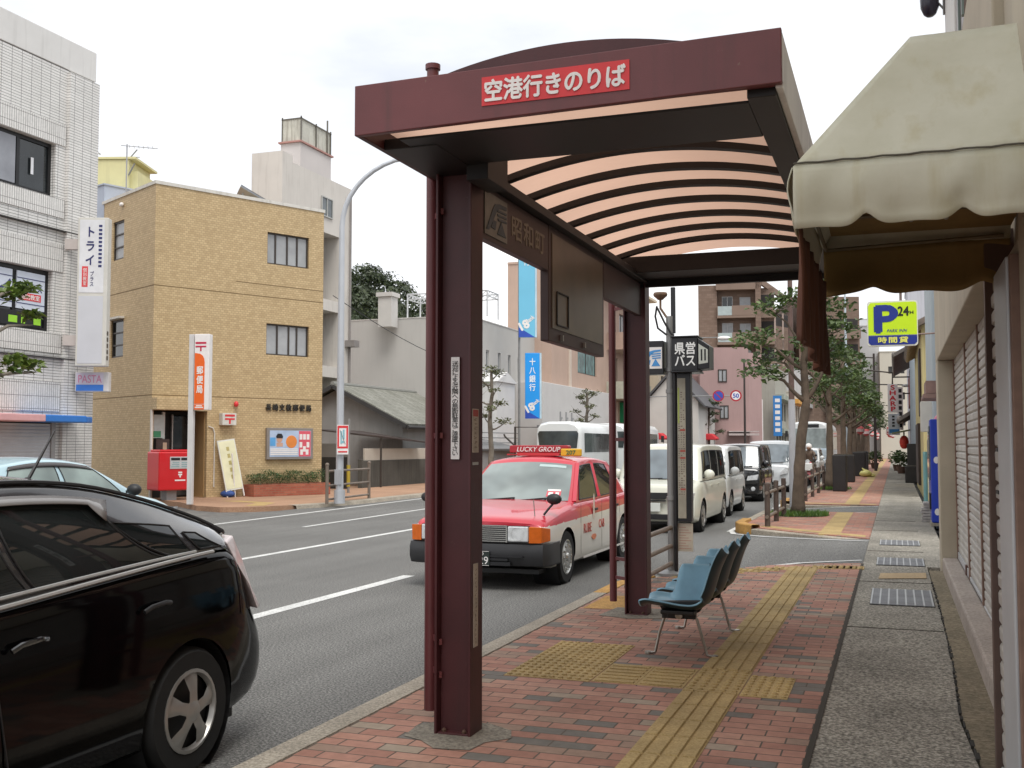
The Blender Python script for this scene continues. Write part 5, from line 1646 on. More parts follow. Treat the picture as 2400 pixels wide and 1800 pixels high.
J = {'pelvis': (0, 1.05, .90, .15, .8), 'waist': (0, 1.0, 1.08, .14, .8), 'chest': (0, .92, 1.27, .17, .75), 'neck': (0, .88, 1.43, .06), 'head': (0, .85, 1.55, .09),
     'shl': (-.19, .90, 1.37, .065), 'ell': (-.28, .68, 1.15, .05), 'wrl': (-.31, .38, 1.08, .035), 'hal': (-.32, .32, 1.07, .03),
     'shr': (.19, .90, 1.37, .065), 'elr': (.28, .68, 1.15, .05), 'wrr': (.31, .38, 1.08, .035), 'har': (.32, .32, 1.07, .03),
     'hil': (-.11, 1.0, .86, .09), 'knl': (-.16, .55, .80, .07), 'anl': (-.13, .55, .42, .045), 'tol': (-.13, .40, .37, .04),
     'hir': (.11, 1.0, .86, .09), 'knr': (.16, .55, .80, .07), 'anr': (.13, .55, .42, .045), 'tor': (.13, .40, .37, .04)}
Bn = [('pelvis', 'waist'), ('waist', 'chest'), ('chest', 'neck'), ('neck', 'head'), ('chest', 'shl'), ('shl', 'ell'), ('ell', 'wrl'), ('wrl', 'hal'), ('chest', 'shr'), ('shr', 'elr'), ('elr', 'wrr'), ('wrr', 'har'),
      ('pelvis', 'hil'), ('hil', 'knl'), ('knl', 'anl'), ('anl', 'tol'), ('pelvis', 'hir'), ('hir', 'knr'), ('knr', 'anr'), ('anr', 'tor')]
body_mesh('body', J, Bn, jk, RIDER)
b = MB(); b.sphere((0, .85, 1.585), .135, 14, 0, (1, 1.1, 1)); b.build('helmet', SIGNWHITE, RIDER, smooth=True)
b = MB(); b.sphere((0, .80, 1.545), .105, 12, 0, (.85, 1, .9)); b.build('face', M('skin', (.42, .24, .17), .6), RIDER, smooth=True)
b = MB()
for s in (-1, 1):
    for k in range(4): b.tube([(s * (.27 + k * .022), .34, 1.075), (s * (.27 + k * .022), .315, 1.07), (s * (.27 + k * .022), .315, 1.04)], .010, 6)
    b.tube([(s * .265, .36, 1.06), (s * .27, .345, 1.035)], .011, 6)
b.build('fingers', M('glove', (.05, .04, .035), .8), RIDER, smooth=True)
# ================================================================== BUILDINGS AND FURNITURE ACROSS THE ROAD
def facade(b, x0, x1, z0, z1, holes, y=0, depth=.12, m=0, mr=0):
    """wall face in the xz plane with recessed openings"""
    xs = sorted({x0, x1, *[h[0] for h in holes], *[h[1] for h in holes]})
    zs = sorted({z0, z1, *[h[2] for h in holes], *[h[3] for h in holes]})
    for xa, xb in zip(xs, xs[1:]):
        for za, zb in zip(zs, zs[1:]):
            cx, cz = (xa + xb) / 2, (za + zb) / 2
            if any(h[0] < cx < h[1] and h[2] < cz < h[3] for h in holes): continue
            b.add([(xa, y, za), (xb, y, za), (xb, y, zb), (xa, y, zb)], [(0, 1, 2, 3)], m)
    for (a, c, d, e) in holes:
        b.add([(a, y, d), (c, y, d), (c, y, e), (a, y, e), (a, y + depth, d), (c, y + depth, d), (c, y + depth, e), (a, y + depth, e)],
              [(0, 4, 5, 1), (1, 5, 6, 2), (2, 6, 7, 3), (3, 7, 4, 0)], mr)
    return b

def window(parent, x0, x1, z0, z1, y, frame, pane, mull=(), fw=.045, sill=None, rows=(), face='y', sgn=1):
    """frame with its pane (and sill) set into an opening; face 'y' on the front wall, 'x' on a side wall"""
    def tr(b):
        if face == 'x': b.v = [(y + (p[1] - y) * sgn, p[0], p[2]) for p in b.v]
        return b
    b = MB()
    b.box(x0, x1, y - .04, y + .02, z0, z0 + fw); b.box(x0, x1, y - .04, y + .02, z1 - fw, z1)
    b.box(x0, x0 + fw, y - .039, y + .019, z0 + fw, z1 - fw); b.box(x1 - fw, x1, y - .039, y + .019, z0 + fw, z1 - fw)
    for q in mull:
        xx = lerp(x0, x1, q); b.box(xx - fw * .55, xx + fw * .55, y - .034, y + .018, z0 + fw, z1 - fw)
    for q in rows:
        zz = lerp(z0, z1, q); b.box(x0 + fw, x1 - fw, y - .032, y + .017, zz - fw * .4, zz + fw * .4)
    f = tr(b).build('window', frame, parent)
    b = MB(); b.add([(x0 + .01, y + .0, z0 + .01), (x1 - .01, y + .0, z0 + .01), (x1 - .01, y + .0, z1 - .01), (x0 + .01, y + .0, z1 - .01)], [(0, 1, 2, 3)])
    tr(b).build('pane', pane, f)
    if sill:
        b = MB(); b.box(x0 - .04, x1 + .04, y - .16, y - .041, z0 - .05, z0 - .001); tr(b).build('sill', sill, f)
    return f

TAN = brickmat('ochre_tile', [(0, (.47, .34, .18)), (1, (.59, .445, .25))], (.36, .255, .13), .12, .066, .007, .55, .3, 'uz', .5, .16, .5, 0, .2)
TANP = M('ochre_plain', (.42, .275, .125), .6, 0, .06, 3)
COPE = M('pale_coping', (.62, .60, .55), .7, 0, .08, 3, 0, 80, .3)
DKFR = M('bronze_frame', (.055, .045, .038), .45, .3, .1, 5)
PANE = glass('window_pane', (.10, .115, .12), .05, 1.6)
PANED = glass('window_pane_dark', (.02, .024, .026), .05, 1.6)
CURT = M('curtain_behind_glass', (.34, .35, .36), .25, 0, .2, 1.2)
INT = M('dark_interior', (.025, .022, .02), .8, 0, .3, 2)

# ------------------------------------------------------------------ ochre post office
PO = thing('post_office', 'three storey ochre tiled post office on the corner across the road', 'post office', (-20.0, 25.2, LPZ), atan2(5.1, 2.6))
W_, D_, H_ = 5.72, 5.4, 9.1
b = MB()
hol = [(3.66, 5.17, 7.20, 8.20), (3.66, 5.20, 4.35, 5.33), (.06, 1.72, 0, 2.55)]
facade(b, 0, W_, 0, H_, hol, 0, .14)
# left face (local x = 0 plane): windows near the far end
def yz_face(b, x, y0, y1, z0, z1, holes, depth):
    t = MB(); facade(t, y0, y1, z0, z1, holes, 0, depth)
    b.add([(x + p[1], p[0], p[2]) for p in t.v], t.f)
yz_face(b, 0, 0, D_, 0, H_, [(2.15, 2.95, 7.2, 8.4), (2.05, 2.95, 4.2, 5.35)], .12)
b.add([(W_, 0, 0), (W_, D_, 0), (W_, D_, H_), (W_, 0, H_)], [(0, 1, 2, 3)])
b.add([(0, D_, 0), (W_, D_, 0), (W_, D_, H_), (0, D_, H_)], [(0, 1, 2, 3)])
b.add([(0, 0, H_ - .02), (W_, 0, H_ - .02), (W_, D_, H_ - .02), (0, D_, H_ - .02)], [(0, 1, 2, 3)])
wall = b.build('wall', TAN, PO, fix=False)
b = MB(); b.box(-.03, W_ + .03, -.03, .16, H_, H_ + .10); b.box(-.03, .16, .161, D_, H_, H_ + .095); b.build('coping', COPE, PO)
JSM = M('joint_shadow', (.20, .135, .06), .8)
for z, xa in ((2.98, 0), (6.15, 0), (6.52, 2.6)):
    b = MB(); b.box(xa, W_, -.006, .004, z, z + .02)
    if xa == 0: b.box(-.006, .004, 0, D_, z, z + .02)
    b.build('joint_line', JSM, PO)
window(PO, 3.66, 5.17, 7.20, 8.20, .11, DKFR, CURT, (.22, .5, .74))
window(PO, 3.66, 5.20, 4.35, 5.33, .11, DKFR, CURT, (.28, .55, .74))
window(PO, 2.15, 2.95, 7.2, 8.4, .08, DKFR, CURT, (), .05, None, (.33, .66), 'x')
window(PO, 2.05, 2.95, 4.2, 5.35, .08, DKFR, PANED, (), .05, None, (.33, .66), 'x')
b = MB(); b.box(-.16, -.001, 2.0, 3.0, 5.36, 5.42); b.build('window_hood', COPE, PO)
# entrance: recess, soffit beam, door, posters
b = MB(); b.box(.07, 1.71, .9, .92, .0, 2.54); b.box(.066, .08, .141, .9, 0, 2.54); b.build('entrance_recess', INT, PO)
b = MB(); b.box(1.70, 1.718, .141, .9, 0, 2.54); b.build('entrance_jamb', TANP, PO)
b = MB(); b.box(-.02, 1.35, -.35, -.002, 2.56, 2.90); b.build('entrance_lintel', TAN, PO)
b = MB(); b.box(1.02, 1.60, .80, .86, .05, 2.4); dr = b.build('door', PANED, PO)
b = MB(); b.box(.42, .50, .2, .26, 0, 2.5); b.box(1.0, 1.03, .78, .87, 0, 2.45); b.build('door_frame', M('frame_white', (.6, .58, .54), .5), PO)
b = MB(); b.box(.09, .46, .16, .18, 1.75, 2.42); q = b.build('poster', M('poster_pale', (.48, .54, .52), .5, 0, .1, 5), PO)
b = MB(); b.box(.10, .36, .155, .159, 1.77, 1.95); b.build('poster_band', M('poster_green', (.05, .25, .12), .5), q)
b = MB(); b.box(.20, .60, .10, .14, 1.28, 1.72); q = b.build('poster', M('poster_dark', (.05, .03, .025), .4, 0, .4, 7), PO)
b = MB(); b.box(.21, .59, .094, .099, 1.22, 1.32); b.build('poster_band', SIGNRED, q)
b = MB(); b.box(.40, .52, .094, .099, 1.42, 1.62); b.build('poster_figure', M('poster_tan', (.45, .32, .22), .5), q)
b = MB()
for k in range(4): b.box(.24, .60, .10, .16, .92 + k * .07, .96 + k * .07)
b.build('leaflets', SIGNWHITE, PO)
b = MB(); b.box(.72, 1.18, .6, .62, 1.0, 1.35); b.build('notice', M('notice_grey', (.5, .5, .52), .5), PO)
b = MB(); b.box(-.03, .03, -.03, .03, 0, 2.56); b.build('corner_post', COPE, PO)
text('長崎文教郵便局', M('dark_letters', (.03, .026, .02), .5), 'lettering', PO, (4.47, -.03, 2.72), FACE_S, 1.62, .21, .02, .02, char=1.35)
b = MB(); b.box(2.10, 2.56, -.22, -.002, 2.14, 2.50); ms = b.build('mail_sign', COPE, PO, bevel=.01)
b = MB(); b.box(2.18, 2.50, -.226, -.221, 2.40, 2.46); b.box(2.18, 2.50, -.226, -.221, 2.30, 2.35); b.box(2.31, 2.37, -.226, -.221, 2.18, 2.30); b.build('mail_mark', SIGNRED, ms)
b = MB(); b.sphere((2.62, -.08, 2.78), .09, 12, 0, (.8, .8, 1)); b.build('alarm_lamp', SIGNRED, PO, smooth=True)
b = MB(); b.sphere((-.05, 2.25, 8.85), .07, 12); b.build('wall_camera', SIGNWHITE, PO, smooth=True)
b = MB(); b.tube([(1.95, -.03, .3), (1.95, -.03, 1.9), (1.90, -.03, 2.05), (1.75, -.03, 2.1)], .018, 8); b.build('hose_pipe', COPE, PO, smooth=True)
# poster case
PCX = thing('poster_case', 'grey framed poster case with bright postal adverts on the post office wall', 'poster case', PO.matrix_basis @ Vector((4.50, -.06, 1.10)), PO.rotation_euler.z)
b = MB(); b.box(-.83, .83, -.05, .05, 0, .98); b.build('case', M('case_bronze', (.26, .235, .215), .5, .3, .1, 4), PCX, bevel=.01)
b = MB(); b.box(-.74, .74, -.058, -.051, .08, .90); bk = b.build('backing', M('poster_sky', (.40, .50, .66), .45, 0, .15, 3), PCX)
b = MB(); b.box(.30, .73, -.062, -.0585, .09, .89); b.build('advert', M('advert_pink', (.66, .10, .14), .45), PCX)
b = MB()
for (x, z) in ((.37, .70), (.50, .70), (.63, .70), (.37, .45), (.63, .45), (.50, .32), (.40, .22), (.60, .22)): b.box(x - .05, x + .05, -.065, -.0625, z - .08, z + .09)
b.build('advert_marks', SIGNWHITE, PCX)
b = MB(); b.lathe([(.001, -.064), (.19, -.0635), (.2, -.0585)], 20, (.03, 0, .55), 'y'); b.build('advert', M('advert_orange', (.72, .24, .05), .45), PCX)
b = MB()
for k in range(4): b.box(-.72, .26, -.064, -.0585, .14 + k * .055, .175 + k * .055)
b.build('advert_marks', SIGNWHITE, PCX)
b = MB(); b.lathe([(.001, -.064), (.10, -.0635)], 18, (-.40, 0, .62), 'y'); b.box(-.50, -.28, -.0635, -.0595, .40, .52); b.build('advert_face', M('advert_skin', (.55, .33, .24), .6), PCX)
b = MB(); b.prism([(-.51, .66), (-.29, .66), (-.28, .72), (-.33, .80), (-.47, .80), (-.52, .72)], -.068, -.0645, 'xz'); b.build('advert_cap', BLK, PCX)
b = MB(); b.box(-.73, -.54, -.0635, -.0595, .42, .68); b.build('advert', M('advert_blue', (.10, .34, .66), .5), PCX)

# mail box
MBX = thing('mail_box', 'red cube mail box with two silver slots at the post office corner', 'mail box', PO.matrix_basis @ Vector((.27, -.62, 0)), PO.rotation_euler.z + RA(3))
PRED = paint('mail_red', (.60, .008, .014), .5, .35)
b = MB(); b.box(-.50, .50, -.35, .35, .28, 1.36); b.build('case', PRED, MBX, bevel=.04, seg=3)
b = MB(); b.box(-.44, .44, -.30, .30, 1.361, 1.42); b.build('lid', PRED, MBX, bevel=.025)
b = MB(); b.box(-.15, .15, -.15, .15, 0, .28); b.build('foot', M('box_foot', (.3, .3, .3), .6), MBX)
b = MB(); b.box(-.18, .46, -.366, -.351, .88, 1.22); sl = b.build('slot_plate', M('brushed_plate', (.62, .64, .65), .35, .5, .08, 6), MBX, bevel=.01)
b = MB(); b.box(-.15, .12, -.372, -.367, 1.12, 1.19); b.box(.16, .43, -.372, -.367, 1.12, 1.19); b.build('slot', BLK, sl)
b = MB()
for k in range(3): b.box(-.14 + .02 * k, .10, -.370, -.367, .93 + k * .055, .955 + k * .055); b.box(.17, .42 - .03 * k, -.370, -.367, .93 + k * .055, .955 + k * .055)
b.build('slot_print', M('print_teal', (.25, .40, .42), .5), sl)
b = MB(); b.box(.08, .20, -.356, -.351, .76, .80); b.box(.08, .20, -.356, -.351, .70, .74); b.box(.12, .16, -.356, -.351, .64, .70); b.box(-.02, .30, -.356, -.351, .54, .58); b.build('postal_mark', SIGNWHITE, MBX)

# tall orange and white sign pole
JP = thing('post_sign_pole', 'tall white pole with an orange and white vertical post office sign', 'sign pole', (-17.35, 23.45, LPZ), RA(14))
b = MB(); b.box(-.07, .07, -.07, .07, 0, 4.45); b.build('pole', M('pole_white', (.62, .61, .60), .5, 0, .05, 4, 0, 80, .2), JP, bevel=.01)
b = MB(); b.box(.10, .50, -.12, .12, 2.46, 4.45); sg = b.build('sign_box', SIGNWHITE, JP, bevel=.015)
for z in (2.7, 4.1): b = MB(); b.box(.071, .099, -.04, .04, z, z + .1); b.build('bracket', COPE, JP)
ORG = M('post_orange', (.80, .13, .012), .45, 0, .05, 4)
b = MB(); b.prism([(.115, 2.62), (.385, 2.62), (.385, 3.70), (.372, 3.80), (.33, 3.88), (.26, 3.93), (.17, 3.945), (.115, 3.95)], -.126, -.1205, 'xz'); og = b.build('orange_panel', ORG, sg)
b = MB(); b.box(.115, .385, -.126, -.1205, 2.47, 2.605); ob = b.build('orange_foot', ORG, sg)
b = MB(); b.box(.13, .42, -.126, -.1205, 4.19, 4.24); b.box(.13, .42, -.126, -.1205, 4.10, 4.14); b.box(.255, .295, -.126, -.1205, 4.0, 4.10); b.build('postal_mark', M('post_crimson', (.50, .015, .06), .5), sg)
text('郵\n便\n局', SIGNWHITE, 'lettering', og, (.26, -.129, 3.25), FACE_S, .17, .70, .03, .002, line=1.1)
b = MB()
for k in range(2): b.box(.14 + k * .03, .36 - k * .03, -.1285, -.1265, 2.51 + k * .045, 2.54 + k * .045)
b.build('small_print', SIGNWHITE, ob)

# leaning A-board, blue sandbag, brick planter with shrubs
AB = thing('standing_sign', 'cream standing signboard leaning by the post office wall', 'signboard', PO.matrix_basis @ Vector((2.47, -.42, 0)), PO.rotation_euler.z)
Tm = Matrix.Rotation(RA(-9), 4, 'X') @ Matrix.Rotation(RA(-7.5), 4, 'Y')
b = MB(); b.box(-.29, .29, -.02, .02, .22, 1.74, 0, Tm); p_ = b.build('board', M('board_white', (.68, .68, .62), .5), AB)
b = MB(); b.box(-.26, .26, -.026, -.021, .26, 1.70, 0, Tm); b.build('panel', M('board_cream', (.70, .68, .46), .5, 0, .12, 2), AB)
b = MB()
for k in range(5):
    b.box(-.04, .05, -.030, -.0265, 1.40 - k * .21, 1.52 - k * .21, 0, Tm)
b.build('faded_letters', M('faded_ochre', (.42, .36, .14), .6), AB)
b = MB(); b.box(-.29, -.26, -.02, .02, 0, .22, 0, Tm); b.box(.26, .29, -.02, .02, 0, .22, 0, Tm); b.bar((0, .05, .0), (-.15, -.0, 1.3), .03, .03); b.build('leg', SIGNWHITE, AB)
SBG = thing('sandbag', 'blue weight bag lying under the cream signboard', 'bag', PO.matrix_basis @ Vector((2.25, -.32, 0)))
b = MB(); b.sphere((0, 0, .10), .22, 14, 0, (1.1, .7, .5)); b.tube([(-.1, 0, .2), (0, 0, .26), (.1, 0, .2)], .015, 6); b.build('bag', M('bag_blue', (.03, .07, .24), .7, 0, .2, 9), SBG, smooth=True)
PLB = brickmat('planter_brick', [(0, (.33, .09, .055)), (1, (.42, .14, .085))], (.25, .15, .1), .21, .07, .006, .8, .3, 'uz')
PLT = thing('brick_planter', 'red brick planter with low clipped shrubs along the post office wall', 'planter', PO.matrix_basis @ Vector((4.25, -.38, 0)), PO.rotation_euler.z)
b = MB(); b.box(-1.35, 1.35, -.32, .32, 0, .36); b.box(-1.28, 1.28, -.25, .25, .361, .37); b.build('box', PLB, PLT, bevel=.01)
SHR = leafmat('shrub_leaf', (.03, .075, .022), (.075, .15, .045))
b = MB(); r_ = random.Random(11)
for k in range(5200):
    x = r_.uniform(-1.32, 1.32); y = r_.uniform(-.36, .30)
    top = .36 + .07 * sin(x * 7) + .04 * sin(x * 17 + 1)
    z = .34 + top * (r_.random() ** .6)
    a, e = r_.uniform(0, 2 * pi), r_.uniform(-.4, 1.2)
    d = Vector((cos(a) * cos(e), sin(a) * cos(e), sin(e))) * r_.uniform(.03, .06)
    s_ = Vector((-sin(a), cos(a), 0)) * .014
    p = Vector((x, y, z)); b.add([p - s_, p + s_, p + d], [(0, 1, 2)])
b.build('shrubs', SHR, PLT, fix=False)

# rooftop things on the post office
SOL = thing('solar_panel', 'tilted dark solar panel rack on the post office roof', 'solar panel', (-21.0, 30.2, 9.18), RA(40))
b = MB(); T_ = Matrix.Rotation(RA(28), 4, 'Y')
b.box(-.2, 2.2, -1.3, 1.3, .9, .96, 0, T_); pn = b.build('panel', M('solar_glass', (.20, .215, .24), .2, .2, .1, 2), SOL)
b = MB()
for k in range(3): b.box(-.2, 2.2, -1.3 + k * 1.28, -1.26 + k * 1.28, .961, .975, 0, T_)
for k in range(3): b.box(-.2 + k * 1.17, -.16 + k * 1.17, -1.3, 1.3, .962, .978, 0, T_)
b.build('panel_frame', M('solar_frame', (.06, .06, .065), .4, .5), SOL)
b = MB()
for x, z in ((.35, .72), (2.3, -.1)):
    for y in (-1.1, 1.1): b.bar((x, y, -.15), (x, y, z), .05, .05)
b.build('rack_leg', POLEG, SOL)
RP = thing('roof_parapet', 'pale blue grey roof parapet behind the post office', 'parapet', (-24.5, 27.3, 9.1), RA(-20))
b = MB(); b.box(-.9, 1.3, 0, 2.4, -.5, .72); b.box(-.93, 1.33, -.03, 2.43, .721, .77); b.build('wall', M('parapet_blue', (.40, .45, .54), .7, 0, .06, 2), RP)

# ------------------------------------------------------------------ white tiled building at the left edge
WT = brickmat('white_tile', [(0, (.70, .69, .67)), (1, (.77, .76, .74))], (.09, .085, .08), .30, .068, .0056, .3, .45, 'uz', .0, .15, .6)
WTV = brickmat('white_tile_upright', [(0, (.68, .67, .65)), (1, (.75, .74, .72))], (.13, .12, .11), .30, .068, .0056, .3, .45, 'zu', .0, .15, .6)
WB_ = thing('tiled_building', 'white tiled building with dark strip windows at the left edge of the view', 'building', (-19.0, 21.5, LPZ), RA(90))
# local x runs along the street (+Y world), building extends to negative x
b = MB()
hs_ = [(-9.5, -1.28, 7.52, 8.82), (-9.5, -1.28, 4.25, 5.72)]
facade(b, -14, 0, 0, 10.75, hs_, 0, .22)
b.add([(0, 0, 0), (0, 8, 0), (0, 8, 10.75), (0, 0, 10.75)], [(0, 1, 2, 3)])
b.add([(-14, 0, 10.74), (0, 0, 10.74), (0, 8, 10.74), (-14, 8, 10.74)], [(0, 1, 2, 3)])
b.build('wall', WT, WB_, fix=False)
b = MB(); b.box(-.95, .06, -.10, -.001, 0, 10.7); b.build('corner_pier', WT, WB_)
b = MB(); b.box(-14, .02, -.02, 8, 10.76, 11.52); b.build('parapet', M('parapet_white', (.66, .65, .63), .6, 0, .04, 2, 0, 80, .15), WB_, bevel=.02)
b = MB()
for z0, z1 in ((8.83, 9.35), (7.05, 7.51), (5.73, 6.4), (3.75, 4.24), (2.35, 3.05)): b.box(-9.6, -.98, -.03, -.001, z0, z1)
b.build('soldier_course', WTV, WB_)
JDM = M('joint_dark', (.05, .047, .045), .8)
for z in (6.72, 3.62): b = MB(); b.box(-14, .065, -.106, -.0005, z, z + .025); b.build('joint_line', JDM, WB_)
BF = M('black_frame', (.012, .012, .013), .4, .2)
for z0, z1, up_ in ((7.52, 8.82, True), (4.25, 5.72, False)):
    for k in range(3):
        x1 = -1.28 - k * 2.05; x0 = x1 - 2.05
        window(WB_, x0, x1, z0, z1, .18, BF, PANED, (.5,), .09)
b = MB()
b.box(-2.95, -2.4, .13, .138, 7.62, 8.72); b.box(-5.0, -3.45, .13, .138, 7.62, 8.72); b.build('blind', M('grey_blind', (.27, .28, .31), .4, 0, .15, 2), WB_)
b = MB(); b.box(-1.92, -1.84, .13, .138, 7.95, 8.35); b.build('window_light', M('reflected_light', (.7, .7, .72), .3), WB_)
WSG = M('window_sign', (.60, .65, .74), .45, 0, .04, 2)
NVY = M('sign_ink', (.03, .035, .13), .5)
for i, (x0, x1) in enumerate(((-2.28, -1.42), (-3.30, -2.42))):
    b = MB(); b.box(x0, x1, .10, .135, 4.72, 5.60); ws = b.build('window_sign', WSG, WB_)
    b = MB(); b.box(x0, x1, .094, .099, 5.43, 5.45); b.box(x0, x1, .094, .099, 4.84, 4.86); b.build('sign_rule', NVY, ws)
    if i == 0:
        text('+プラス', NVY, 'lettering', ws, ((x0 + x1) / 2, .096, 5.24), FACE_S, .68, .17, .02, .002)
        b = MB(); b.box(x0 + .06, x1 - .12, .094, .099, 4.93, 5.10); rb = b.build('sign_band', SIGNRED, ws)
        text('個別教室', SIGNWHITE, 'lettering', rb, ((x0 + x1) / 2 - .03, .092, 5.015), FACE_S, .60, .12, .01, .002)
    else:
        text('ライ', NVY, 'lettering', ws, ((x0 + x1) / 2 + .02, .096, 5.15), FACE_S, .74, .42, .03, .002)
b = MB(); b.box(-4.9, -1.5, .10, .135, 4.32, 4.66); ys_ = b.build('window_sign', BF, WB_)
b = MB()
for k, (w_, h_) in enumerate(((.22, .2), (.12, .24), (.26, .16), (.1, .24), (.2, .2), (.16, .24), (.24, .18))): b.box(-1.75 - k * .38, -1.75 - k * .38 + w_, .094, .099, 4.38, 4.38 + h_)
b.build('lime_marks', M('sign_lime_window', (.30, .62, .03), .45), ys_)
b = MB(); b.box(-9, -1.1, -.001, .02, 0, 2.2); sh_ = b.build('recess', INT, WB_)
n_ = 26; rows = []
for k in range(n_): rows += [[(-9, -.012, k * .08), (-1.25, -.012, k * .08)], [(-9, -.022, k * .08 + .05), (-1.25, -.022, k * .08 + .05)]]
b = MB(); b.grid(rows); b.build('roller_shutter', M('shutter_white', (.50, .51, .53), .45, 0, .06, 3), WB_)
b = MB(); b.box(-1.24, -1.12, -.05, -.001, 0, 2.2); b.build('shutter_guide', M('guide_grey', (.36, .35, .34), .5), WB_)
b = MB()
for x0, x1, mm in ((-9, -2.28, 0), (-2.28, -.98, 1)): b.box(x0, x1, -.85, -.002, 2.08, 2.24, mm)
b.prism([(-.98, -.85), (-.98, -.002), (-.62, -.15), (-.62, -.7)], 2.08, 2.22, 'xy', 1)
b.build('canopy', [M('canopy_pink', (.66, .36, .36), .6), M('canopy_blue', (.03, .18, .56), .5)], WB_, bevel=.02)
# hanging signs on the white tiled building
VS = thing('vertical_sign', 'tall white vertical sign box with school lettering on the tiled building corner', 'sign', (-18.25, 20.85, 3.55), RA(24))
b = MB(); b.box(-.42, .30, -.14, .14, 0, 3.62); b.build('case', M('case_cream', (.60, .59, .54), .5, 0, .05, 3), VS, bevel=.015)
b = MB(); b.box(-.37, .21, -.148, -.141, 1.78, 3.56); tp_ = b.build('upper_panel', M('panel_white', (.68, .69, .71), .4), VS)
b = MB(); b.box(-.37, .21, -.148, -.141, .06, 1.70); b.build('lower_panel', M('panel_blank', (.56, .575, .61), .4, 0, .04, 2), VS)
text('ト\nラ\nイ', NVY, 'lettering', tp_, (-.12, -.151, 2.92), FACE_S, .19, .92, .03, .002, line=1.2)
text('プ\nラ\nス', NVY, 'lettering', tp_, (-.06, -.151, 2.12), FACE_S, .09, .36, .01, .002)
b = MB(); b.box(-.30, -.16, -.152, -.1485, 1.92, 2.42); rb = b.build('red_block', SIGNRED, tp_)
text('個\n別\n教\n室', SIGNWHITE, 'lettering', rb, (-.23, -.154, 2.17), FACE_S, .09, .42, .0, .002)
b = MB()
for k in range(11): b.box(.08, .16, -.151, -.1485, 2.40 + k * .098, 2.46 + k * .098)
b.build('small_print', NVY, tp_)
BKM = M('bracket_cream', (.5, .45, .42), .5)
for z in (.5, 2.85): b = MB(); b.box(-.75, -.421, -.06, .06, z, z + .25); b.build('bracket', BKM, VS)
b = MB()
for k in range(5): b.box(.302, .306, -.08, .02, .15 + k * .15, .25 + k * .15)
b.build('side_print', BLK, VS)
PA = thing('pasta_sign', 'small white sign box reading pasta above a blue band on the tiled building', 'sign', (-18.55, 21.1, 2.95), RA(24))
b = MB(); b.box(-.36, .44, -.11, .11, 0, .48); b.build('case', M('pasta_case', (.64, .62, .60), .5), PA, bevel=.012)
b = MB(); b.box(-.33, .32, -.116, -.111, .18, .46); pp_ = b.build('panel', M('pasta_panel', (.62, .58, .66), .4), PA)
b = MB(); b.box(-.33, .32, -.116, -.111, .02, .17); b.build('blue_band', M('pasta_blue', (.035, .19, .62), .4), PA)
text('PASTA', M('pasta_pink', (.62, .20, .33), .5), 'lettering', pp_, (0, -.119, .31), FACE_S, .56, .19, .0, .002)
for z in (.1, .36): b = MB(); b.box(-.6, -.361, -.03, .03, z, z + .04); b.build('bracket', POLEG, PA)

# yellow water tank tower and antenna behind
YT = thing('yellow_tank_house', 'pale yellow rooftop tank house behind the tiled building', 'rooftop house', (-24.4, 28.4, 8.8), RA(18))
YW = M('pale_yellow_wall', (.62, .58, .31), .7, 0, .06, 2, 0, 80, .3, (.35, .32, .2))
b = MB(); b.box(-1.3, .75, -.3, 1.6, -1.2, 2.25); b.build('wall', YW, YT, bevel=.02)
b = MB(); b.box(.751, .98, -.1, 1.4, -1.2, 1.9); b.box(-1.3, .98, -.35, 1.65, 2.251, 2.32); b.build('side_bay', YW, YT)
b = MB(); b.tube([(-.5, 0, 2.3), (-.5, 0, 2.5), (-.42, 0, 2.56), (-.34, 0, 2.5)], .025, 6); b.tube([(.6, 0, 2.3), (.9, 0, 2.65)], .02, 6); b.bar((.3, 0, 2.4), (.95, .1, 2.42), .02, .02)
b.bar((.75, -.32, 1.7), (.95, -.32, 2.1), .05, .03); b.build('roof_pipe', M('pipe_dark', (.2, .2, .19), .5), YT, smooth=True)
AN = thing('tv_antenna', 'thin television antenna mast beside the yellow tank house', 'antenna', (-22.35, 26.75, 9.0))
b = MB(); b.tube([(0, 0, 0), (0, 0, 2.0)], .02, 6); b.tube([(-.15, -.1, 1.95), (.8, .45, 1.9)], .010, 6)
for k in range(6): b.tube([(.05 + k * .12 - .1, .05 + k * .07 + .14, 1.93), (.05 + k * .12 + .1, .05 + k * .07 - .14, 1.93)], .006, 5)
b.build('mast', M('antenna_grey', (.33, .33, .34), .4, .6), AN)

# ------------------------------------------------------------------ white apartment block with rooftop tank
WAw = M('apartment_white', (.60, .565, .52), .8, 0, .06, .8, .1, 30, .35, (.33, .29, .25))
WA = thing('white_apartment', 'narrow white apartment block with open stair and rooftop water tank behind the post office', 'apartment building', (-24.0, 39.2, 0), RA(90))
b = MB()
ho = [(2.55, 4.0, 8.2, 11.2), (2.55, 4.0, 5.2, 7.7), (2.55, 4.0, 2.2, 4.7), (-.2, 2.1, 8.4, 11.4), (-.2, 2.1, 5.4, 7.9), (-.2, 2.1, 2.4, 4.9)]
facade(b, -.9, 5.2, 0, 13.7, ho, 0, .9)
b.add([(5.2, 0, 0), (5.2, 1.5, 0), (5.2, 1.5, 13.7), (5.2, 0, 13.7)], [(0, 1, 2, 3)])
b.add([(-.9, 0, 0), (-.9, 1.5, 0), (-.9, 1.5, 13.7), (-.9, 0, 13.7)], [(0, 1, 2, 3)])
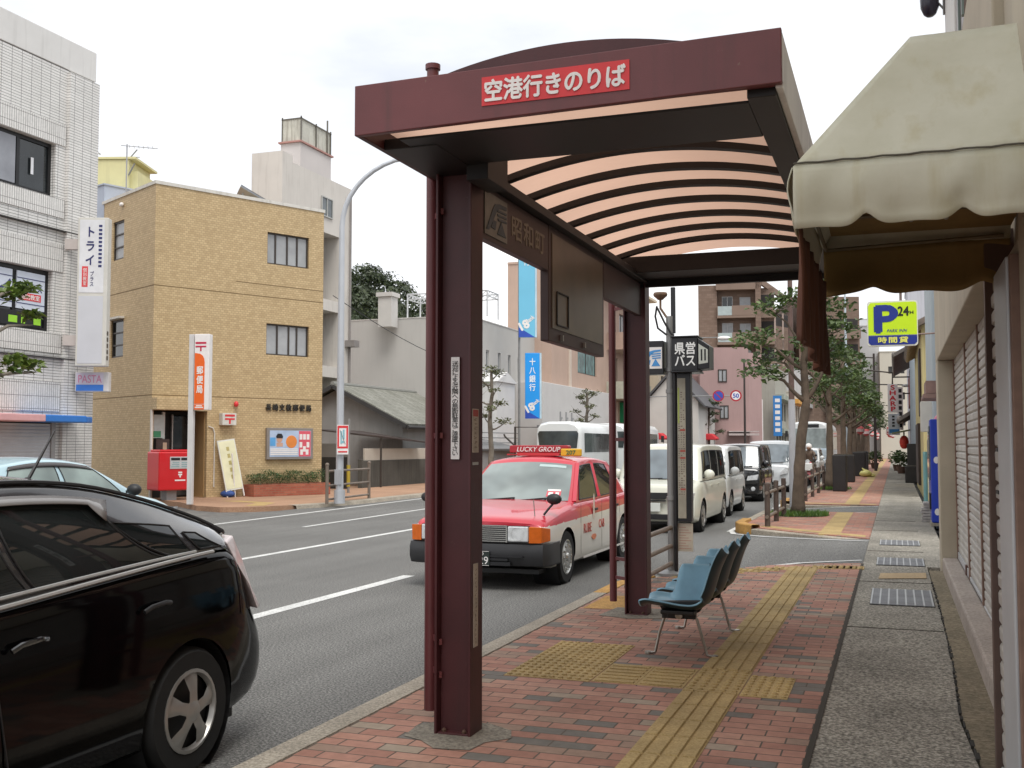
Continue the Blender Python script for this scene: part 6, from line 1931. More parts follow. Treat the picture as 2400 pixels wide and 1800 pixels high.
b.add([(-.9, 0, 13.69), (5.2, 0, 13.69), (5.2, 1.5, 13.69), (-.9, 1.5, 13.69)], [(0, 1, 2, 3)]); b.add([(-.9, 1.5, 0), (5.2, 1.5, 0), (5.2, 1.5, 13.7), (-.9, 1.5, 13.7)], [(0, 1, 2, 3)])
b.build('wall', WAw, WA, fix=False)
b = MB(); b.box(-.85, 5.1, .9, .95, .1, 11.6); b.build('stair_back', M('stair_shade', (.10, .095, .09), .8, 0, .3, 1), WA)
b = MB()
for z in (8.4, 5.4, 2.4):
    b.prism([(-.2, z), (2.1, z + 1.6), (2.1, z + 1.75), (-.2, z + .15)], .3, .8, 'xz'); b.box(-.2, 2.1, .05, .12, z, z + .85)
b.build('stair_flight', M('stair_cream', (.52, .47, .43), .8), WA)
b = MB(); b.box(.55, 3.2, .02, 1.0, 13.701, 14.75); b.build('tank_base', M('tank_base_pinkish', (.58, .54, .52), .8, 0, .05, 1), WA)
b = MB(); b.box(.45, 3.3, -.06, 1.08, 14.751, 14.82); b.build('tank_slab', M('tank_slab_red', (.42, .22, .19), .7), WA)
b = MB(); b.box(.6, 3.15, .06, .96, 14.821, 15.85); b.build('water_tank', M('stained_tank', (.52, .51, .44), .6, 0, .14, 2.5, 0, 80, .75, (.16, .13, .10)), WA)
FRD = M('tank_frame_dark', (.13, .12, .10), .6)
for p in ((.57, .03), (1.85, .03), (3.13, .03), (.57, .97), (3.13, .97)):
    b = MB(); b.box(p[0], p[0] + .05, p[1] - .03, p[1] + .02, 14.83, 15.92); b.build('tank_post', FRD, WA)
b = MB(); b.box(.57, 3.2, .0, .035, 15.80, 15.85); b.box(.57, .61, .0, 1.0, 15.801, 15.851); b.build('tank_rim', FRD, WA)
b = MB(); b.tube([(2.85, .02, 14.8), (2.85, .02, 16.35)], .04, 6); b.build('mast', FRD, WA)
b = MB(); b.box(-.9, -.1, .0, 1.5, 13.70, 14.0); b.build('parapet', WAw, WA)
window(WA, 2.3, 3.3, 11.9, 12.8, -.03, M('alu_frame', (.4, .4, .38), .4), PANE, (.5,), .05)
b = MB(); b.tube([(4.95, -.08, 2), (4.95, -.08, 13.4)], .05, 8); b.box(4.6, 5.1, -.5, -.001, 6.2, 6.5); b.build('drain_pipe', M('drain_dark', (.24, .22, .21), .6), WA)
b = MB(); b.box(5.201, 5.45, .2, 1.4, 9.2, 12.2); b.box(5.201, 5.5, .2, 1.4, 3.4, 8.6); b.build('balcony_stack', M('balcony_cream', (.58, .54, .48), .8, 0, .06, 1), WA)

# ------------------------------------------------------------------ low house with tiled roof and concrete wall
def rooftile():
    return brickmat('roof_tile', [(0, (.20, .20, .17)), (1, (.29, .29, .255))], (.10, .10, .085), .55, .22, .012, .75, .6, 'xy', .5, .4)
TH = thing('tiled_house', 'low grey house with a weathered tile roof behind the concrete wall', 'house', (-21.7, 39, 0))
b = MB(); b.prism([(-3, 0), (3.0, 0), (3.0, 2.5), (0, 3.95), (-3, 2.5)], 0, 9, 'xz'); b.build('wall', M('grey_mortar_wall', (.24, .235, .225), .85, 0, .1, 1.2, .1, 50, .3), TH)
b = MB(); b.add([(0, -.35, 4.12), (3.35, -.35, 2.46), (3.35, 9.4, 2.46), (0, 9.4, 4.12)], [(0, 1, 2, 3)]); b.add([(0, -.35, 4.12), (-3.3, -.35, 2.48), (-3.3, 9.4, 2.48), (0, 9.4, 4.12)], [(3, 2, 1, 0)])
b.build('roof', rooftile(), TH, solid=.10)
b = MB(); b.bar((0, -.42, 4.05), (3.36, -.42, 2.39), .05, .16); b.tube([(3.42, -.4, 2.36), (3.42, 9.4, 2.36)], .07, 8); b.bar((0, -.42, 4.05), (-3.3, -.42, 2.42), .05, .16); b.build('eave_board', M('eave_dark', (.035, .033, .032), .6), TH)
b = MB(); b.tube([(0, -.4, 4.16), (0, 9.5, 4.16)], .10, 8); b.build('ridge', M('ridge_tile', (.22, .22, .2), .8), TH, smooth=True)
LC = thing('lean_to_roof', 'dark sagging lean-to roof over the yard beside the low tiled house', 'lean-to', (-18.9, 34.6, 0))
b = MB(); b.add([(-1.6, 0, 2.25), (1.2, .6, 1.95), (1.5, 4.5, 1.72), (-1.6, 4.2, 2.2)], [(0, 1, 2, 3)]); b.build('sheet', M('rust_brown_sheet', (.06, .045, .04), .7, 0, .3, 3), LC, solid=.05)
b = MB()
for x, y, h in ((1.1, .7, 1.9), (1.3, 4.3, 1.7), (-1.5, .2, 2.2)): b.tube([(x, y, 0), (x, y, h)], .04, 8)
b.build('prop', DKFR, LC)
CWM = M('stained_concrete', (.085, .08, .068), .9, 0, .22, .9, .2, 40, .7, (.035, .033, .028))
CW = thing('concrete_wall', 'stained low concrete wall with a cream fence board along its top', 'wall', (-18.1, 37.8, LPZ))
b = MB(); b.box(-.15, .0, -3.3, 12, -.1, .98); b.build('wall', CWM, CW, bevel=.015)
b = MB(); b.box(-.12, -.03, -3.1, 3.4, .981, 1.42); b.build('fence_board', M('cream_board', (.50, .45, .38), .7, 0, .08, 1), CW, bevel=.01)
b = MB(); b.box(-.155, .006, -3.42, -3.301, -.1, 1.02); b.build('end_pier', CWM, CW)
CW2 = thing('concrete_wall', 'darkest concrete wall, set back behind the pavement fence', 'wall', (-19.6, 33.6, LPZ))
b = MB(); b.box(-2.4, 1.35, 0, .15, -.1, 1.12); b.build('wall', M('shaded_concrete', (.03, .028, .025), .95, 0, .3, 1, .2, 40, .6, (.02, .02, .018)), CW2, bevel=.015)  # shadow of the set-back corner put into the near-black wall colour
b = MB(); b.box(-2.4, 1.35, .01, .13, 1.121, 1.6); b.build('cap_wall', M('grey_cap_wall', (.17, .165, .155), .85, 0, .1, 1), CW2)
TPB = thing('tool_pipe', 'thin grey downpipe with yellow guard at the post office side', 'pipe', (-16.75, 30.9, LPZ))
b = MB(); b.tube([(0, 0, 0), (0, 0, 2.4)], .045, 8); b.build('pipe', POLEG, TPB, smooth=True)
b = MB(); b.tube([(0, 0, .2), (0, 0, .9)], .06, 8); b.build('guard', M('guard_yellow', (.40, .30, .03), .5), TPB, smooth=True)

# ------------------------------------------------------------------ lamp post with sign, pavement fence
LP = thing('street_lamp', 'tall pale street lamp with a curved arm beside the post office', 'street lamp', (-13.95, 25.25, LPZ))
LPM = M('lamp_post_paint', (.50, .52, .55), .4, .3, .06, 2, 0, 80, .2)
pts = [(0, 0, 0), (0, 0, 3), (0, 0, 7.4)] + [(2.0 * (1 - cos(a)), .55 * (1 - cos(a)), 7.4 + 1.9 * sin(a)) for a in [RA(k * 9) for k in range(1, 9)]] + [(2.1, .6, 9.32), (2.9, .85, 9.40)]
b = MB(); b.tube(pts, [.105, .10, .075] + [.07 - .002 * k for k in range(8)] + [.05, .045], 12); b.build('post', LPM, LP, smooth=True)
b = MB(); b.tube([(0, 0, 0), (0, 0, .35)], .15, 12); b.box(-.09, .09, -.12, .0, .5, .9); b.build('base', LPM, LP, smooth=True)
b = MB(); b.sphere((3.15, .93, 9.38), 1, 12, 0, (.42, .16, .09)); b.build('lamp_head', LPM, LP, smooth=True)
TS = thing('warning_sign', 'red and white rectangular warning sign strapped to the pale street lamp', 'sign', (-13.80, 25.13, 1.40), RA(24))
b = MB(); b.box(-.15, .15, -.02, .02, 0, .78); b.build('plate', SIGNWHITE, TS)
b = MB()
b.box(-.14, .14, -.026, -.0205, .16, .21); b.box(-.14, .14, -.026, -.0205, .70, .76); b.box(-.14, -.095, -.026, -.0205, .21, .70); b.box(.095, .14, -.026, -.0205, .21, .70); b.box(-.12, .12, -.026, -.0205, .05, .09)
b.build('red_border', SIGNRED, TS)
b = MB(); b.box(-.06, -.02, -.026, -.0205, .28, .62); b.box(.0, .05, -.026, -.0205, .40, .66); b.box(-.03, .04, -.0262, -.0207, .30, .36); b.build('figure', M('figure_teal', (.25, .48, .55), .5), TS)
b = MB(); b.bar((-.07, -.024, .64), (.07, -.024, .27), .02, .006); b.build('slash', BLK, TS)
PF = thing('pipe_fence', 'brown three-rail pipe fence at the pavement edge below the pale street lamp', 'guard fence', (-14.2, 26.1, LPZ))
p0, p1 = (.10, -1.25, 0), (-.22, 1.75, 0)
b = MB()
for q in (p0, p1):
    b = MB(); b.tube([q, (q[0], q[1], 1.02)], .045, 10); b.sphere((q[0], q[1], 1.03), .055, 10); b.build('post', RAILB, PF, smooth=True)
for z in (.12, .48, .86):
    b = MB(); b.tube([(p0[0], p0[1], z), (p1[0], p1[1], z)], .03, 8); b.build('rail', RAILB, PF, smooth=True)
# ================================================================== FARTHER BUILDINGS
# ------------------------------------------------------------------ grey bank building
GW = M('bank_grey_wall', (.47, .455, .43), .8, 0, .05, .5, .08, 30, .2, (.33, .31, .29))
BK = thing('bank_building', 'large plain pale grey bank building with a row of slit windows', 'bank', (-19.0, 46.6, 0), RA(90))
b = MB()
slits = [(2.05 + k * 1.5 + (.4 if k == 0 else .6), 2.05 + k * 1.5 + (.85 if k == 0 else 1.0), 4.5, 6.35) for k in range(5)]
facade(b, 0, 12.4, 0, 7.75, slits, 0, .15)
b.add([(0, 0, 0), (0, 12, 0), (0, 12, 7.75), (0, 0, 7.75)], [(0, 1, 2, 3)]); b.add([(12.4, 0, 0), (12.4, 12, 0), (12.4, 12, 7.75), (12.4, 0, 7.75)], [(0, 1, 2, 3)])
b.add([(0, 0, 7.74), (12.4, 0, 7.74), (12.4, 12, 7.74), (0, 12, 7.74)], [(0, 1, 2, 3)])
b.build('wall', GW, BK, fix=False)
for (x0, x1, z0, z1) in slits: window(BK, x0, x1, z0, z1, .12, M('slit_frame', (.42, .43, .43), .5), PANED, (.5,), .06)
b = MB(); b.box(-.02, 12.42, -.03, 12, 7.751, 7.80); b.build('coping', M('bank_coping', (.55, .53, .5), .7), BK)
b = MB(); b.box(-.9, -.2, 3.55, 4.25, 7.3, 8.75); b.box(-.98, -.12, 3.47, 4.33, 8.751, 8.95); b.build('chimney', M('chimney_pale', (.56, .54, .51), .7, 0, .05, 2), BK)
b = MB(); b.box(-.3, 2.2, -1.6, -.001, 0, 4.6); b.prism([(-.4, 4.6), (2.3, 4.6), (.9, 5.1)], -1.7, -.001, 'xz'); b.build('porch', M('porch_white', (.62, .61, .60), .6, 0, .05, 2), BK)
AX = thing('bank_annex', 'low pale annex with raised letters beside the grey bank', 'building', (-17.5, 53.5, 0), RA(90))
b = MB(); b.box(0, 14, 0, 8, 0, 5.0); b.build('wall', M('annex_wall', (.56, .54, .52), .75, 0, .05, 1), AX, bevel=.03)
b = MB()
for k in range(3): b.box(3.0 + k * 1.1, 3.12 + k * 1.1, -.05, -.001, 2.8, 3.5); b.box(3.15 + k * 1.1, 3.4 + k * 1.1, -.05, -.001, 3.1, 3.2)
b.build('wall_mark', M('mark_grey', (.28, .28, .28), .5), AX)
b = MB(); b.box(-1, 13, -2.2, -.002, 2.55, 2.68); b.build('canopy', M('canopy_grey', (.20, .20, .20), .6), AX)
for k in range(4): window(AX, 1 + k * 3, 2.6 + k * 3, .4, 2.3, -.02, DKFR, PANED, (.5,), .06)
RFT = thing('roof_truss', 'white steel lattice frame standing on the bank roof', 'steel frame', (-21.5, 47.4, 7.8))
b = MB()
for (x0, y0, x1, y1) in ((-1.0, 0, 3.2, 0), (-1.0, 1.5, 3.2, 1.5), (-1, 0, -1, 1.5), (3.2, 0, 3.2, 1.5)):
    b.tube([(x0, y0, 1.25), (x1, y1, 1.25)], .035, 6); b.tube([(x0, y0, 1.0), (x1, y1, 1.0)], .03, 6)
    n_ = 12 if x0 != x1 else 4
    for k in range(n_):
        t0, t1 = k / n_, (k + 1) / n_
        b.tube([(lerp(x0, x1, t0), lerp(y0, y1, t0), 1.0), (lerp(x0, x1, t1), lerp(y0, y1, t1), 1.25)], .02, 5)
for x in (-1, 3.2):
    for y in (0, 1.5): b.tube([(x, y, 0), (x, y, 1.25)], .04, 6)
b.build('lattice', M('truss_white', (.55, .56, .57), .5, .2), RFT)

# bank banners
def banner(name, label, x, y, z0, z1, wd, col, words, rz):
    t = thing(name, label, 'banner sign', (x, y, z0), rz, 'blue bank signs')
    H = z1 - z0
    b = MB(); b.box(-wd / 2, wd / 2, -.12, .12, 0, H); bx = b.build('panel', M('banner_blue', col, .45, 0, .05, .6), t, bevel=.02)
    b = MB(); b.box(wd / 2 + .001, wd / 2 + .09, -.12, .12, 0, H); b.build('edge', M('banner_edge', (.45, .62, .72), .5), t)
    b = MB(); b.prism([(-wd / 2, .0), (wd / 2, .0), (-wd / 2 + wd * .1, wd * .55), (-wd / 2, wd * .6)], -.128, -.1205, 'xz'); b.build('wave', M('banner_navy', (.02, .07, .42), .45), bx)
    text('18', SIGNWHITE, 'lettering', bx, (-wd * .17, -.13, wd * .75), FACE_S @ Matrix.Rotation(RA(28), 4, 'Z'), wd * .55, wd * .5, .05, .002)
    text('Bank', SIGNWHITE, 'lettering', bx, (wd * .20, -.13, wd * 1.12), FACE_S @ Matrix.Rotation(RA(38), 4, 'Z'), wd * .55, wd * .26, .03, .002)
    text('\n'.join(words), M('banner_letters', (.78, .82, .84), .5), 'lettering', bx, (0, -.13, H - wd * .45 - len(words) * wd * .26), FACE_S, wd * .42, len(words) * wd * .56, .02, .002, line=1.12)
    return t
banner('bank_banner', 'tall pale blue vertical bank banner high above the grey bank', -17.05, 49.6, 6.95, 12.6, .80, (.16, .50, .70), '十八銀行', RA(20))
banner('bank_banner', 'bright blue vertical bank sign lower down beside the bank canopy', -16.9, 50.0, 2.95, 6.2, .72, (.008, .30, .80), '十八銀行', RA(20))
SPL = thing('sign_pole', 'thin pale steel pole carrying the blue bank signs', 'pole', (-17.45, 49.6, 0))
b = MB(); b.tube([(0, 0, 0), (0, 0, 13)], .06, 8); b.build('pole', POLEG, SPL, smooth=True)
SHF = thing('street_frame', 'dark steel arch frame on the pavement left of the dotted minibus', 'steel frame', (-15.1, 42.4, LPZ))
b = MB(); b.tube([(0, 0, 0), (0, 0, 2.3), (1.0, .4, 2.3), (1.0, .4, 0)], .05, 8); b.tube([(0, 0, 1.5), (-.45, 0, 1.9), (-.5, 0, 2.0)], .04, 8); b.build('frame', DKFR, SHF, smooth=True)
LS = thing('low_shed_roof', 'low grey ribbed shed roof and steps in front of the bank', 'shed', (-17.3, 44.0, 0))
b = MB(); b.add([(-1.5, -2.2, 2.05), (1.0, -2.6, 1.45), (1.3, 2.2, 1.45), (-1.5, 2.2, 2.05)], [(0, 1, 2, 3)]); b.build('roof', M('ribbed_grey', (.17, .17, .17), .6, 0, .1, 2), LS, solid=.08)
b = MB(); b.box(-1.4, .9, -2.0, 2.0, 0, 1.4); b.build('wall', M('shed_grey', (.30, .30, .30), .8), LS)
b = MB()
for k in range(3): b.tube([(.4, -2, 1.75 + k * .22), (.7, 3, 1.75 + k * .22)], .025, 6)
b.build('rail', POLEG, LS)

# ------------------------------------------------------------------ helper for plainer blocks
def block(name, label, cat, loc, rz, Wd, Dp, H, wall, wins=(), frame=DKFR, pane=PANED, group=None, roofm=None, sidewins=(), balc=()):
    t = thing(name, label, cat, loc, rz, group)
    b = MB(); facade(b, 0, Wd, 0, H, [w_[:4] for w_ in wins], 0, .2)
    for x in (0, Wd): b.add([(x, 0, 0), (x, Dp, 0), (x, Dp, H), (x, 0, H)], [(0, 1, 2, 3)])
    b.add([(0, 0, H - .01), (Wd, 0, H - .01), (Wd, Dp, H - .01), (0, Dp, H - .01)], [(0, 1, 2, 3)]); b.add([(0, Dp, 0), (Wd, Dp, 0), (Wd, Dp, H), (0, Dp, H)], [(0, 1, 2, 3)])
    b.build('wall', wall, t, fix=False)
    for w_ in wins: window(t, *w_[:4], .15, frame, w_[4] if len(w_) > 4 else pane, (.5,), .07)
    for (y0, y1, z0, z1, x, sg) in sidewins: window(t, y0, y1, z0, z1, x, frame, pane, (.5,), .07, None, (), 'x', sg)
    b = MB(); b.box(-.05, Wd + .05, -.05, .25, H, H + .12); b.box(-.05, .25, .251, Dp, H, H + .12); b.box(Wd - .25, Wd + .05, .251, Dp, H, H + .12); b.build('parapet', roofm or wall, t)
    for (x0, x1, z0, dp, mt) in balc:
        b = MB(); b.box(x0, x1, -dp, -.001, z0, z0 + .16); b.box(x0, x1, -dp, -dp + .08, z0 + .161, z0 + 1.15); b.box(x0, x0 + .08, -dp + .081, -.001, z0 + .161, z0 + 1.15); b.box(x1 - .08, x1, -dp + .081, -.001, z0 + .161, z0 + 1.15)
        b.build('balcony', mt, t)
    return t

# ------------------------------------------------------------------ salmon building beyond the bank
SAL = M('salmon_wall', (.47, .335, .265), .8, 0, .06, .7, .1, 30, .25, (.3, .22, .17))
TEAL = glass('teal_glass', (.12, .24, .24), .08, 1.5)
sal = block('salmon_building', 'salmon building with rounded balconies beyond the pale bank annex', 'building', (-18.0, 56.6, 0), RA(90), 19.5, 2.6, 11.9, SAL,
            wins=[(2.2, 3.4, 9.0, 10.6), (5.2, 9.6, 6.0, 7.9, TEAL), (13.0, 14.6, 9.0, 11, PANED), (15.6, 17.5, 8.8, 10.8, CURT), (13.0, 15, 5.6, 7.6, TEAL), (10.8, 12.2, 2.2, 4.2)],
            balc=[(12.3, 18.8, 8.0, 1.3, SAL), (12.0, 18.9, 4.7, 1.5, M('balcony_greenish', (.42, .41, .33), .8))])
b = MB(); b.box(10.0, 20.2, -1.7, 1, 12.03, 12.2); b.build('eave', M('eave_cream', (.62, .52, .38), .7), sal)
b = MB(); b.box(3.3, 3.5, -.12, -.001, 3, 11); b.box(12.5, 12.65, -.1, -.001, 0, 4.6); b.box(14.5, 14.65, -.1, -.001, 0, 4.6); b.build('drain_pipe', M('pipe_cream', (.6, .52, .44), .6), sal)
b = MB(); b.box(15.6, 17.2, -.9, -.002, 3.2, 4.6); b.box(17.8, 19.2, -.9, -.002, 3.2, 4.6); b.build('awning', M('awning_green', (.01, .30, .12), .5), sal)
b = MB(); b.box(1.0, 2.0, -.05, -.001, 9.2, 11.2); b.build('hoarding', M('hoarding_grey', (.5, .5, .48), .6), sal)
CRH = block('cream_house', 'cream three storey house with tall dark windows left of the pink building', 'house', (-16.4, 77.5, 0), RA(90), 12, 8, 7.6, M('cream_house_wall', (.56, .48, .36), .8, 0, .06, 1, 0, 80, .3),
            wins=[(1.0, 2.0, 4.6, 6.8), (3.4, 4.4, 4.6, 6.8), (6, 7.2, 4.6, 6.6), (8.6, 10, 4.6, 6.6), (1.2, 3.4, 1.0, 3.0)])
b = MB(); b.box(-.4, 8, -1.1, -.001, 3.55, 3.75); b.build('canopy', M('canopy_tan', (.33, .26, .19), .7), CRH)
WG = thing('white_gabled_house', 'small white gabled house left of the pink building, behind the bus stop frame', 'house', (-14.2, 72.5, 0))
b = MB(); b.prism([(-2.0, 0), (1.6, 0), (1.6, 4.6), (-.2, 6.6), (-2.0, 4.6)], 0, 7, 'xz'); b.build('wall', M('white_gable_wall', (.62, .60, .56), .8, 0, .05, 1), WG)
b = MB(); b.add([(-.2, -.3, 6.75), (2.1, -.3, 4.25), (2.1, 7.3, 4.25), (-.2, 7.3, 6.75)], [(0, 1, 2, 3)]); b.add([(-.2, -.3, 6.75), (-2.5, -.3, 4.25), (-2.5, 7.3, 4.25), (-.2, 7.3, 6.75)], [(3, 2, 1, 0)]); b.build('roof', M('roof_slate', (.09, .09, .095), .7), WG, solid=.12)
window(WG, -.2, 1.0, 2.4, 3.8, -.03, DKFR, CURT, (.5,), .07); window(WG, -.2, 1.2, .4, 1.9, -.03, DKFR, PANED, (.5,), .07)

# ------------------------------------------------------------------ pink corner building
PNK = M('dusty_pink_wall', (.40, .265, .25), .8, 0, .05, .6, .1, 30, .25, (.25, .17, .16))
pk = thing('pink_building', 'dusty pink three storey corner building below the brown apartments', 'building', (-13.75, 79.9, 0), RA(15))
b = MB(); b.box(0, 3.6, 0, 12, 0, 8.95); b.prism([(3.601, 0), (4.75, 1.3), (4.75, 12), (3.601, 12)], 0, 8.55, 'xy'); b.box(-.001, -.0005, 0, 1, 0, 1); b.build('wall', PNK, pk)
b = MB(); b.box(-1.9, -.002, 1.5, 12, 0, 6.9); b.build('side_wall', PNK, pk)
window(pk, 1.35, 2.0, 6.35, 7.3, -.03, DKFR, CURT, (.5,), .07); window(pk, -.62, -.05, 3.0 + .9, 4.8, -.03, DKFR, PANED, (), .06); window(pk, 1.45, 2.1, 3.6, 4.6, -.03, DKFR, CURT, (.5,), .07)
for z in (5.9, 3.0):
    for y in (2.5, 5.5, 8.5): window(pk, y, y + 1.1, z, z + 1.6, 4.76, DKFR, CURT, (.5,), .07, None, (), 'x', -1)
b = MB(); b.box(2.0, 4.2, -.9, -.001, 2.35, 2.5); b.box(2.0, 4.2, -.9, -.001, 2.6, 2.68); b.build('canopy', M('canopy_whitered', (.5, .42, .40), .6), pk)
# ------------------------------------------------------------------ brown apartment towers
BRT = brickmat('brown_tile', [(0, (.165, .110, .082)), (1, (.215, .150, .115))], (.15, .105, .08), .5, .25, .02, .7, .2, 'uz', .5, .2, .4)
BRW = M('brown_render', (.205, .145, .112), .8, 0, .06, .5)
RAILG = M('balcony_glass_rail', (.34, .40, .40), .3, 0, .1, 2)
ap = thing('brown_apartments', 'brown eight storey apartment tower with balconies behind the pink building', 'apartment building', (-18.9, 109.3, 0), RA(9))
b = MB(); b.box(0, 1.9, .4, 14, 0, 18.1); b.box(1.901, 5.75, 1.3, 14, 0, 18.35); b.box(5.751, 6.3, -.05, 1.2, 0, 18.6); b.box(5.751, 7.7, 1.201, 14, 0, 17.8); b.build('wall', BRT, ap)
for k in range(6):
    z = 14.9 - k * 2.75
    b = MB(); b.box(1.901, 5.75, 0, 1.29, z - .25, z); b.box(3.4, 5.75, -.02, .08, z + .001, z + 1.0); b.box(1.901, 1.98, .05, 1.29, z + .001, z + 1.0); b.build('balcony', BRW, ap)
    b = MB(); b.box(1.981, 3.39, 0, .05, z + .02, z + .95); b.build('balcony_rail', RAILG, ap)
    window(ap, 2.4, 3.5, z + .05, z + 2.1, 1.27, M('alu_pale', (.4, .4, .4), .4), CURT if k % 2 else PANED, (.5,), .06)
    window(ap, 4.2, 5.3, z + .75, z + 2.0, 1.27, M('alu_pale2', (.4, .4, .4), .4), CURT, (.5,), .06)
    b = MB(); b.box(6.301, 7.69, .45, 1.19, z - .25, z + .75); b.build('side_balcony', BRW, ap)
    b = MB(); b.box(6.35, 7.65, 1.19, 1.2, z + .76, z + 2.2); b.build('balcony_opening', INT, ap)
b = MB(); b.box(1.8, 6.35, -.05, 1.29, 17.55, 18.5); b.build('top_beam', BRW, ap)
MGM = M('mast_grey', (.3, .3, .3), .5)
b = MB(); b.bar((6.4, .5, 18.3), (9.6, 4.5, 16.6), .25, .6); b.build('roof_edge', BRW, ap)
for x, y, z in ((3.7, 4, 21.5), (4.9, 6, 20.5), (9.4, 6, 20.5)): b = MB(); b.tube([(x, y, 16), (x, y, z)], .04, 5); b.build('roof_mast', MGM, ap)
for k in range(5):
    z = 13.6 - k * 2.75
    b = MB(); b.prism([(7.701, 1.25), (9.5, 4.4), (9.5, 14), (7.701, 14)], z - 3.0 + .9, z + .3, 'xy'); b.build('wing', BRT, ap)
    b = MB(); b.prism([(7.75, 1.45), (9.4, 4.4), (9.4, 12), (7.75, 12)], z + .301, z + 1.6, 'xy'); b.build('wing_opening', INT, ap)
    b = MB()
    for q in (0, .5, 1): b.bar((lerp(7.72, 9.5, q), lerp(1.2, 4.35, q), z - 2), (lerp(7.72, 9.5, q), lerp(1.2, 4.35, q), z + 1.7), .18, .18)
    b.build('wing_pier', M('pier_pinkish', (.36, .28, .24), .7), ap)
ap2 = thing('brown_apartments', 'lower brown apartment block with a teal triangle mark near its roof', 'apartment building', (-9.6, 118, 0), RA(19))
b = MB(); b.box(0, 6.5, 0, 12, 0, 17.6); b.build('wall', BRT, ap2)
b = MB(); b.prism([(1.0, 16.1), (1.9, 16.1), (1.45, 16.75)], -.06, -.001, 'xz'); b.box(.9, 2.0, -.06, -.001, 15.75, 15.92); b.build('teal_mark', M('teal_mark', (.18, .50, .55), .5), ap2)
for k in range(4):
    b = MB(); b.box(2.6, 6.4, -.8, -.001, 13.0 - k * 2.75, 14.0 - k * 2.75); b.build('balcony', BRW, ap2)
    b = MB(); b.box(2.7, 6.3, -.05, -.002, 14.02 - k * 2.75, 15.2 - k * 2.75); b.build('balcony_opening', INT, ap2)

# ------------------------------------------------------------------ shops beyond the pink building (left side of the far road)
rr = random.Random(21)
specs = [(-9.6, 93, 8.2, (.36, .35, .30), 'grey green shop building with stacked window bands right of the pink building'),
         (-9.2, 103, 6.6, (.52, .48, .42), 'pale shop building with an orange shopfront beyond the pink building'),
         (-9.0, 114, 9.5, (.50, .50, .50), 'tall light grey building behind the street tree trunks'),
         (-8.6, 127, 7.5, (.58, .56, .53), 'low off-white building farthest along the left side')]
for i, (x, y, h, c, lab) in enumerate(specs):
    ws = []
    for z in range(int(h // 3)):
        for k in range(4): ws.append((.6 + k * 2.3, 2.2 + k * 2.3, .9 + z * 2.9, 2.5 + z * 2.9))
    t = block('shop_building', lab, 'shop building', (x, y, 0), RA(90), 10, 8, h, M('shop_wall', c, .8, 0, .08, .6, 0, 80, .3), wins=ws, pane=PANED if i % 2 else PANE)
    b = MB()
    for z in range(int(h // 3)): b.box(0, 10, -.7, -.001, 2.65 + z * 2.9, 3.05 + z * 2.9)
    b.build('fascia', M('shop_fascia', ((.30, .33, .27), (.60, .30, .06), (.42, .42, .42), (.5, .5, .46))[i], .6, 0, .2, 1), t)
VB2 = thing('blue_shop_sign', 'tall blue vertical shop sign with white lettering marks by the far road', 'shop sign', (-9.35, 92.2, 2.4), RA(8))
b = MB(); b.box(-.35, .35, -.1, .1, 0, 3.4); pn_ = b.build('panel', M('shop_sign_blue', (.03, .20, .52), .5), VB2)
for k in range(6): b = MB(); b.box(-.2, .2, -.107, -.101, .35 + k * .5, .65 + k * .5); b.build('white_mark', SIGNWHITE, pn_)
VB3 = thing('green_shop_sign', 'white and green vertical banner in front of the pink building', 'shop sign', (-9.9, 82.5, 1.6), RA(10))
b = MB(); b.box(-.45, .45, -.06, .06, 0, 3.5); pn_ = b.build('panel', SIGNWHITE, VB3)
b = MB()
for k in range(3): b.box(-.36 + k * .26, -.20 + k * .26, -.067, -.061, .3, 2.6)
b.build('green_stripes', M('stripe_green', (.04, .24, .16), .6), pn_)

# ------------------------------------------------------------------ pale towers at the end of the street
ap3 = block('cream_tower', 'cream apartment tower at the far end of the street behind the lamp standard', 'apartment building', (-4.1, 128, 0), RA(4), 2.5, 10, 15.2, M('far_grey_wall', (.50, .50, .50), .8, 0, .04, .5),
            wins=[(.5, 1.0, 8.2 + k * -3, 9.4 + k * -3) for k in range(2)])
ap4 = block('cream_tower', 'wider cream apartment tower with small windows right of the lamp standard', 'apartment building', (-1.55, 126, 0), RA(4), 3.6, 10, 12.0, M('far_cream_wall', (.60, .56, .47), .8, 0, .04, .5),
            wins=[(.9, 1.3, 9.6 - k * 2.9, 10.4 - k * 2.9) for k in range(3)] + [(2.2, 2.6, 9.6 - k * 2.9, 10.4 - k * 2.9) for k in range(3)])
ap5 = block('pale_tower', 'very pale tall tower farthest away above the street trees', 'tower', (-8.6, 190, 0), RA(4), 6.0, 12, 23.0, M('far_haze_wall', (.62, .64, .66), .8, 0, .03, .4))
bb = block('lavender_building', 'tall pale lavender building behind the yellow house on the right', 'building', (.75, 62, 0), RA(0), 6, 12, 11.2, M('lavender_wall', (.52, .52, .56), .8, 0, .04, .5, 0, 80, .2))

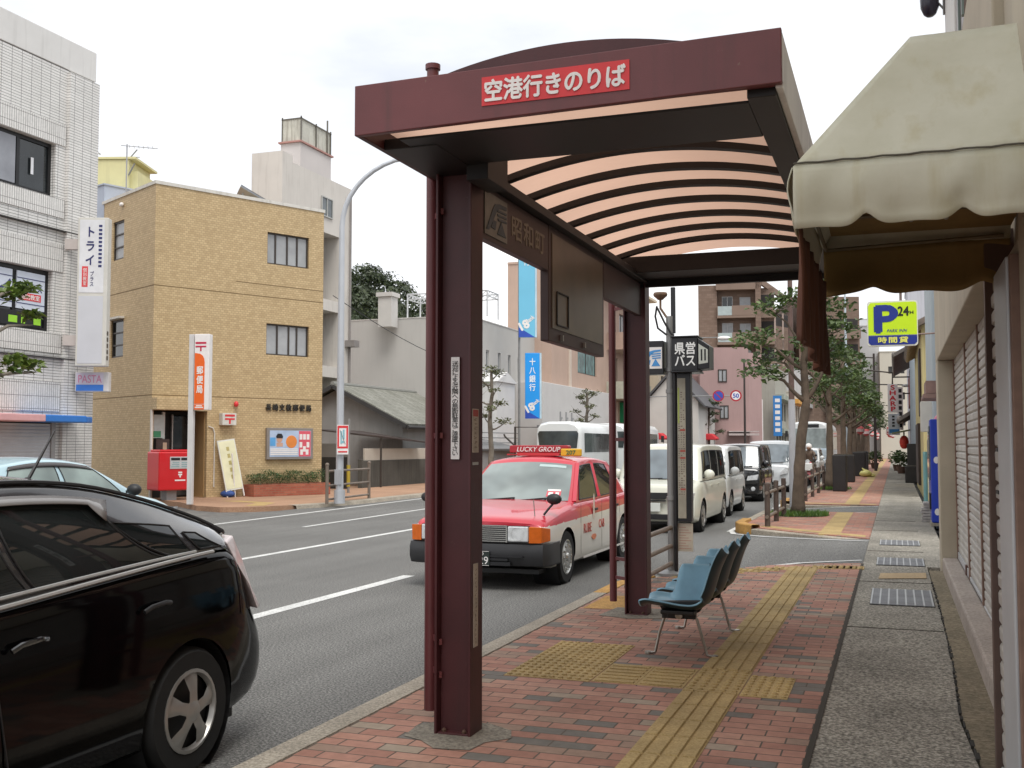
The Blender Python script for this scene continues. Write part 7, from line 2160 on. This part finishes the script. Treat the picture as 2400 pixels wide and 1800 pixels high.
# ------------------------------------------------------------------ yellow house and dark eaved house on the right
YH = thing('yellow_house', 'narrow ochre yellow house with dark tiled eaves behind the grey utility pole', 'house', (.75, 33, PZ))
b = MB(); b.box(0, 4, 0, 11.5, -.1, 5.0); b.build('wall', M('yellow_house_wall', (.50, .42, .20), .8, 0, .10, 1.2, .1, 40, .5, (.22, .18, .10)), YH)
b = MB(); b.add([(-.36, -.4, 4.85), (2.2, -.4, 6.2), (2.2, 12, 6.2), (-.36, 12, 4.85)], [(0, 1, 2, 3)]); b.build('roof', M('eave_tile_brown', (.16, .125, .10), .75, 0, .25, 3), YH, solid=.16)
RFM = M('rafter_tan', (.36, .27, .16), .7)
for y in range(0, 12): b = MB(); b.bar((-.32, y, 4.72), (.0, y, 4.90), .07, .09); b.build('rafter', RFM, YH)
b = MB(); b.box(-.05, -.001, 1.2, 3.2, 2.4, 4.4); b.build('shutter_box', M('dark_timber', (.045, .028, .022), .7, 0, .3, 4), YH)
b = MB(); b.box(-.08, -.001, 4, 8, .2, 2.2); b.build('lattice_door', M('dark_timber_door', (.05, .035, .03), .7, 0, .3, 4), YH)
DE = thing('dark_eaved_house', 'old dark timber house with projecting tiled eaves beyond the yellow house', 'house', (.72, 47.5, PZ))
DTB = M('dark_timber_wall', (.05, .037, .03), .8, 0, .3, 2)
b = MB(); b.box(0, 5, 0, 13, -.1, 5.4); b.build('wall', DTB, DE)
for z, w_ in ((5.25, .75), (2.55, .6)):
    b = MB(); b.add([(-w_, -.3, z), (.6, -.3, z + .75), (.6, 13.3, z + .75), (-w_, 13.3, z)], [(0, 1, 2, 3)]); b.build('eave', M('old_eave_tile', (.13, .115, .105), .75, 0, .3, 3), DE, solid=.14)
    b = MB()
    for k in range(16): b.sphere((-w_, -.2 + k * .88, z + .02), .14, 8, 0, (.6, 1, 1))
    b.build('eave_tile_end', M('tile_end', (.20, .18, .165), .7), DE, smooth=True)
b = MB(); b.box(-.06, -.001, 1, 12, 3.4, 4.9); b.build('red_board', M('deep_red_board', (.22, .04, .04), .7, 0, .3, 3), DE)
SH_ = thing('vertical_shop_sign', 'white vertical sign with red letters S H A R P over a small blue panel', 'shop sign', (-.10, 51, PZ + 1.95), RA(3))
b = MB(); b.box(-.21, .21, -.08, .08, 1.0, 2.28); pn_ = b.build('panel', SIGNWHITE, SH_, bevel=.01)
text('S\nH\nA\nR\nP', M('sharp_red', (.62, .01, .03), .5), 'lettering', pn_, (0, -.084, 1.65), FACE_S, .27, 1.17, .03, .002, line=.85)
b = MB(); b.box(-.21, .27, -.08, .08, .0, .96); p2 = b.build('lower_panel', M('lower_panel_pale', (.56, .60, .64), .5), SH_)
b = MB(); b.box(-.18, .25, -.086, -.0805, .08, .26); b.build('blue_band', M('band_blue', (.03, .18, .42), .5), p2)
b = MB()
for k in range(4): b.box(-.05, .06, -.086, -.0805, .36 + k * .14, .45 + k * .14)
b.build('dark_marks', BLK, p2)
b = MB(); b.tube([(0, 0, 2.28), (0, 0, 2.8), (-1.1, 0, 2.95)], .035, 8); b.tube([(0, 0, 2.6), (.9, 0, 2.6)], .03, 8); b.build('arm', DKFR, SH_)
S2 = thing('vertical_shop_sign', 'narrow white sign with black marks behind the red lettered one', 'shop sign', (.22, 53, PZ + 2.2), RA(3))
b = MB(); b.box(-.12, .12, -.06, .06, 0, 2.0); pn_ = b.build('panel', SIGNWHITE, S2)
b = MB()
for k in range(7): b.box(-.07, .07, -.066, -.061, .12 + k * .27, .3 + k * .27)
b.build('black_marks', BLK, pn_); b = MB(); b.tube([(.0, 0, 1.7), (.6, 0, 1.7)], .03, 6); b.build('arm', DKFR, S2)
LN = thing('paper_lantern', 'red paper lantern under a small green eave by the dark house', 'lantern', (.34, 50.2, PZ + 1.35))
b = MB(); b.lathe([(.05, -.02), (.10, 0), (.17, .10), (.20, .27), (.17, .44), (.10, .54), (.05, .56)], 16); b.build('shade', M('lantern_red', (.62, .05, .03), .6, 0, .1, 6), LN, smooth=True)
b = MB(); b.add([(-.5, -.6, .66), (.5, -.6, .85), (.5, .6, .85), (-.5, .6, .66)], [(0, 1, 2, 3)]); b.tube([(0, 0, .56), (0, 0, .75)], .01, 5); b.build('small_eave', M('green_eave', (.20, .22, .10), .7), LN, solid=.06)
UP = thing('utility_pole', 'grey concrete utility pole standing in a black planter base', 'utility pole', (.72, 47.0, PZ))
b = MB(); b.tube([(0, 0, 0), (0, 0, 6.0)], [.16, .13], 12); b.build('pole', M('pole_bluegrey', (.27, .31, .35), .6, 0, .08, 2), UP, smooth=True)
b = MB(); b.bar((0, 0, 5.3), (1.6, .2, 5.3), .06, .08); b.box(1.1, 1.35, -.1, .15, 5.35, 5.7); b.bar((0, 0, 4.6), (.8, .1, 4.9), .05, .05); b.build('crossarm', M('arm_grey', (.33, .36, .38), .5, .3), UP)
PBX = thing('planter_box', 'low wide black planter box at the foot of the grey utility pole', 'planter', (.62, 45.6, PZ))
BPL = M('planter_black', (.022, .02, .02), .6, 0, .2, 4)
b = MB(); b.box(-.30, .55, -.4, .4, 0, .65); b.build('box', BPL, PBX, bevel=.03); b = MB(); b.box(-.25, .5, -.35, .35, .651, .68); b.build('soil', soil, PBX)
PB2 = thing('shop_board', 'tall black board standing behind the low planter box', 'signboard', (.48, 46.6, PZ))
b = MB(); b.box(-.06, .30, -.05, .05, 0, 1.55); b.build('board', BPL, PB2); b = MB(); b.box(-.1, .34, -.2, .2, 0, .06); b.build('foot', BPL, PB2)
TP2 = thing('teal_post', 'thin pale teal post beside the vending machines', 'post', (.60, 25.4, PZ))
b = MB(); b.tube([(0, 0, 0), (0, 0, 1.35)], .045, 8); b.build('post', M('teal_paint', (.22, .45, .45), .5), TP2, smooth=True)
b = MB(); b.lathe([(.09, 0), (.09, .02), (.045, .03)], 10); b.build('base', KERB, TP2)

# ------------------------------------------------------------------ hill with trees behind the bank
HILL = leafmat('hill_leaf', (.020, .036, .014), (.060, .078, .028), .1)
hx0, hy0 = -68.5, 128
hb_ = MB(); rows = []
def hz(u, v): return 25 * math.exp(-((u + .05) / .62) ** 2 * 1.0) * max(0, 1 - (v / 1.1) ** 2) + 1.4 * mnoise.noise(Vector((u * 4, v * 4, 0)))
for j in range(25):
    v = j / 12 - 1
    rows.append([(hx0 + u * 34, hy0 + v * 30, max(-2, hz(u, v) - 1.6)) for u in [k / 14 - 1 for k in range(29)]])
hb_.grid(rows); struct(hb_.build('hill', M('hill_ground', (.03, .04, .018), .95, 0, .3, .2), smooth='all'))
b = MB(); r_ = random.Random(77)
for k in range(700):
    u, v = r_.uniform(-.9, .95), r_.uniform(-.95, .25)
    z = hz(u, v)
    if z < 2: continue
    cx, cy, rad = hx0 + u * 34, hy0 + v * 30, r_.uniform(1.1, 2.3)
    for q in range(80):
        a, e = r_.uniform(0, 2 * pi), r_.uniform(-.2, 1.5)
        n_ = Vector((cos(a) * cos(e), sin(a) * cos(e), sin(e)))
        p = Vector((cx, cy, z - .6)) + n_ * rad * r_.uniform(.75, 1.1)
        t1 = n_.orthogonal().normalized(); t2 = n_.cross(t1); s_ = r_.uniform(.14, .32)
        w1 = r_.uniform(-.8, .8); d_ = (t1 * cos(w1 * 3) + t2 * sin(w1 * 3)); f_ = n_.cross(d_)
        b.add([p - d_ * s_, p + f_ * s_ * .7 + n_ * .15, p + d_ * s_, p - f_ * s_ * .7], [(0, 1, 2, 3)])
tag(b.build('hill_wood', HILL, fix=False), 'dark green wooded hill behind the grey bank building', 'wood', None, 'stuff')
# ================================================================== STREET TREES AND SMALL THINGS
BARK = M('tree_bark', (.125, .092, .066), .9, 0, .3, 5, .9, 26, .4, (.05, .04, .03))
BARKG = M('mossy_bark', (.17, .145, .115), .9, 0, .3, 5, .9, 26)
LEAF = leafmat('street_leaf', (.035, .070, .020), (.14, .20, .065), .25)
LEAFP = leafmat('pine_leaf', (.06, .075, .03), (.20, .21, .10), .2)

def leafcloud(b, c, r, n, size, rnd, flat=.6):
    for k in range(n):
        a, e = rnd.uniform(0, 2 * pi), math.asin(rnd.uniform(-1, 1))
        q = rnd.random() ** .45
        p = Vector((c[0] + r * q * cos(a) * cos(e), c[1] + r * q * sin(a) * cos(e), c[2] + r * flat * q * sin(e)))
        a2, e2 = rnd.uniform(0, 2 * pi), rnd.uniform(-.5, .9)
        d = Vector((cos(a2) * cos(e2), sin(a2) * cos(e2), sin(e2)))
        s = size * rnd.uniform(.65, 1.3)
        w_ = d.cross(Vector((rnd.uniform(-1, 1), rnd.uniform(-1, 1), 1.2))).normalized() * s * .30
        m_ = p + d * s * .5 + Vector((0, 0, s * .10))
        b.add([p, m_ - w_, p + d * s - Vector((0, 0, s * .12)), m_ + w_], [(0, 1, 2, 3)])

def make_tree(name, label, loc, seed, trunk, limbs, clouds, tr=.13, leaf=LEAF, bark=BARK, size=.14, per=70, group='street trees along our pavement', flat=.55):
    t = thing(name, label, 'tree', loc, 0, group)
    rnd = random.Random(seed)
    b = MB()
    n = len(trunk)
    pts = []; rad = []
    for i in range(n - 1):
        for k in range(4):
            q = k / 4
            p = Vector(trunk[i]).lerp(Vector(trunk[i + 1]), q)
            pts.append(p + Vector((rnd.uniform(-.012, .012), rnd.uniform(-.012, .012), 0)))
            u = (i + q) / (n - 1)
            rad.append(tr * (1 - .55 * u) * (1 + .35 * max(0, 1 - u * 9)) * rnd.uniform(.93, 1.07))
    pts.append(Vector(trunk[-1])); rad.append(tr * .42)
    b.tube(pts, rad, 12)
    for (p0, p1, p2, r0) in limbs:
        P = [Vector(p0), Vector(p0).lerp(Vector(p1), .5) + Vector((0, 0, -.04)), Vector(p1), Vector(p2)]
        b.tube(P, [r0, r0 * .8, r0 * .6, r0 * .25], 8)
        for k in range(3):
            q = Vector(p1).lerp(Vector(p2), rnd.uniform(.1, .9)); e = q + Vector((rnd.uniform(-.4, .4), rnd.uniform(-.4, .4), rnd.uniform(.1, .4)))
            b.tube([q, e], [r0 * .3, r0 * .12], 5)
    b.build('trunk', bark, t, smooth='all')
    b = MB()
    for c, r in clouds: leafcloud(b, c, r, int(per * 1.35 * (r / .45) ** 2), size, rnd, flat)
    b.build('crown', leaf, t, fix=False)
    return t

def auto_tree(seed, h=4.9, fork=2.0, spread=1.25, ncl=26, top=1.0):
    rnd = random.Random(seed)
    lean = rnd.uniform(-.08, .12)
    trunk = [(0, 0, 0), (lean * .4, .02, fork * .5), (lean, 0, fork), (lean * 1.4, .05, fork + (h - fork) * .5), (lean * 1.2, 0, h - .5)]
    limbs = []; clouds = []
    for k in range(7):
        a = k * 2.4 + rnd.uniform(-.3, .3)
        z0 = fork + (h - fork - 1.0) * k / 8
        ln = spread * rnd.uniform(.75, 1.05) * (1 - .35 * k / 7)
        p1 = (lean + cos(a) * ln * .6, sin(a) * ln * .6, z0 + .42); p2 = (lean + cos(a) * ln, sin(a) * ln, z0 + .62 + rnd.uniform(0, .25))
        limbs.append(((lean, 0, z0), p1, p2, .06 - .005 * k))
        clouds.append((p2, rnd.uniform(.36, .52))); clouds.append((((p1[0] + p2[0]) / 2 + rnd.uniform(-.2, .2), (p1[1] + p2[1]) / 2 + rnd.uniform(-.2, .2), p2[2] + .12), rnd.uniform(.3, .45)))
        if k % 2 == 0: clouds.append(((p2[0] + rnd.uniform(-.35, .35), p2[1] + rnd.uniform(-.35, .35), p2[2] + rnd.uniform(.1, .4)), rnd.uniform(.25, .38)))
    for k in range(max(0, ncl - 18)):
        a = rnd.uniform(0, 2 * pi); q = rnd.uniform(0, .7) * spread
        clouds.append(((lean + cos(a) * q, sin(a) * q, h - rnd.uniform(.0, 1.3) * top), rnd.uniform(.28, .45)))
    return trunk, limbs, clouds

# the nearest tree: forked trunk with tiered foliage, built to the photograph
make_tree('street_tree', 'nearest street tree with forked leaning trunk in a patch of grass', (-2.02, 23.9, PZ), 3,
    [(0, 0, 0), (.03, 0, .8), (.10, 0, 1.7), (.20, .02, 2.45), (.16, .05, 3.3), (.28, .1, 4.3)],
    [((.20, 0, 2.42), (-.25, -.1, 2.9), (-.75, -.2, 3.05), .055), ((.20, 0, 2.45), (.52, .1, 3.0), (.70, .2, 3.6), .06), ((.17, 0, 2.75), (-.25, .3, 3.3), (-.55, .5, 3.4), .045),
     ((.18, .03, 3.1), (-.4, -.2, 3.6), (-.85, -.3, 3.75), .04), ((.17, .05, 3.3), (.6, -.2, 3.8), (.95, -.2, 3.95), .04), ((.2, .05, 3.6), (-.2, .2, 4.2), (-.55, .2, 4.5), .035)],
    [((-.85, -.2, 3.12), .42), ((-.45, -.25, 3.05), .34), ((-.65, .4, 3.42), .40), ((-1.0, -.3, 3.75), .42), ((-.6, -.2, 3.85), .38), ((-.6, .2, 4.55), .42), ((-.2, .1, 4.7), .40),
     ((.75, .2, 3.65), .44), ((1.05, -.2, 3.98), .40), ((.6, .1, 4.2), .42), ((.3, .1, 4.75), .46), ((.85, .4, 4.5), .40), ((.2, -.3, 3.7), .30), ((1.15, .2, 3.35), .34), ((.5, 0, 5.05), .36), ((-.25, .2, 3.45), .28), ((.95, .1, 2.95), .30)],
    tr=.135, size=.15, per=75)
protos = []
spots = [(-2.17, 38.4, 'second street tree along the pavement, behind the pipe fence', 5.6), (-2.0, 45.3, 'third street tree beside the tall black planter', 5.4), (-1.98, 50.2, 'fourth street tree, between two black planters', 5.1),
         (-2.0, 57.5, 'fifth street tree down the row', 5.0), (-2.0, 64.0, 'sixth street tree down the row', 5.0), (-2.0, 70.5, 'seventh street tree down the row', 4.9), (-2.0, 78, 'eighth street tree down the row', 4.9), (-2.0, 86, 'ninth street tree, farthest of the row', 4.9)]
for i, (x, y, lab, h) in enumerate(spots):
    if i < 3:
        tr_, li_, cl_ = auto_tree(40 + i, h, 2.25, 1.35, 27)
        o = make_tree('street_tree', lab, (x, y, PZ), 50 + i, tr_, li_, cl_, tr=.14, size=.16, per=62)
        protos.append(o)
    else:
        o = dup(protos[i % 3], (x, y, PZ), i * 1.3, lab)
        o.scale = (1, 1, h / 5.4)

# cloud-pruned trees on the far pavement
def pine(name, label, loc, seed, h, spread, leaf=LEAFP, bark=BARKG, size=.13):
    rnd = random.Random(seed)
    trunk = [(0, 0, 0), (.05, 0, h * .3), (-.02, 0, h * .55), (.08, 0, h * .8), (.05, 0, h)]
    limbs = []; clouds = []
    for k in range(9):
        a = k * 2.4 + rnd.uniform(-.4, .4); z0 = h * (.48 + .055 * k); ln = spread * rnd.uniform(.6, 1.0) * (1 - .04 * k)
        p1 = (cos(a) * ln * .55, sin(a) * ln * .55, z0 + .10); p2 = (cos(a) * ln, sin(a) * ln, z0 + .30)
        limbs.append(((0.02, 0, z0), p1, p2, .04))
        clouds.append((p2, rnd.uniform(.20, .32)))
        clouds.append(((p1[0] * 1.3 + rnd.uniform(-.15, .15), p1[1] * 1.3 + rnd.uniform(-.15, .15), z0 + .28), rnd.uniform(.16, .26)))
    clouds.append(((.05, 0, h + .05), .3)); clouds.append(((.3, 0, h - .15), .22)); clouds.append(((-.25, .1, h - .2), .24))
    return make_tree(name, label, loc, seed, trunk, limbs, clouds, tr=.12, leaf=leaf, bark=bark, size=size, per=85, group='pruned trees on the far pavement', flat=.45)
pine('pruned_tree', 'cloud-pruned tree in front of the grey bank, left of the red taxi roof sign', (-15.0, 39.2, LPZ), 61, 4.5, .85)
pine('pruned_tree', 'cloud-pruned tree above the dotted minibus', (-15.0, 53.0, LPZ), 62, 4.25, .95)
pine('pruned_tree', 'wide dark pruned tree in front of the pink building', (-12.6, 76.5, LPZ), 63, 4.6, 1.35, leafmat('dark_pine', (.03, .05, .02), (.08, .11, .045), .15), BARK, .17)
# branches reaching into the left edge of the view
bt = thing('roadside_tree', 'leafy branches of a roadside tree reaching in at the left edge', 'tree', (-15.45, 13.55, LPZ), 0, None)
b = MB(); b.tube([(0, 0, 0), (.05, .05, 1.6), (0, 0, 3.4), (.1, .2, 4.8)], [.15, .12, .09, .05], 12)
br1 = [(0, .1, 3.35), (.2, .8, 3.85), (.15, 1.5, 4.30), (.05, 2.2, 4.50)]
br2 = [(0, .1, 3.2), (.25, .9, 3.35), (.2, 1.6, 3.72), (.1, 2.3, 3.82)]
br3 = [(0, .0, 2.4), (.3, .8, 2.70), (.25, 1.6, 2.85), (.15, 2.35, 2.92)]
for br in (br1, br2, br3): b.tube(br, [.06, .045, .03, .012], 8)
b.build('trunk', BARKG, bt, smooth='all')
b = MB(); rnd = random.Random(9)
for c, r, n_ in (((.05, 2.05, 4.48), .26, 110), ((.1, 1.75, 4.3), .22, 70), ((.1, 2.25, 4.0), .18, 50), ((.15, 1.75, 3.0), .20, 60), ((.15, 2.2, 3.05), .22, 80), ((.2, 1.2, 2.78), .16, 40), ((.1, 1.95, 3.15), .15, 40),
               ((.3, .3, 4.9), .6, 300), ((-.3, -.4, 4.6), .6, 300), ((.4, -.6, 4.2), .55, 240)):
    leafcloud(b, c, r, n_, .17, rnd, .55)
b.build('crown', leafmat('bright_leaf', (.035, .075, .012), (.20, .28, .05), .3), bt, fix=False)

# ------------------------------------------------------------------ guard fences on our pavement beside the trees
FWD = M('fence_dark', (.075, .052, .042), .6, 0, .25, 6, 0, 80, .3)
def fence(label, x, y0, y1, n, lean=0):
    t = thing('pipe_fence', label, 'guard fence', (x, y0, PZ), 0, 'pipe fences beside the street trees')
    for k in range(n):
        y = lerp(0, y1 - y0, k / (n - 1))
        b = MB(); b.tube([(0, y, 0), (lean, y, .78)], .05, 10); b.lathe([(.051, .78), (.045, .80), (.001, .81)], 10, (lean, y, 0)); b.build('post', FWD, t, smooth=True)
    for z in (.18, .62):
        b = MB(); b.tube([(0, -.1, z), (0, y1 - y0 + .1, z)], .032, 8); b.build('rail', RAILB, t, smooth=True)
    return t
fence('weathered pipe fence in front of the nearest street tree', -2.25, 20.15, 23.2, 3)
fence('dark pipe fence before the second street tree, beyond the drive-in', -2.3, 29.6, 37.2, 4)
# tall black planters beyond
for i, (x, y, h, wd, lab) in enumerate(((-1.74, 36.6, 1.18, .42, 'tallest black planter beside the second street tree'), (-1.80, 45.6, 1.1, .40, 'black planter beside the third street tree'),
                                    (-1.78, 54.5, 1.15, .75, 'wide black planter by the yellow plastic bag'), (-1.75, 61.8, 1.15, .6, 'black planter farther down the row of trees'))):
    t = thing('tall_planter', lab, 'planter', (x, y, PZ), 0, 'black planters along the pavement')
    b = MB(); b.box(-wd / 2, wd / 2, -.55, .55, 0, h); b.build('box', BPL, t, bevel=.03)
    b = MB(); b.box(-wd / 2 + .05, wd / 2 - .05, -.5, .5, h + .001, h + .02); b.build('soil', soil, t)
YB_ = thing('plastic_bag', 'crumpled pale yellow plastic bag on the pavement by a black planter', 'bag', (-1.36, 52.8, PZ))
b = MB(); b.sphere((0, 0, .16), .24, 14, 0, (1.2, 1, .7)); b.sphere((.25, .1, .08), .14, 10, 0, (1.2, 1, .6)); b.tube([(-.05, 0, .3), (-.16, 0, .42)], [.07, .02], 6)
b.v = [(x + .03 * mnoise.noise(Vector((x * 9, y * 9, z * 9))), y, max(0, z + .05 * mnoise.noise(Vector((x * 8 + 5, y * 8, z * 8))))) for x, y, z in b.v]
b.build('bag', M('bag_yellow', (.62, .58, .20), .5, 0, .1, 8), YB_, smooth=True)
for i, (x, y, lab) in enumerate(((-1.3, 72, 'dark green shrub pot beside the far trees'), (.25, 60, 'leafy pot plant on the concrete path by the dark house'), (.05, 66, 'pot plant farther along the concrete path'))):
    t = thing('pot_plant', lab, 'pot plant', (x, y, PZ), 0, 'pot plants along the pavement')
    b = MB(); b.lathe([(.18, 0), (.26, .35), (.24, .36), (.2, .30)], 14); b.build('pot', M('pot_clay', (.12, .07, .05), .8), t, smooth=True)
    b = MB(); leafcloud(b, (0, 0, .75), .5, 240, .2, random.Random(i), .8); b.build('leaves', LEAF, t, fix=False)

# ------------------------------------------------------------------ poles, lamp standards, road signs
def pole(name, label, cat, loc, h, r0, r1, mat, arms=(), rz=0, group=None, extra=None):
    t = thing(name, label, cat, loc, rz, group)
    b = MB(); b.tube([(0, 0, 0), (0, 0, h * .5), (0, 0, h)], [r0, (r0 + r1) / 2, r1], 12); b.build('pole', mat, t, smooth=True)
    for a in arms:
        b = MB(); b.tube(a, .035, 8); b.build('arm', mat, t, smooth=True)
    return t
wp = pole('steel_pole', 'white lower and brown upper steel pole at the kerb left of the nearest tree', 'pole', (-2.36, 26.6, PZ), 2.6, .085, .08, M('pole_offwhite', (.50, .50, .52), .5, 0, .06, 2))
b = MB(); b.tube([(0, 0, 2.601), (0, 0, 6.2)], [.07, .055], 12); b.build('upper_pole', M('pole_rustbrown', (.14, .085, .07), .6, 0, .2, 3), wp, smooth=True)
DKP = M('lamp_standard_brown', (.055, .042, .038), .55, .2, .1, 3)
def standard(label, x, y, side, h=6.8, z2=5.0):
    t = pole('lamp_standard', label, 'street lamp', (x, y, PZ if side else LPZ), h, .09, .06, DKP, [[(0, 0, h - .25), (-2.2, 0, h - .05)], [(0, 0, z2), (1.6, 0, z2 - .05)]], 0, 'brown lamp standards')
    b = MB(); b.sphere((-2.3, 0, h - .08), 1, 12, 0, (.36, .14, .10)); b.sphere((1.7, 0, z2 - .1), 1, 12, 0, (.22, .12, .09)); b.build('lamp_head', M('lamp_head_grey', (.3, .29, .28), .4, .3), t, smooth=True)
    return t
standard('brown lamp standard with two arms beyond the street trees', -1.12, 65.2, 1, 6.8, 5.0)
t = pole('lamp_standard', 'brown lamp standard with one arm in front of the pink building', 'street lamp', (-9.95, 76, LPZ), 7.6, .09, .06, DKP, [[(0, 0, 6.7), (.4, .1, 7.0), (1.9, .2, 7.15)]], 0, 'brown lamp standards')
b = MB(); b.sphere((2.1, .2, 7.1), 1, 12, 0, (.35, .14, .10)); b.build('lamp_head', POLEG, t, smooth=True)
t = pole('lamp_standard', 'slim pale pole with a white lamp reaching over the road before the brown tower', 'street lamp', (-13.9, 74.5, LPZ), 8.9, .08, .05, POLEG, [[(0, 0, 8.8), (1.2, .1, 9.05), (2.4, .2, 9.05)]], 0, None)
b = MB(); b.sphere((2.75, .2, 8.98), 1, 12, 0, (.48, .2, .16)); b.build('lamp_head', SIGNWHITE, t, smooth=True)
pole('flag_mast', 'very tall thin pale mast above the street trees', 'mast', (-3.2, 78.5, PZ), 13.2, .12, .06, M('mast_pale', (.46, .52, .56), .5))
rs = thing('road_signs', 'round no parking sign and speed limit sign side by side on one overhead arm', 'road sign', (-9.15, 62.5, 4.2), RA(6))
RB = M('road_sign_blue', (.04, .075, .42), .45); RR = M('road_sign_red', (.42, .015, .03), .45)
for dx, k in ((-.53, 0), (.47, 1)):
    b = MB(); b.lathe([(.001, -.025), (.33, -.025), (.33, 0)], 28, (dx, 0, .30), 'y'); d = b.build('disc', RR if k == 0 else RR, rs)
    b = MB(); b.lathe([(.001, -.032), (.265 if k == 0 else .245, -.032), (.265 if k == 0 else .245, -.026)], 28, (dx, 0, .30), 'y'); b.build('face', RB if k == 0 else SIGNWHITE, d)
    if k == 0:
        b = MB(); b.bar((dx - .19, -.035, .49), (dx + .19, -.035, .11), .055, .004, up=(0, 1, 0)); b.build('slash', RR, d)
    else:
        text('50', RB, 'lettering', d, (dx, -.036, .30), FACE_S, .33, .24, .03, .002)
b = MB(); b.tube([(-.9, .03, .3), (-6.0, .03, .3)], .03, 8); b.tube([(-.9, .03, .3), (.5, .03, .3)], .03, 8); b.tube([(-5.6, .03, .3), (-5.6, .03, -4.1)], .06, 8); b.build('arm', POLEG, rs, smooth=True)
# red things across the road: shop awnings seen over the car roofs
for i, (x, y, lab) in enumerate(((-15.4, 70.5, 'bright red shop awning seen above the cream wagon roof'), (-12.9, 76.0, 'red and white parasol awning seen above the small white wagon'))):
    t = thing('shop_awning', lab, 'awning', (x, y, 2.0), 0, 'red awnings across the road')
    b = MB(); b.prism([(-1.0, 0), (-.8, .42), (.7, .45), (1.1, .1), (1.0, 0)], -.5, .6, 'xz'); b.build('canvas', M('awning_red', (.60, .03, .04), .6, 0, .1, 3), t, bevel=.08)
    b = MB(); b.tube([(-.8, 0, 0), (-.8, 0, -2)], .03, 6); b.tube([(.8, 0, 0), (.8, 0, -2)], .03, 6); b.build('support', POLEG, t)
# festival lanterns strung down the street
lnm = M('festival_red', (.55, .10, .10), .6, 0, .2, 9); lnw = M('festival_pale', (.66, .52, .50), .6, 0, .2, 9)
rnd = random.Random(15)
lp0 = None
for k in range(14):
    y = 58 + k * 5.5
    x = -1.9 + (k % 2) * 1.5 + rnd.uniform(-.2, .2)
    z = PZ + 2.2 + rnd.uniform(-.15, .35)
    if lp0 is None:
        lp0 = thing('festival_lantern', 'small red and pink festival lantern hanging over the far pavement', 'lantern', (x, y, z), 0, 'festival lanterns down the street')
        b = MB(); b.lathe([(.05, -.02), (.16, .06), (.2, .2), (.16, .34), (.05, .42)], 12); b.build('shade', lnm, lp0, smooth=True)
        b = MB(); b.lathe([(.198, .12), (.203, .2), (.198, .28)], 12); b.build('band', lnw, lp0, smooth=True)
        b = MB(); b.tube([(0, 0, .42), (0, 0, .6), (.5, 0, .75)], .012, 5); b.build('cord', DKP, lp0)
    else: dup(lp0, (x, y, z), k)
# end of the street: hazy low row of shops closing the view
for i, (x, y, w_, h, c, lab) in enumerate(((-2.2, 172, 9, 5.2, (.45, .40, .38), 'low shops closing the far end of the pavement'), (-14, 182, 11, 8, (.5, .5, .52), 'grey building closing the far end of the road'), (3, 140, 8, 7, (.42, .38, .33), 'brownish house far down the right side'))):
    block('end_building', lab, 'building', (x, y, 0), 0, w_, 8, h, M('end_wall', c, .8, 0, .08, .4), wins=[(.6 + k * 1.8, 1.7 + k * 1.8, 1, 2.4) for k in range(int(w_ / 1.9))])
# overhead wires
wr = thing('overhead_wire', 'thin black service wire sagging from the white apartment toward the shelter', 'wire', (0, 0, 0))
b = MB()
a0, a1 = Vector((-18.9, 33.6, 7.0)), Vector((-17.2, 47.0, 4.9))
b.tube([a0.lerp(a1, k / 12) - Vector((0, 0, .5 * sin(pi * k / 12))) for k in range(13)], .014, 5); b.build('wire', BLK, wr)

S.frame_set(1)
